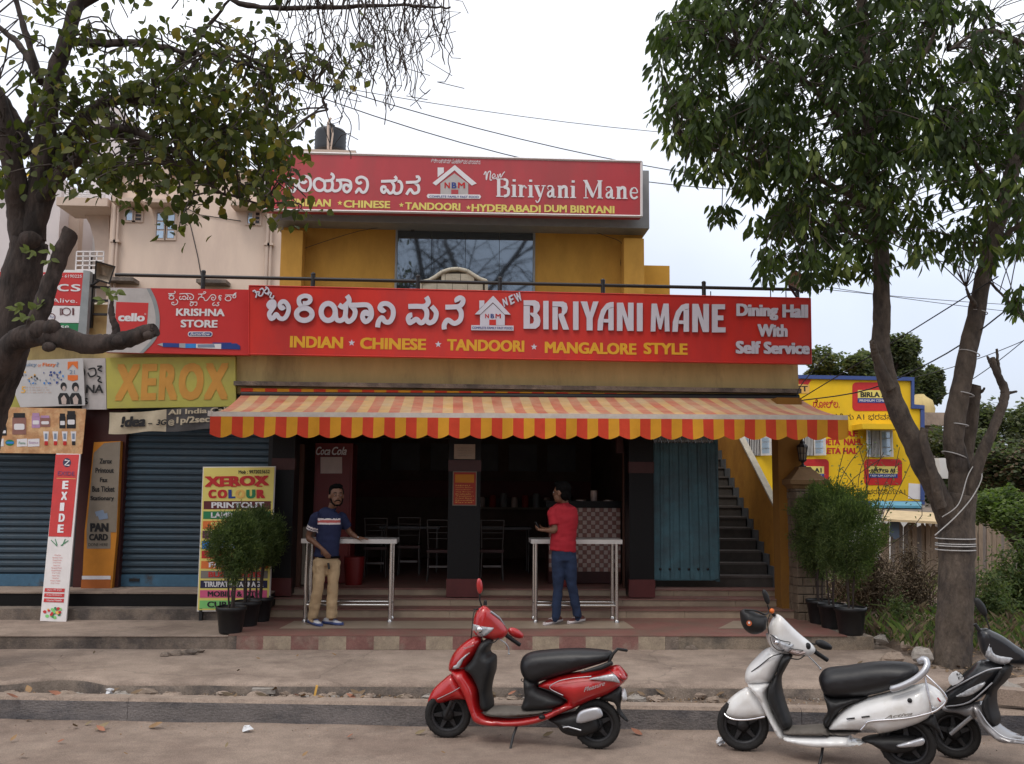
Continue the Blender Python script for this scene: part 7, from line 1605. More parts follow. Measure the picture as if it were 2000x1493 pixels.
q = MB(); g = G(615, 1362, .22); q.rbox((g.x, g.y+.05, .27), (.02, .015, .10), 0, tilt=.2); tag(q.build('yellow_strip', 'print_gold'), 'upright yellow scrap stuck in the gutter rubble', 'litter')
q = MB()
for k in range(2600):
    x = rr_.uniform(-6, 4.5); t_ = rr_.random(); y = kY(x)+.18+t_*(gY(x)-kY(x)-.1); s_ = rr_.uniform(.006, .02); z = .185+.03*nz3(x, t_*1.2, 3, 3)
    vs = [Vector((x, y, z))+Vector((rr_.uniform(-1, 1), rr_.uniform(-1, 1), rr_.uniform(-.4, 1)))*s_ for _ in range(4)]; q.add(vs, [(0, 1, 2), (0, 2, 3), (0, 3, 1), (1, 3, 2)], rr_.randrange(3))
for k in range(900):
    x = rr_.uniform(-6, 5); y = kY(x)-abs(rr_.gauss(0, .22))-.02; s_ = rr_.uniform(.003, .011); vs = [Vector((x, y, .012))+Vector((rr_.uniform(-1, 1), rr_.uniform(-1, 1), rr_.uniform(-.2, 1)))*s_ for _ in range(4)]; q.add(vs, [(0, 1, 2), (0, 2, 3), (0, 3, 1), (1, 3, 2)], rr_.randrange(3))
tag(q.build('gutter_gravel', ['rubble', 'rubble_grey', 'dead_leaf']), kind='stuff')
# ================================================================== scooters
class Frame:
    """upright plane through two ground points; tracing points are mapped on to it, so shapes get real sizes"""
    def __init__(s, rear, front, T, turn=0.0, about=None):
        s.o = Vector(rear); s.a = (Vector(front)-s.o); s.a.z = 0; s.a.normalize(); s.T = T
        if turn:
            s.a = Matrix.Rotation(turn, 3, 'Z') @ s.a; s.o = Vector(about)
        s.n = Vector((0, 0, 1)).cross(s.a)
        if s.n.y > 0: s.n = -s.n
    def pt(s, u, v, off=0.0):
        d = ray(*s.T(u, v)); o = s.o+s.n*off; t = (o-EYE).dot(s.n)/d.dot(s.n); return EYE+d*t
    def uv(s, u, v):
        p = s.pt(u, v)-s.o; return Vector((p.dot(s.a), p.z))
    def w(s, a, z, off=0.0): return s.o+s.a*a+Vector((0, 0, z))+s.n*off
def _dist(p, seg):
    best = 9
    for a, b, ab, l2 in seg:
        t = max(0, min(1, (p-a).dot(ab)/l2)); d = (p-(a+ab*t)).length_squared
        if d < best: best = d
    return math.sqrt(best)
def _inside(p, poly):
    c = False; j = len(poly)-1
    for i in range(len(poly)):
        a, b = poly[i], poly[j]
        if (a.y > p.y) != (b.y > p.y) and p.x < (b.x-a.x)*(p.y-a.y)/(b.y-a.y)+a.x: c = not c
        j = i
    return c
def pillow(mb_, F, pts, hw, R, off=0.0, mi=0, step=.028, smooth=3, power=.5, back=True):
    P2 = [F.uv(u, v) for u, v in pts]
    if smooth: P2 = [Vector((q.x, q.y)) for q in catmull([(p_.x, p_.y, 0) for p_ in P2], smooth, True)]
    poly = []
    for i in range(len(P2)):
        a, b = P2[i], P2[(i+1) % len(P2)]; k = max(1, int((b-a).length/.03))
        for j in range(k): poly.append(a.lerp(b, j/k))
    clean = [poly[0]]
    for p_ in poly[1:]:
        if (p_-clean[-1]).length > .003: clean.append(p_)
    poly = clean; n = len(poly)
    seg = []
    for i in range(n):
        a, b = poly[i], poly[(i+1) % n]; ab = b-a; seg.append((a, b, ab, max(ab.length_squared, 1e-12)))
    area = sum(poly[i].x*poly[(i+1) % n].y-poly[(i+1) % n].x*poly[i].y for i in range(n)); sg = 1 if area > 0 else -1
    V = list(poly)
    for f_ in (.06, .22, .5, .9):
        ins = R*f_; last = None
        for i in range(n):
            a, b = poly[i-1], poly[(i+1) % n]; t = (b-a)
            if t.length < 1e-6: continue
            t.normalize(); q_ = poly[i]+Vector((-t.y, t.x))*sg*ins
            if last is not None and (q_-last).length < min(.02, ins*.8): continue
            if _inside(q_, poly) and _dist(q_, seg) > ins*.85: V.append(q_); last = q_
    x0 = min(p_.x for p_ in poly); x1 = max(p_.x for p_ in poly); y0 = min(p_.y for p_ in poly); y1 = max(p_.y for p_ in poly)
    x = x0
    while x < x1:
        y = y0
        while y < y1:
            q_ = Vector((x, y))
            if _inside(q_, poly) and _dist(q_, seg) > R*.98: V.append(q_)
            y += step
        x += step
    ov, _, of, *_r = delaunay_2d_cdt(V, [(i, (i+1) % n) for i in range(n)], [], 1, 1e-5)
    hs = []
    for p_ in ov:
        d = _dist(p_, seg); d = 0 if d < 1e-5 else d; k = min(1, d/R); h = (1-(1-k)**2)**power; hs.append((hw(p_.x, p_.y) if callable(hw) else hw)*h)
    m_ = len(ov); vs = [F.w(p_.x, p_.y, off+h) for p_, h in zip(ov, hs)]+[F.w(p_.x, p_.y, off-(h if back else 0)) for p_, h in zip(ov, hs)]
    fs = [tuple(f) for f in of]+[tuple(m_+i for i in f[::-1]) for f in of]
    mb_.add(vs, fs, mi, True); return mb_
def pbuild(name, m_, par, F, pts, hw, R, **k):
    q = MB(); pillow(q, F, pts, hw, R, **k); return q.build(name, m_, par, fixn=True)
def both(name, m_, par, F, pts, hw, R, off, **k):
    for s_ in (1, -1): q = MB(); pillow(q, F, pts, hw, R, off=off*s_, **k); q.build(name, m_, par, fixn=True)
def wheel(par, c, axis, Ro=.205, wid=.05, name='wheel', spokes=5, tilt=0):
    axis = Vector(axis).normalized(); q = MB()
    q.lathe(c, [(Ro-.062, -wid*.62), (Ro-.03, -wid), (Ro-.008, -wid*.75), (Ro, -wid*.25), (Ro, wid*.25), (Ro-.008, wid*.75), (Ro-.03, wid), (Ro-.062, wid*.62), (Ro-.062, -wid*.62)], 40, axis=axis)
    u0 = axis.orthogonal().normalized(); v0 = axis.cross(u0)
    for k in range(44):
        a = 2*PI*k/44; d = u0*math.cos(a)+v0*math.sin(a); e_ = axis.cross(d); sg = 1 if k % 2 else -1
        q.rings([[c+d*(r_)+e_*(s_*.006+sg*t_*.35)+axis*t_ for s_, t_ in ((-1, sg*.006), (1, sg*.006), (1, sg*wid*.72), (-1, sg*wid*.72))] for r_ in (Ro-.012, Ro-.0015)], smooth=False)
    w_ = q.build('wheel', 'tyre', par, fixn=True); w_.name = name
    q = MB(); q.lathe(c, [(Ro-.061, -wid*.64), (Ro-.078, -wid*.5), (Ro-.082, 0), (Ro-.078, wid*.5), (Ro-.061, wid*.64), (Ro-.056, wid*.6), (Ro-.056, -wid*.6), (Ro-.061, -wid*.64)], 32, axis=axis)
    u = axis.orthogonal().normalized(); v = axis.cross(u)
    for k in range(spokes):
        a = 2*PI*k/spokes+.3; d = u*math.cos(a)+v*math.sin(a); e_ = axis.cross(d)
        q.rings([[c+d*r_+e_*s_*w2+axis*t_ for s_, t_ in ((-1, -.012), (1, -.012), (1, .016), (-1, .016))] for r_, w2 in ((.04, .022), (Ro-.08, .012))], smooth=False)
    q.build('rim', 'rim', w_)
    q = MB(); q.lathe(c-axis*.04, [(.03, -.01), (.052, .0), (.055, .07), (.03, .085), (.012, .09)], 20, axis=axis); q.build('hub', 'plastic_black', w_)
    return w_
def tubes(par, name, m_, lst):
    q = MB()
    for pts, rad in lst: q.tube(pts, rad, 8)
    return q.build(name, m_, par)
def mirror(par, F, c, ru, rv, ang, stem, m_, thick=.03, name='mirror'):
    pts = []
    for k in range(14):
        a = 2*PI*k/14; x, y = ru*math.cos(a)*(1+.12*math.cos(a)), rv*math.sin(a); pts.append((c[0]+x*math.cos(ang)-y*math.sin(ang), c[1]+x*math.sin(ang)+y*math.cos(ang)))
    o = pbuild(name, m_, par, F, pts, thick, .05, smooth=1, step=.03)
    q = MB(); q.tube([F.pt(*p_) for p_ in stem], .007, 6); q.build('mirror_stem', 'plastic_black', o)
    return o

# ------------------------------------------------------------------ red scooter
A_, B_ = G(1165, 1462, 0), G(872, 1441, 0)
TRd = Tz(800, 1120, 4.002)
F = Frame(A_, B_, TRd)
RS = thing('scooter', 'glossy red scooter on its side stand in front of the middle steps', 'scooter', tuple((A_+B_)/2), 'scooters parked at the kerb')
hd = F.pt(600, 470); FS = Frame(A_, B_, TRd, math.radians(38), hd)       # the steered handlebar plane
fwc = F.w(F.uv(300, 1130).x, .205)
rwc = F.w(F.uv(1462, 1200).x, .205)
wheel(RS, rwc, F.n); wf_ = wheel(RS, fwc, Matrix.Rotation(math.radians(16), 3, 'Z') @ F.n, spokes=6)
pbuild('body_panel', 'scooter_red', RS, F, [(1000, 882), (1090, 822), (1250, 778), (1500, 742), (1615, 716), (1665, 745), (1705, 805), (1680, 850), (1560, 940), (1400, 1000), (1230, 1078), (1210, 1040), (1235, 988), (1110, 915)], lambda a, z: .155, .13)
pbuild('floor_side', 'scooter_red', RS, F, [(335, 750), (400, 740), (450, 745), (520, 840), (548, 905), (556, 985), (580, 1075), (640, 1106), (760, 1115), (900, 1106), (1060, 1070), (1230, 1000), (1300, 1030), (1200, 1085), (1050, 1152), (900, 1185), (740, 1188), (600, 1180), (520, 1150), (488, 1080), (440, 950), (390, 850)], .165, .06)
pbuild('front_apron', 'scooter_red', RS, F, [(312, 745), (318, 690), (355, 610), (420, 545), (490, 500), (545, 490), (568, 530), (545, 605), (500, 670), (450, 735), (430, 760), (335, 768)], .14, .10)
pbuild('leg_shield', 'plastic_black', RS, F, [(560, 545), (610, 510), (650, 525), (622, 600), (628, 625), (668, 655), (668, 760), (645, 840), (632, 930), (650, 1045), (600, 1062), (566, 1040), (552, 900), (500, 790), (440, 730), (500, 665)], .17, .05)
pbuild('floorboard', 'mat_grey', RS, F, [(585, 1068), (640, 1045), (880, 1048), (1100, 1040), (1160, 1050), (1050, 1085), (900, 1105), (760, 1113), (640, 1105)], .15, .03)
pbuild('under_seat', 'plastic_black', RS, F, [(905, 800), (1000, 840), (1010, 885), (1110, 925), (1232, 990), (1160, 1040), (1060, 1062), (885, 1060), (905, 960), (898, 880)], .15, .06)
pbuild('seat', 'seat_vinyl', RS, F, [(868, 722), (885, 655), (945, 615), (1060, 598), (1200, 588), (1350, 585), (1500, 596), (1575, 610), (1580, 660), (1540, 690), (1400, 735), (1250, 780), (1100, 822), (1010, 850), (960, 862), (905, 820), (880, 780)], .14, .09)
pbuild('tail_light', 'lens_red', RS, F, [(1625, 735), (1645, 738), (1706, 800), (1690, 838), (1655, 825), (1632, 780)], .13, .05)
both('turn_signal', 'lens_clear', RS, F, [(1415, 800), (1500, 780), (1600, 762), (1632, 780), (1660, 830), (1600, 820), (1500, 812)], .018, .03, .148, step=.03)
q = MB()
for s in (1, -1): q.tube([F.pt(1580, 700, .08*s), F.pt(1500, 735, .12*s), F.pt(1340, 775, .135*s)], [.02, .022, .008], 8)
for s in (1, -1): q.tube([F.pt(1555, 700, .08*s), F.pt(1590, 630, .085*s), F.pt(1625, 592, .08*s), F.pt(1690, 602, .04*s), F.pt(1695, 603, 0)], .013, 8)
q.build('grab_rail', 'plastic_black', RS)
pbuild('front_fender', 'scooter_red', RS, F, [(148, 1012), (158, 955), (195, 895), (265, 830), (335, 785), (395, 835), (440, 920), (446, 985), (380, 985), (300, 1000), (220, 1022)], .085, .085)
q = MB(); q.tube([F.pt(330, 1000, .10), fwc+F.n*.09], .018, 8); q.tube([F.pt(330, 1000, -.10), fwc-F.n*.09], .018, 8); q.tube([F.pt(400, 850), F.pt(560, 520)], .03, 8); q.build('fork', 'plastic_black', RS)
# steered head: cowl, headlight, grips, mirrors
pbuild('handle_cowl', 'scooter_red', RS, FS, [(503, 400), (515, 330), (545, 275), (580, 252), (612, 268), (640, 300), (700, 360), (742, 410), (762, 455), (735, 500), (690, 522), (625, 520), (560, 500), (505, 470)], .075, .07, step=.02)
pbuild('headlight', 'lens_clear', RS, FS, [(503, 398), (560, 392), (620, 398), (662, 412), (628, 452), (585, 485), (545, 498), (512, 470), (498, 435)], .085, .035, step=.015)
q = MB(); q.ell(FS.pt(546, 440, .075), (.032, .032, .032), 12, 8); q.build('bulb_reflector', 'chrome', RS)
q = MB(); q.tube([FS.pt(632, 300, .055), FS.pt(700, 350, .03), FS.pt(738, 405, .0)], .012, 6); q.tube([FS.pt(632, 300, -.02), FS.pt(700, 350, -.05), FS.pt(738, 405, -.06)], .012, 6); q.build('instrument_rim', 'silver_paint', RS)
q = MB(); q.tube([FS.pt(730, 465), FS.pt(790, 510)], .019, 10); q.tube([FS.pt(775, 500), FS.pt(862, 560)], .018, 12); q.ell(FS.pt(735, 470), (.035, .035, .035), 10, 8); q.build('grip', 'plastic_black', RS)
q = MB(); q.tube([FS.pt(590, 250), FS.pt(592, 222)], .016, 8); q.ell(FS.pt(592, 228), (.016, .016, .025), 8, 6); q.build('far_grip', 'plastic_black', RS)
q = MB(); q.tube(catmull([FS.pt(700, 515, .03), FS.pt(748, 545, .05), FS.pt(775, 590, .05), FS.pt(772, 630, .05)], 4), .006, 6); q.ell(FS.pt(776, 630, .05), (.01, .01, .008), 8, 6); q.build('brake_lever', 'silver_paint', RS)
q = MB(); q.tube([FS.pt(555, 285), FS.pt(500, 283)], .005, 5); q.build('far_lever', 'plastic_black', RS)
mirror(RS, FS, (825, 466), 68, 36, .50, [(770, 480), (735, 460), (725, 445)], 'scooter_red', .04)
mirror(RS, FS, (545, 100), 24, 62, -.06, [(549, 155), (548, 210), (562, 255)], 'scooter_red', .03)
pbuild('apron_slot', 'silver_paint', RS, F, [(365, 725), (405, 672), (470, 618), (505, 602), (450, 660), (420, 722)], .012, .02, off=.128, smooth=2, step=.03)
tubes(RS, 'pinstripe', 'silver_paint', [(catmull([F.pt(1200, 955, .158), F.pt(1095, 898, .155), F.pt(1150, 850, .158), F.pt(1260, 822, .160), F.pt(1420, 806, .16)], 5), .004), ([F.pt(215, 985, .086), F.pt(330, 930, .088), F.pt(405, 885, .083)], .003)])
q = MB(); text(q, 'Pleasure', (F.pt(1363, 928, .158), F.pt(1528, 875, .158), F.pt(1363, 893, .158)), bold=.03, shear=.35, lift=.006)
text(q, 'Pleasure', (F.pt(418, 600, .142), F.pt(505, 568, .142), F.pt(418, 582, .142)), bold=.02, shear=.35, lift=.004); q.build('badge', 'silver_paint', RS)
pbuild('heat_shield', 'silver_paint', RS, F, [(1322, 1100), (1350, 1055), (1420, 1030), (1490, 1024), (1520, 1058), (1518, 1098), (1440, 1128), (1330, 1150)], .022, .03, off=.115, step=.03)
pbuild('engine_case', 'plastic_black', RS, F, [(1080, 1130), (1200, 1095), (1330, 1075), (1440, 1080), (1500, 1180), (1440, 1250), (1300, 1270), (1200, 1240), (1150, 1180)], .10, .05)
pbuild('rear_mudguard', 'plastic_black', RS, F, [(1480, 980), (1640, 880), (1660, 960), (1650, 1060), (1712, 1150), (1690, 1152), (1630, 1095), (1600, 1010)], .07, .04)
pbuild('number_plate', 'litter_white', RS, F, [(1655, 910), (1680, 900), (1700, 985), (1672, 1010)], .08, .01, smooth=0)
tubes(RS, 'side_stand', 'black_steel', [([F.pt(838, 1195, .08), F.pt(810, 1270, .14), F.pt(785, 1385, .20)], .011), ([F.pt(765, 1390, .20), F.pt(800, 1388, .20)], .012), ([F.pt(1190, 1190, .1), F.pt(1330, 1225, .12)], .009)])
tubes(RS, 'kick_lever', 'silver_paint', [([F.pt(1200, 1205, .12), F.pt(1240, 1200, .13), F.pt(1340, 1228, .14)], .007)])
q = MB(); q.ell(F.pt(1035, 1125, .15), (.03, .02, .02), 10, 6); q.build('foot_peg', 'plastic_black', RS)
q = MB(); q.tube(catmull([F.pt(880, 825, .06), F.pt(872, 835, .08), F.pt(885, 848, .08), F.pt(900, 842, .06)], 4), .004, 5); q.build('bag_hook', 'black_steel', RS)

tubes(RS, 'control_cable', 'plastic_black', [(catmull([FS.pt(700, 500, .05), FS.pt(660, 540, .09), FS.pt(600, 545, .08), F.pt(590, 560, .1)], 4), .005), (catmull([FS.pt(560, 262, .03), FS.pt(505, 300, .06), FS.pt(490, 420, .07), F.pt(480, 510, .1)], 4), .004)])
tubes(RS, 'panel_line', 'plastic_black', [(catmull([F.pt(318, 752, .10), F.pt(380, 745, .14), F.pt(445, 740, .12)], 4), .003), (catmull([F.pt(1010, 890, .13), F.pt(1120, 930, .155), F.pt(1225, 990, .155)], 4), .003), (catmull([F.pt(1560, 755, .13), F.pt(1610, 800, .145), F.pt(1668, 845, .12)], 4), .003), (catmull([F.pt(560, 1090, .16), F.pt(760, 1130, .165), F.pt(1000, 1110, .165), F.pt(1180, 1060, .165)], 5), .0025)])
# ------------------------------------------------------------------ white scooter and its dark twin
def white_scooter(par, F, FS, body, low, apron, mirm, helmetless=False, badge=True, chrome=True):
    fwc = F.w(F.uv(292, 1235).x, .215); rwc = F.w(F.uv(1612, 1330).x, .215)
    wheel(par, rwc, F.n, .215); wheel(par, fwc, Matrix.Rotation(math.radians(14), 3, 'Z') @ F.n, .215)
    pbuild('body_panel', body, par, F, [(975, 1203), (1035, 1105), (1140, 1015), (1300, 950), (1500, 900), (1700, 850), (1760, 850), (1800, 930), (1815, 1060), (1760, 1130), (1600, 1195), (1400, 1242), (1352, 1215), (1290, 1205), (1235, 1213), (1050, 1212)], .165, .11)
    pbuild('tail', body, par, F, [(1745, 845), (1800, 855), (1870, 900), (1915, 960), (1918, 1010), (1870, 1055), (1790, 1085), (1770, 980)], .12, .09)
    pbuild('tail_light', 'lens_red', par, F, [(1825, 905), (1865, 925), (1900, 975), (1885, 1000), (1840, 955)], .13, .04, step=.02)
    pbuild('rear_lens', 'lens_clear', par, F, [(1790, 985), (1850, 1000), (1885, 1010), (1860, 1040), (1800, 1062)], .125, .04, step=.02)
    pbuild('front_apron', apron, par, F, [(312, 815), (315, 745), (345, 690), (400, 630), (460, 575), (520, 552), (590, 575), (618, 600), (618, 640), (560, 760), (515, 830), (400, 850), (345, 850)], .15, .11)
    pbuild('leg_panel', apron, par, F, [(330, 835), (420, 825), (515, 830), (495, 900), (505, 980), (560, 1100), (612, 1190), (642, 1275), (595, 1275), (545, 1200), (480, 1070), (420, 950)], .175, .06)
    pbuild('leg_shield', 'plastic_black', par, F, [(615, 615), (690, 615), (660, 680), (625, 745), (600, 800), (605, 900), (640, 1030), (685, 1160), (670, 1195), (620, 1195), (560, 1090), (505, 970), (503, 860), (560, 765)], .17, .05)
    pbuild('floor_side', low, par, F, [(635, 1242), (800, 1246), (1000, 1250), (1140, 1254), (1170, 1296), (1300, 1310), (1180, 1335), (950, 1342), (770, 1325), (640, 1285)], .17, .035)
    pbuild('floorboard', 'mat_grey', par, F, [(640, 1195), (780, 1188), (960, 1180), (1000, 1225), (1240, 1222), (1150, 1250), (900, 1248), (650, 1240)], .15, .03)
    pbuild('under_seat', 'plastic_black', par, F, [(935, 900), (1010, 945), (1260, 935), (1290, 955), (1130, 1020), (1040, 1100), (985, 1195), (950, 1180), (938, 1130), (975, 1050)], .15, .06)
    pbuild('seat', 'seat_vinyl', par, F, [(902, 815), (912, 770), (945, 730), (1000, 712), (1120, 700), (1250, 680), (1400, 665), (1550, 668), (1650, 688), (1700, 715), (1700, 770), (1640, 830), (1520, 880), (1380, 920), (1250, 945), (1100, 955), (1010, 955), (940, 915)], .15, .10)
    q = MB()
    for s in (1, -1): q.tube(catmull([F.pt(1472, 892, .165*s), F.pt(1560, 868, .17*s), F.pt(1670, 815, .165*s), F.pt(1745, 750, .15*s), F.pt(1772, 690, .12*s), F.pt(1750, 650, .10*s), F.pt(1700, 668, .08*s)], 4), [.012]+[.026]*22+[.024, .02], 10)
    q.build('grab_rail', 'silver_paint', par)
    pbuild('front_fender', apron, par, F, [(140, 1055), (155, 1010), (195, 955), (270, 900), (340, 870), (400, 905), (455, 975), (482, 1050), (480, 1105), (400, 1118), (310, 1128), (220, 1125), (155, 1095)], .095, .09)
    if chrome:
        tubes(par, 'fender_trim', 'chrome', [(catmull([F.pt(138, 1045, .05), F.pt(150, 1098, .085), F.pt(215, 1132, .098), F.pt(330, 1136, .10), F.pt(468, 1112, .10)], 4), .008)])
        tubes(par, 'tail_guard', 'chrome', [(catmull([F.pt(1765, 780, .14), F.pt(1850, 860, .16), F.pt(1915, 935, .16), F.pt(1922, 985, .16), F.pt(1880, 1035, .17), F.pt(1800, 1080, .175), F.pt(1600, 1125, .178), F.pt(1320, 1148, .175), F.pt(1275, 1180, .172), F.pt(1240, 1218, .17)], 5), .008), (catmull([F.pt(1755, 795, .14), F.pt(1785, 950, .17), F.pt(1805, 1082, .175)], 4), .007), (catmull([F.pt(1765, 780, -.14), F.pt(1850, 860, -.16), F.pt(1925, 950, -.14), F.pt(1930, 985, 0), F.pt(1922, 985, .16)], 5), .008)])
    pbuild('handle_cowl', body if body != 'scooter_silver' else 'scooter_black', par, FS, [(502, 440), (512, 380), (540, 320), (570, 288), (610, 315), (670, 375), (740, 440), (820, 505), (862, 555), (850, 600), (790, 628), (720, 625), (640, 612), (560, 590), (515, 540)], .08, .07, step=.02)
    pbuild('headlight', 'lens_clear', par, FS, [(505, 440), (535, 452), (570, 480), (620, 500), (682, 512), (650, 545), (612, 590), (560, 575), (518, 525)], .105, .03, step=.015)
    pbuild('turn_signal', 'lens_amber', par, FS, [(622, 590), (640, 552), (700, 560), (788, 575), (740, 608), (690, 620)], .09, .02, step=.015)
    tubes(par, 'lens_gasket', 'plastic_black', [(catmull([FS.pt(u, v, .098) for u, v in ((512, 452), (560, 484), (620, 505), (672, 515), (645, 550), (610, 582), (560, 568), (524, 525))], 3, True), .0035), ([FS.pt(u, v, .088) for u, v in ((630, 588), (645, 560), (700, 568), (778, 578), (735, 603), (690, 612), (630, 588))], .003)])
    q = MB(); q.ell(FS.pt(560, 515, .100), (.022, .022, .022), 12, 8); q.build('bulb_reflector', 'chrome', par)
    q = MB(); q.tube([FS.pt(840, 560), FS.pt(872, 590)], .021, 10); q.tube([FS.pt(870, 590), FS.pt(970, 656)], .019, 12); q.build('grip', 'plastic_black', par)
    q = MB(); q.tube([FS.pt(545, 300), FS.pt(512, 245)], .016, 8); q.ell(FS.pt(525, 265, .02), (.02, .02, .02), 8, 6); q.build('far_grip', 'plastic_black', par)
    q = MB(); q.tube(catmull([FS.pt(800, 610, .03), FS.pt(850, 655, .05), FS.pt(912, 722, .06)], 4), .006, 6); q.ell(FS.pt(914, 724, .06), (.011, .011, .011), 8, 6); q.build('brake_lever', 'silver_paint', par)
    mirror(par, FS, (935, 532), 72, 34, .42, [(875, 530), (830, 520), (808, 540)], mirm, .04)
    mirror(par, FS, (476, 150), 22, 66, -.30, [(490, 215), (500, 245), (540, 300)], mirm, .03)
    q = MB(); q.ell(FS.pt(812, 545, .07), (.028, .02, .03), 10, 8); q.build('bar_end_ring', 'plastic_black', par)
    pbuild('engine_case', 'plastic_black', par, F, [(1240, 1290), (1320, 1260), (1450, 1250), (1600, 1255), (1700, 1280), (1680, 1370), (1540, 1400), (1420, 1380), (1330, 1330)], .11, .05)
    pbuild('heat_shield', 'silver_paint', par, F, [(1530, 1312), (1600, 1288), (1690, 1262), (1738, 1252), (1758, 1278), (1735, 1312), (1650, 1325), (1560, 1330)], .02, .02, off=.12, step=.02)
    pbuild('rear_mudguard', 'plastic_black', par, F, [(1700, 1150), (1820, 1090), (1850, 1150), (1905, 1280), (1890, 1285), (1840, 1215), (1780, 1180)], .07, .03)
    tubes(par, 'control_cable', 'plastic_black', [(catmull([FS.pt(790, 615, .05), FS.pt(740, 650, .08), FS.pt(660, 640, .08), F.pt(630, 650, .12)], 4), .005), (catmull([FS.pt(510, 290, .03), FS.pt(490, 350, .05), FS.pt(500, 450, .06)], 4), .004)])
    tubes(par, 'side_stand', 'black_steel', [([F.pt(935, 1335, .05), F.pt(925, 1420, .10), F.pt(905, 1500, .16)], .012)])
    tubes(par, 'panel_line', 'plastic_black', [(catmull([F.pt(360, 750, .13), F.pt(430, 700, .146), F.pt(520, 630, .148), F.pt(600, 605, .13)], 4), .004), ([F.pt(1125, 1130, .168), F.pt(1190, 1122, .168)], .006), ([F.pt(1245, 1115, .168), F.pt(1310, 1108, .168)], .006)])
    q = MB(); c_ = F.pt(1632, 980, .166); q.lathe(c_, [(.018, 0), (.018, .006), (.004, .008)], 14, axis=F.n); q.build('lock_cap', 'black_steel', par)
    if badge:
        q = MB(); text(q, 'Activa', (F.pt(1430, 1128, .168), F.pt(1655, 1096, .168), F.pt(1430, 1103, .168)), bold=.05, shear=.4, lift=.006); q.build('badge', 'print_grey', par)
A_, B_ = G(1772, 1505, 0), G(1452, 1466, 0)
TW = Tz(1380, 1130, 4.1125); F = Frame(A_, B_, TW); FS = Frame(A_, B_, TW, math.radians(38), F.pt(640, 500))
WS = thing('scooter', 'white scooter with a black helmet hung on its handlebar, right of the red one', 'scooter', tuple((A_+B_)/2), 'scooters parked at the kerb')
white_scooter(WS, F, FS, 'scooter_white', 'scooter_white', 'scooter_white', 'plastic_black')
q = MB(); q.ell(FS.pt(525, 262, .03), (.022, .02, .022), 8, 6); q.build('orange_switch', 'print_orange', WS)
# helmet: an open shell hung upside down by its strap
HM = thing('helmet', 'matt black open helmet with a round orange sticker hanging on the white scooter', 'helmet', tuple(FS.pt(375, 350, .05)))
FH = Frame(A_, B_, TW, math.radians(20), FS.pt(375, 350, .04))
pbuild('shell', 'plastic_black', HM, FH, [(272, 262), (300, 248), (350, 255), (420, 285), (482, 305), (484, 350), (475, 405), (430, 440), (375, 450), (320, 425), (282, 370), (270, 310)], .115, .115, step=.02)
q = MB(); q.lathe(FH.pt(342, 360, .112), [(.022, -.004), (.022, .004)], 16, axis=FH.n); q.build('sticker', 'lens_orange', HM)
q = MB(); q.lathe(FH.pt(342, 356, .117), [(.009, 0), (.009, .002)], 12, axis=FH.n); q.build('sticker_mark', 'litter_white', HM)
q = MB(); q.tube(catmull([FH.pt(305, 252, .05), FH.pt(400, 262, .07), FH.pt(470, 290, .04), FS.pt(505, 262)], 4), .008, 6); q.build('strap', 'plastic_black', HM)
# black and silver scooter, cut by the right edge of the picture
TB_ = lambda u, v: (1872+(u-292)/4.45+(v-1235)/4.45*.10, 1443+(v-1235)/4.45)
A_, B_ = G(2175, 1540, 0), G(1868, 1481, 0)
F = Frame(A_, B_, TB_); FS = Frame(A_, B_, TB_, math.radians(38), F.pt(640, 500))
BS = thing('scooter', 'black and silver scooter cut off by the right edge, round white sticker on its front', 'scooter', tuple((A_+B_)/2), 'scooters parked at the kerb')
TK = Tz(1550, 980, 2.911); FK = Frame(A_, B_, TK); FKS = Frame(A_, B_, TK, math.radians(38), FK.pt(1190, 880))
fwc = FK.w(FK.uv(915, 1365).x, .205); rwc = FK.w(FK.uv(915, 1365).x-1.27, .205)
wheel(BS, fwc, Matrix.Rotation(math.radians(14), 3, 'Z') @ FK.n); wheel(BS, rwc, FK.n)
pbuild('front_apron', 'scooter_black', BS, FK, [(858, 1092), (930, 1010), (1005, 940), (1060, 900), (1130, 905), (1205, 935), (1195, 985), (1120, 1070), (1040, 1135), (960, 1165), (880, 1170)], .15, .10)
pbuild('front_fender', 'scooter_silver', BS, FK, [(860, 1150), (930, 1160), (1035, 1140), (1060, 1175), (1040, 1235), (990, 1225), (940, 1205), (880, 1200), (850, 1180)], .09, .06)
pbuild('floor_side', 'scooter_silver', BS, FK, [(1035, 1140), (1085, 1150), (1130, 1240), (1200, 1300), (1300, 1335), (1560, 1350), (1740, 1300), (1720, 1360), (1560, 1395), (1300, 1372), (1190, 1360), (1110, 1290), (1060, 1215)], .17, .05)
pbuild('leg_shield', 'plastic_black', BS, FK, [(1190, 940), (1235, 930), (1215, 1010), (1150, 1080), (1145, 1160), (1165, 1240), (1155, 1275), (1120, 1230), (1085, 1150), (1110, 1080)], .17, .05)
pbuild('handle_cowl', 'scooter_black', BS, FKS, [(1048, 745), (1085, 718), (1130, 735), (1190, 765), (1260, 815), (1312, 855), (1318, 925), (1250, 930), (1185, 925), (1110, 895), (1065, 850)], .08, .06, step=.02)
pbuild('headlight', 'lens_clear', BS, FKS, [(1073, 850), (1092, 775), (1112, 815), (1130, 850), (1190, 862), (1250, 878), (1185, 925), (1110, 902)], .09, .03, step=.015)
mirror(BS, FKS, (1062, 600), 24, 62, -.55, [(1090, 650), (1112, 715), (1108, 745)], 'plastic_black', .03)
mirror(BS, FKS, (1420, 870), 60, 30, .4, [(1370, 880), (1330, 870), (1310, 880)], 'plastic_black', .03)
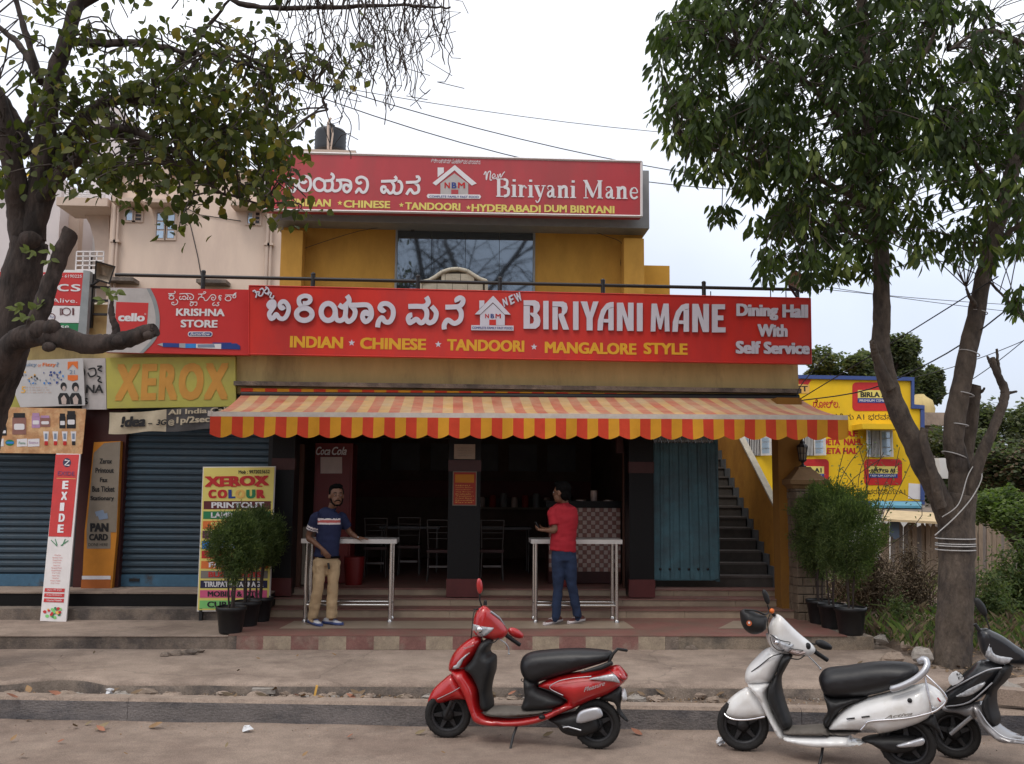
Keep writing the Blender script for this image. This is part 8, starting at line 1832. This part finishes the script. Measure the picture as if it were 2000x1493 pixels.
tubes(BS, 'grip', 'plastic_black', [([FKS.pt(1305, 900), FKS.pt(1400, 950)], .019), ([FKS.pt(1060, 740), FKS.pt(1030, 695)], .016)])
q = MB(); FKp = FK; pillow(q, FK, [(960, 948), (1005, 985), (985, 1012), (940, 1032), (918, 1005), (922, 975)], .004, .01, off=.155, smooth=2); q.build('round_sticker', 'litter_white', BS)
q = MB(); text(q, 'KA 05', (FK.pt(930, 992, .162), FK.pt(985, 970, .162), FK.pt(926, 976, .162)), bold=.03, lift=.003); text(q, 'EX', (FK.pt(938, 1012, .162), FK.pt(975, 998, .162), FK.pt(935, 998, .162)), bold=.03, lift=.003); q.build('sticker_lettering', 'print_black', BS)
pbuild('apron_lens', 'lens_clear', BS, FK, [(955, 1095), (1010, 1060), (1120, 1010), (1100, 1050), (1030, 1090)], .012, .015, off=.148, step=.02)
tubes(BS, 'silver_trim', 'silver_paint', [(catmull([FK.pt(870, 1082, .12), FK.pt(960, 1030, .155), FK.pt(1100, 960, .155), FK.pt(1185, 945, .14)], 4), .006), (catmull([FK.pt(870, 1165, .12), FK.pt(1000, 1140, .15), FK.pt(1130, 1030, .15)], 4), .006), (catmull([FK.pt(1050, 1180, .172), FK.pt(1110, 1270, .175), FK.pt(1200, 1340, .175), FK.pt(1320, 1360, .175)], 4), .006)])
q = MB(); q.tube([FK.pt(1010, 1225, .09), fwc+FK.n*.08], .016, 8); q.build('fork', 'silver_paint', BS)
pbuild('seat', 'seat_vinyl', BS, FK, [(1400, 1040), (1440, 990), (1600, 960), (1800, 950), (1900, 985), (1880, 1040), (1700, 1100), (1500, 1110)], .14, .08)
pbuild('under_seat', 'plastic_black', BS, FK, [(1420, 1080), (1520, 1110), (1600, 1110), (1560, 1240), (1460, 1330), (1410, 1330)], .15, .05)
pbuild('body_panel', 'scooter_black', BS, FK, [(1480, 1320), (1540, 1180), (1700, 1100), (1900, 1040), (1960, 1090), (1920, 1180), (1700, 1280), (1560, 1330)], .16, .09)
# ================================================================== people
def chain(mb_, pts, rads, n=14, mi=0, sub=3):
    """tapered limb; rads are (across, deep) radii"""
    c = catmull(pts, sub); m_ = len(c); ra = catmull([(a, b, 0) for a, b in rads], sub); rings = []
    for i, p_ in enumerate(c):
        d = (c[min(i+1, m_-1)]-c[max(i-1, 0)]).normalized(); x = Vector((1, 0, 0)); x = (x-d*x.dot(d)).normalized(); y = d.cross(x)
        rings.append([p_+x*ra[i].x*math.cos(2*PI*k/n)+y*ra[i].y*math.sin(2*PI*k/n) for k in range(n)])
    mb_.rings(rings, mi, True, True)
    return mb_
def fuse(o, vox=.012, sm=6):
    m_ = o.modifiers.new('remesh', 'REMESH'); m_.mode = 'VOXEL'; m_.voxel_size = vox; m_.use_smooth_shade = True
    s_ = o.modifiers.new('smooth', 'SMOOTH'); s_.iterations = sm; s_.factor = .5
    bpy.context.view_layer.update(); me = bpy.data.meshes.new_from_object(o.evaluated_get(bpy.context.evaluated_depsgraph_get())); old = o.data
    o.modifiers.clear(); o.data = me; bpy.data.meshes.remove(old)
    if not me.materials: pass
    me.polygons.foreach_set('use_smooth', [True]*len(me.polygons)); return o
def wrinkle(o, amp=.006, s=14, zs=2.2, org=None):
    me = o.data
    for v in me.vertices:
        q_ = v.co; k = noise.noise(Vector((q_.x*s*.5, q_.y*s*.5, q_.z*s*zs)))+.5*noise.noise(Vector((q_.x*s, q_.y*s, q_.z*s*zs*1.7))); v.co += v.normal*amp*k
def hand(mb_, wrist, d, palm_n, L_=.18, curl=.6, spread=.18, thumb_side=1):
    d = Vector(d).normalized(); n_ = Vector(palm_n); n_ = (n_-d*n_.dot(d)).normalized(); s_ = d.cross(n_)*thumb_side
    w = Vector(wrist); pl = L_*.5
    chain(mb_, [w, w+d*pl*.5, w+d*pl], [(.026, .020), (.036, .018), (.038, .015)], 10)
    for k, (o_, fl) in enumerate(((.032, .40), (.011, .46), (-.011, .43), (-.031, .34))):
        b_ = w+d*pl*.9+s_*o_; dd = (d+s_*spread*o_*8).normalized(); pts = [b_]; ang = 0
        for j, f_ in enumerate((.45, .3, .25)):
            ang += curl*(.5, .8, .6)[j]; pts.append(pts[-1]+(dd*math.cos(ang)+n_*math.sin(ang))*L_*fl*f_*1.15)
        mb_.tube(pts, [.0095, .009, .008, .0065], 7)
    t0 = w+d*pl*.25+s_*.026; t1 = t0+(d*.6+s_*.8+n_*.3).normalized()*.035; mb_.tube([t0, t1, t1+(d*.9+s_*.2+n_*.5).normalized()*.035, t1+(d*.9+n_*.7).normalized()*.055], [.013, .011, .010, .007], 7)
def head(mb_, c, fwd, tilt=0, s=1.0):
    """skull, jaw, nose, ears, neck added to the body mesh; c centre of the head, fwd facing direction"""
    f_ = Vector(fwd).normalized(); r_ = Vector((f_.y, -f_.x, 0)).normalized(); u_ = Vector((0, 0, 1)); M3 = Matrix((r_, f_, u_)).transposed()
    W = lambda x, y, z: c+M3 @ (Vector((x, y, z))*s)
    mb_.ell(W(0, -.012, .03), (.075*s, .092*s, .09*s), 18, 12, rot=M3); mb_.ell(W(0, .025, -.045), (.056*s, .060*s, .066*s), 14, 10, rot=M3); mb_.ell(W(0, .055, -.085), (.030*s, .026*s, .024*s), 10, 8, rot=M3)
    mb_.tube([W(0, .078, .022), W(0, .098, -.018), W(0, .092, -.028)], [.008, .016, .012], 8); mb_.ell(W(0, .083, -.058), (.024*s, .011*s, .010*s), 10, 6, rot=M3)
    for k in (-1, 1):
        mb_.ell(W(k*.078, -.008, -.008), (.010*s, .020*s, .032*s), 8, 8, rot=M3); mb_.ell(W(k*.030, .068, .022), (.020*s, .014*s, .010*s), 8, 6, rot=M3)
    return W
def face(par, W, s=1.0, beard=True):
    q = MB()
    for k in (-1, 1): q.ell(W(k*.030, .0785, .008), (.010, .005, .0045), 8, 6)
    q.build('eye', 'stripe_white', par)
    q = MB()
    for k in (-1, 1): q.ell(W(k*.030, .0825, .008), (.0065, .003, .005), 8, 6); q.tube([W(k*.014, .088, .032), W(k*.032, .088, .038), W(k*.050, .072, .030)], [.004, .005, .003], 5)
    q.build('eyebrow', 'hair', par)
    if beard:
        q = MB(); q.tube([W(-.034, .078, -.060), W(-.016, .092, -.046), W(.016, .092, -.046), W(.034, .078, -.060)], [.004, .007, .007, .004], 6); q.ell(W(0, .066, -.098), (.026, .018, .014), 10, 6)
        for k in (-1, 1): q.tube([W(k*.066, .015, -.03), W(k*.054, .045, -.075), W(k*.022, .066, -.104)], [.008, .011, .011], 6)
        q.build('beard', 'hair', par)

# ------------------------------------------------------------------ man in the navy polo shirt
YM = 12.22
def J(u, v, dy=0.0): p_ = P(u, v, YM+dy); return p_
M1 = thing('person', 'person in striped navy polo and khaki trousers leaning on the left steel table', 'person', tuple(G(632, 1222, .478)))
hc = J(657, 969, -.02); fwd = Vector((.35, -1, 0)).normalized()
shR, shL = J(617, 1012, -.02), J(668, 1012, .12); hipR, hipL = J(625, 1092, 0), J(652, 1092, .05); waist = J(640, 1075, .03); chest = J(643, 1022, .04)
elR, wrR = J(602, 1050, .02), J(629, 1072, -.17); elL, wrL = J(683, 1040, .20), J(698, 1051, .14)
body = MB(); W = head(body, hc, fwd, s=1.16)
chain(body, [J(651, 982, .03), J(648, 996, .06), J(645, 1008, .06)], [(.052, .055), (.055, .058), (.09, .07)], 12)
chain(body, [J(645, 1000, .06), chest, waist, J(638, 1092, .02)], [(.09, .07), (.14, .09), (.12, .09), (.125, .095)], 16)
chain(body, [shR, elR.lerp(shR, .5), elR, elR.lerp(wrR, .35), wrR], [(.05, .05), (.045, .048), (.036, .038), (.037, .037), (.025, .022)], 12)
chain(body, [shL, elL.lerp(shL, .5), elL, elL.lerp(wrL, .5), wrL], [(.05, .05), (.045, .048), (.036, .038), (.034, .034), (.024, .022)], 12)
hand(body, wrR, J(637, 1083, -.17)-wrR, Vector((.3, .9, 0)), curl=.5, thumb_side=-1)
hand(body, wrL, Vector((.85, -.25, -.05)), Vector((0, 0, -1)), curl=.16, thumb_side=-1)
kR, kL = J(621, 1148, -.06), J(650, 1146, .0); aR, aL = J(611, 1205, .02), J(647, 1205, -.02)
for h_, k_, a_ in ((hipR, kR, aR), (hipL, kL, aL)): chain(body, [h_, h_.lerp(k_, .5), k_, k_.lerp(a_, .4), a_, a_+Vector((0, 0, -.03))], [(.075, .08), (.07, .075), (.052, .055), (.052, .055), (.036, .04), (.036, .04)], 12)
o = fuse(body.build('body', 'skin', M1), .011, 4)
face(M1, W)
q = MB(); RH = Matrix.Rotation(math.atan2(-fwd.x, fwd.y), 3, 'Z')
q.ell(W(0, -.030, .058), (.095, .105, .088), 16, 10, rot=RH); q.ell(W(0, -.06, .0), (.085, .065, .075), 14, 8, rot=RH); q.ell(W(0, .030, .105), (.075, .058, .034), 12, 8, rot=RH)
for k in (-1, 1): q.ell(W(k*.070, .0, .035), (.018, .03, .035), 8, 6, rot=RH)
fuse(q.build('hair', 'hair', M1), .010, 2); wrinkle(M1.children[-1], .006, 60, 1)
q = MB()
chain(q, [J(648, 996, .06), J(645, 1003, .05), J(643, 1022, .04), J(641, 1050, .035), J(638, 1080, .03), J(637, 1089, .03)], [(.075, .07), (.15, .10), (.168, .118), (.152, .118), (.155, .122), (.160, .125)], 20)
chain(q, [shR+Vector((.03, 0, .01)), shR, shR.lerp(elR, .35), shR.lerp(elR, .66)], [(.075, .075), (.072, .072), (.070, .070), (.068, .07)], 14)
chain(q, [shL+Vector((-.03, 0, .01)), shL, shL.lerp(elL, .35), shL.lerp(elL, .66)], [(.075, .075), (.072, .072), (.070, .070), (.068, .07)], 14)
q.tube([J(650+6*math.cos(a), 994+1.5*math.sin(a), .04-.06*math.sin(a)) for a in [2*PI*k/12 for k in range(13)]], .014, 6)
sh = fuse(q.build('polo_shirt', 'shirt_navy', M1), .011, 5); wrinkle(sh, .007, 12, 1.2)
# striped bands are separate faces of the shirt
sh.data.materials.append(M['stripe_white']); sh.data.materials.append(M['stripe_red'])
org = ORG[sh.name]; zA = J(643, 1018).z; zB = J(643, 1024).z; pxm = J(643, 1020).z-J(643, 1021).z
for p_ in sh.data.polygons:
    c_ = p_.center+org; v_ = (J(643, 1020).z-c_.z)/pxm+1020
    on_arm = c_.x < J(622, 1020).x
    if on_arm:
        t = ((c_-shR).dot((elR-shR).normalized()))/(elR-shR).length
        if .42 < t < .50 or .54 < t < .61: p_.material_index = 1
    elif c_.x < J(662, 1020).x+.02:
        if 1013.2 < v_ < 1015.6 or 1022.3 < v_ < 1024.6: p_.material_index = 1
        elif 1016.6 < v_ < 1021.2: p_.material_index = 2
        elif 1015.6 <= v_ <= 1016.6 or 1021.2 <= v_ <= 1022.3: p_.material_index = 1
q = MB()
chain(q, [J(638, 1084, .03), J(638, 1098, .03), J(637, 1108, .02)], [(.145, .115), (.152, .12), (.138, .11)], 18)
chain(q, [hipR+Vector((0, 0, -.02)), hipR.lerp(kR, .5), kR, kR.lerp(aR, .5), aR, aR+Vector((0, 0, -.015))], [(.090, .10), (.084, .093), (.070, .078), (.070, .075), (.066, .07), (.068, .076)], 16)
chain(q, [hipL+Vector((0, 0, -.02)), hipL.lerp(kL, .5), kL, kL.lerp(aL, .5), aL, aL+Vector((0, 0, -.015))], [(.090, .10), (.084, .093), (.070, .078), (.070, .075), (.066, .07), (.068, .076)], 16)
q.box(J(616, 1105, -.13), J(624, 1118, -.08))
tr = fuse(q.build('trousers', 'khaki', M1), .011, 5); wrinkle(tr, .012, 13, .8)
q = MB(); q.tube([J(640, 1088, .03)+Vector((.150*math.cos(a), .120*math.sin(a), 0)) for a in [2*PI*k/20 for k in range(21)]], .014, 6); q.build('belt', 'hair', M1)
q = MB(); q.ell(wrL+Vector((.01, 0, .0)), (.014, .030, .030), 12, 8); q.build('wrist_watch', 'steel', M1)
q = MB(); q.tube([J(641, 1100, -.11), J(643, 1112, -.12)], .014, 6); q.build('key_pouch', 'plastic_black', M1)
def shoe(par, heel, toe, m1, m2, name='shoe', hgt=.085):
    heel = Vector(heel); toe = Vector(toe); d = (toe-heel); L_ = d.length; d.normalize(); s_ = Vector((-d.y, d.x, 0)); z0 = heel.z
    rings = []
    for t, w_, h in ((0, .026, .05), (.06, .036, .07), (.2, .040, .085), (.38, .040, .088), (.55, .044, .066), (.75, .049, .05), (.92, .040, .038), (1.0, .02, .028)):
        c_ = heel+d*L_*t; rings.append([c_+s_*w_*math.cos(a)*(1 if math.sin(a) < 0 else .86)+Vector((0, 0, .028 + (h-.028)*max(0, math.sin(a))*1.0 - .012*max(0, -math.sin(a)))) for a in [2*PI*k/14 for k in range(14)]])
    q = MB(); q.rings(rings); o_ = q.build(name, m1, par, fixn=True)
    q = MB(); rings = []
    for t, w_ in ((-.02, .024), (.06, .039), (.25, .041), (.5, .042), (.75, .051), (.93, .042), (1.03, .02)):
        c_ = heel+d*L_*t; rings.append([c_+s_*w_*a+Vector((0, 0, b)) for a, b in ((-1, .004), (1, .004), (1.03, .022), (.98, .034), (-.98, .034), (-1.03, .022))])
    q.rings(rings); q.build('sole', m2, o_, fixn=True)
    q = MB()
    for t in (.42, .5, .58, .66): c_ = heel+d*L_*t; q.tube([c_+s_*-.03+Vector((0, 0, .06)), c_+Vector((0, 0, .082-.05*(t-.4))), c_+s_*.03+Vector((0, 0, .06))], .004, 5)
    q.build('laces', m2, o_); return o_
zf = .478
def gp(u, v): g = G(u, v, zf+.004); return g
shoe(M1, gp(604, 1216), gp(626, 1224), 'shoe_white', 'shoe_blue'); shoe(M1, gp(632, 1218), gp(668, 1222), 'shoe_white', 'shoe_blue')

# ------------------------------------------------------------------ man in the red shirt, seen from behind
YM = 12.25
M2 = thing('person', 'person in red shirt and blue jeans seen from behind at the right steel table', 'person', tuple(G(1100, 1218, .478)))
hc = J(1096, 963, -.02); fwd = Vector((-.86, .5, 0)).normalized()
shL, shR = J(1080, 1002, .0), J(1118, 1003, .10); hipL, hipR = J(1091, 1085, .02), J(1112, 1085, .02)
elL, wrL = J(1084, 1036, -.06), J(1064, 1036, .0); elR, wrR = J(1100, 1038, .22), J(1072, 1034, .16)
body = MB(); W = head(body, hc, fwd, s=1.13)
chain(body, [J(1101, 974, .0), J(1103, 986, .02), J(1103, 996, .03)], [(.052, .055), (.056, .058), (.09, .07)], 12)
chain(body, [J(1103, 990, .03), J(1101, 1020, .03), J(1101, 1060, .03), J(1101, 1085, .02)], [(.09, .07), (.14, .09), (.12, .09), (.125, .095)], 16)
chain(body, [shL, shL.lerp(elL, .5), elL, elL.lerp(wrL, .4), wrL], [(.05, .05), (.046, .048), (.038, .040), (.038, .038), (.026, .023)], 12)
chain(body, [shR, shR.lerp(elR, .5), elR, elR.lerp(wrR, .4), wrR], [(.05, .05), (.046, .048), (.038, .040), (.038, .038), (.026, .023)], 12)
hand(body, wrL, Vector((-.9, .3, .1)), Vector((0, .6, .8)), curl=.75, thumb_side=1); hand(body, wrR, Vector((-.9, -.25, .1)), Vector((0, -.6, .8)), curl=.7, thumb_side=-1)
kL, kR = J(1090, 1145, .02), J(1117, 1145, .03); aL, aR = J(1086, 1203, .0), J(1128, 1202, .08)
for h_, k_, a_ in ((hipL, kL, aL), (hipR, kR, aR)): chain(body, [h_, h_.lerp(k_, .5), k_, k_.lerp(a_, .4), a_, a_+Vector((0, 0, -.03))], [(.075, .08), (.07, .075), (.052, .055), (.052, .055), (.036, .04), (.036, .04)], 12)
fuse(body.build('body', 'skin', M2), .011, 4); face(M2, W, beard=False)
q = MB(); RH = Matrix.Rotation(math.atan2(-fwd.x, fwd.y), 3, 'Z')
q.ell(W(0, -.026, .052), (.096, .108, .095), 16, 10, rot=RH); q.ell(W(0, -.055, -.015), (.088, .068, .085), 14, 8, rot=RH); q.ell(W(0, .035, .10), (.072, .055, .035), 12, 8, rot=RH)
fuse(q.build('hair', 'hair', M2), .010, 2); wrinkle(M2.children[-1], .006, 60, 1)
q = MB()
chain(q, [J(1103, 984, .02), J(1102, 991, .03), J(1102, 1012, .03), J(1101, 1040, .03), J(1100, 1065, .03), J(1099, 1077, .03)], [(.075, .07), (.155, .10), (.185, .125), (.168, .125), (.168, .13), (.172, .132)], 20)
chain(q, [shL+Vector((.03, 0, .01)), shL, shL.lerp(elL, .4), shL.lerp(elL, .72)], [(.078, .078), (.076, .076), (.074, .074), (.072, .074)], 14)
chain(q, [shR+Vector((-.03, 0, .01)), shR, shR.lerp(elR, .4), shR.lerp(elR, .72)], [(.078, .078), (.076, .076), (.074, .074), (.072, .074)], 14)
q.tube([J(1103+6.5*math.cos(a), 983+1.5*math.sin(a), .02-.06*math.sin(a)) for a in [2*PI*k/12 for k in range(13)]], .015, 6)
sh = fuse(q.build('shirt', 'shirt_red', M2), .011, 5); wrinkle(sh, .008, 12, 1.2)
q = MB()
chain(q, [J(1101, 1072, .03), J(1101, 1086, .03), J(1101, 1098, .02)], [(.152, .122), (.162, .130), (.145, .118)], 18)
for h_, k_, a_ in ((hipL, kL, aL), (hipR, kR, aR)): chain(q, [h_+Vector((0, 0, -.02)), h_.lerp(k_, .5), k_, k_.lerp(a_, .5), a_, a_+Vector((0, 0, -.02))], [(.092, .105), (.085, .095), (.066, .072), (.062, .066), (.058, .062), (.06, .066)], 16)
tr = fuse(q.build('jeans', 'denim', M2), .011, 5); wrinkle(tr, .009, 13, .8)
shoe(M2, gp(1096, 1214), gp(1064, 1222), 'shoe_brown', 'stripe_white'); shoe(M2, gp(1140, 1213), gp(1111, 1219), 'shoe_brown', 'stripe_white')
PH = MB(); c_ = (wrL+wrR)/2+Vector((-.12, 0, .04)); PH.rbox(c_, (.012, .07, .14), .2, tilt=-.5); tag(PH.build('mobile_phone', 'print_black'), 'dark mobile phone held in both hands by the man in the red shirt', 'phone')
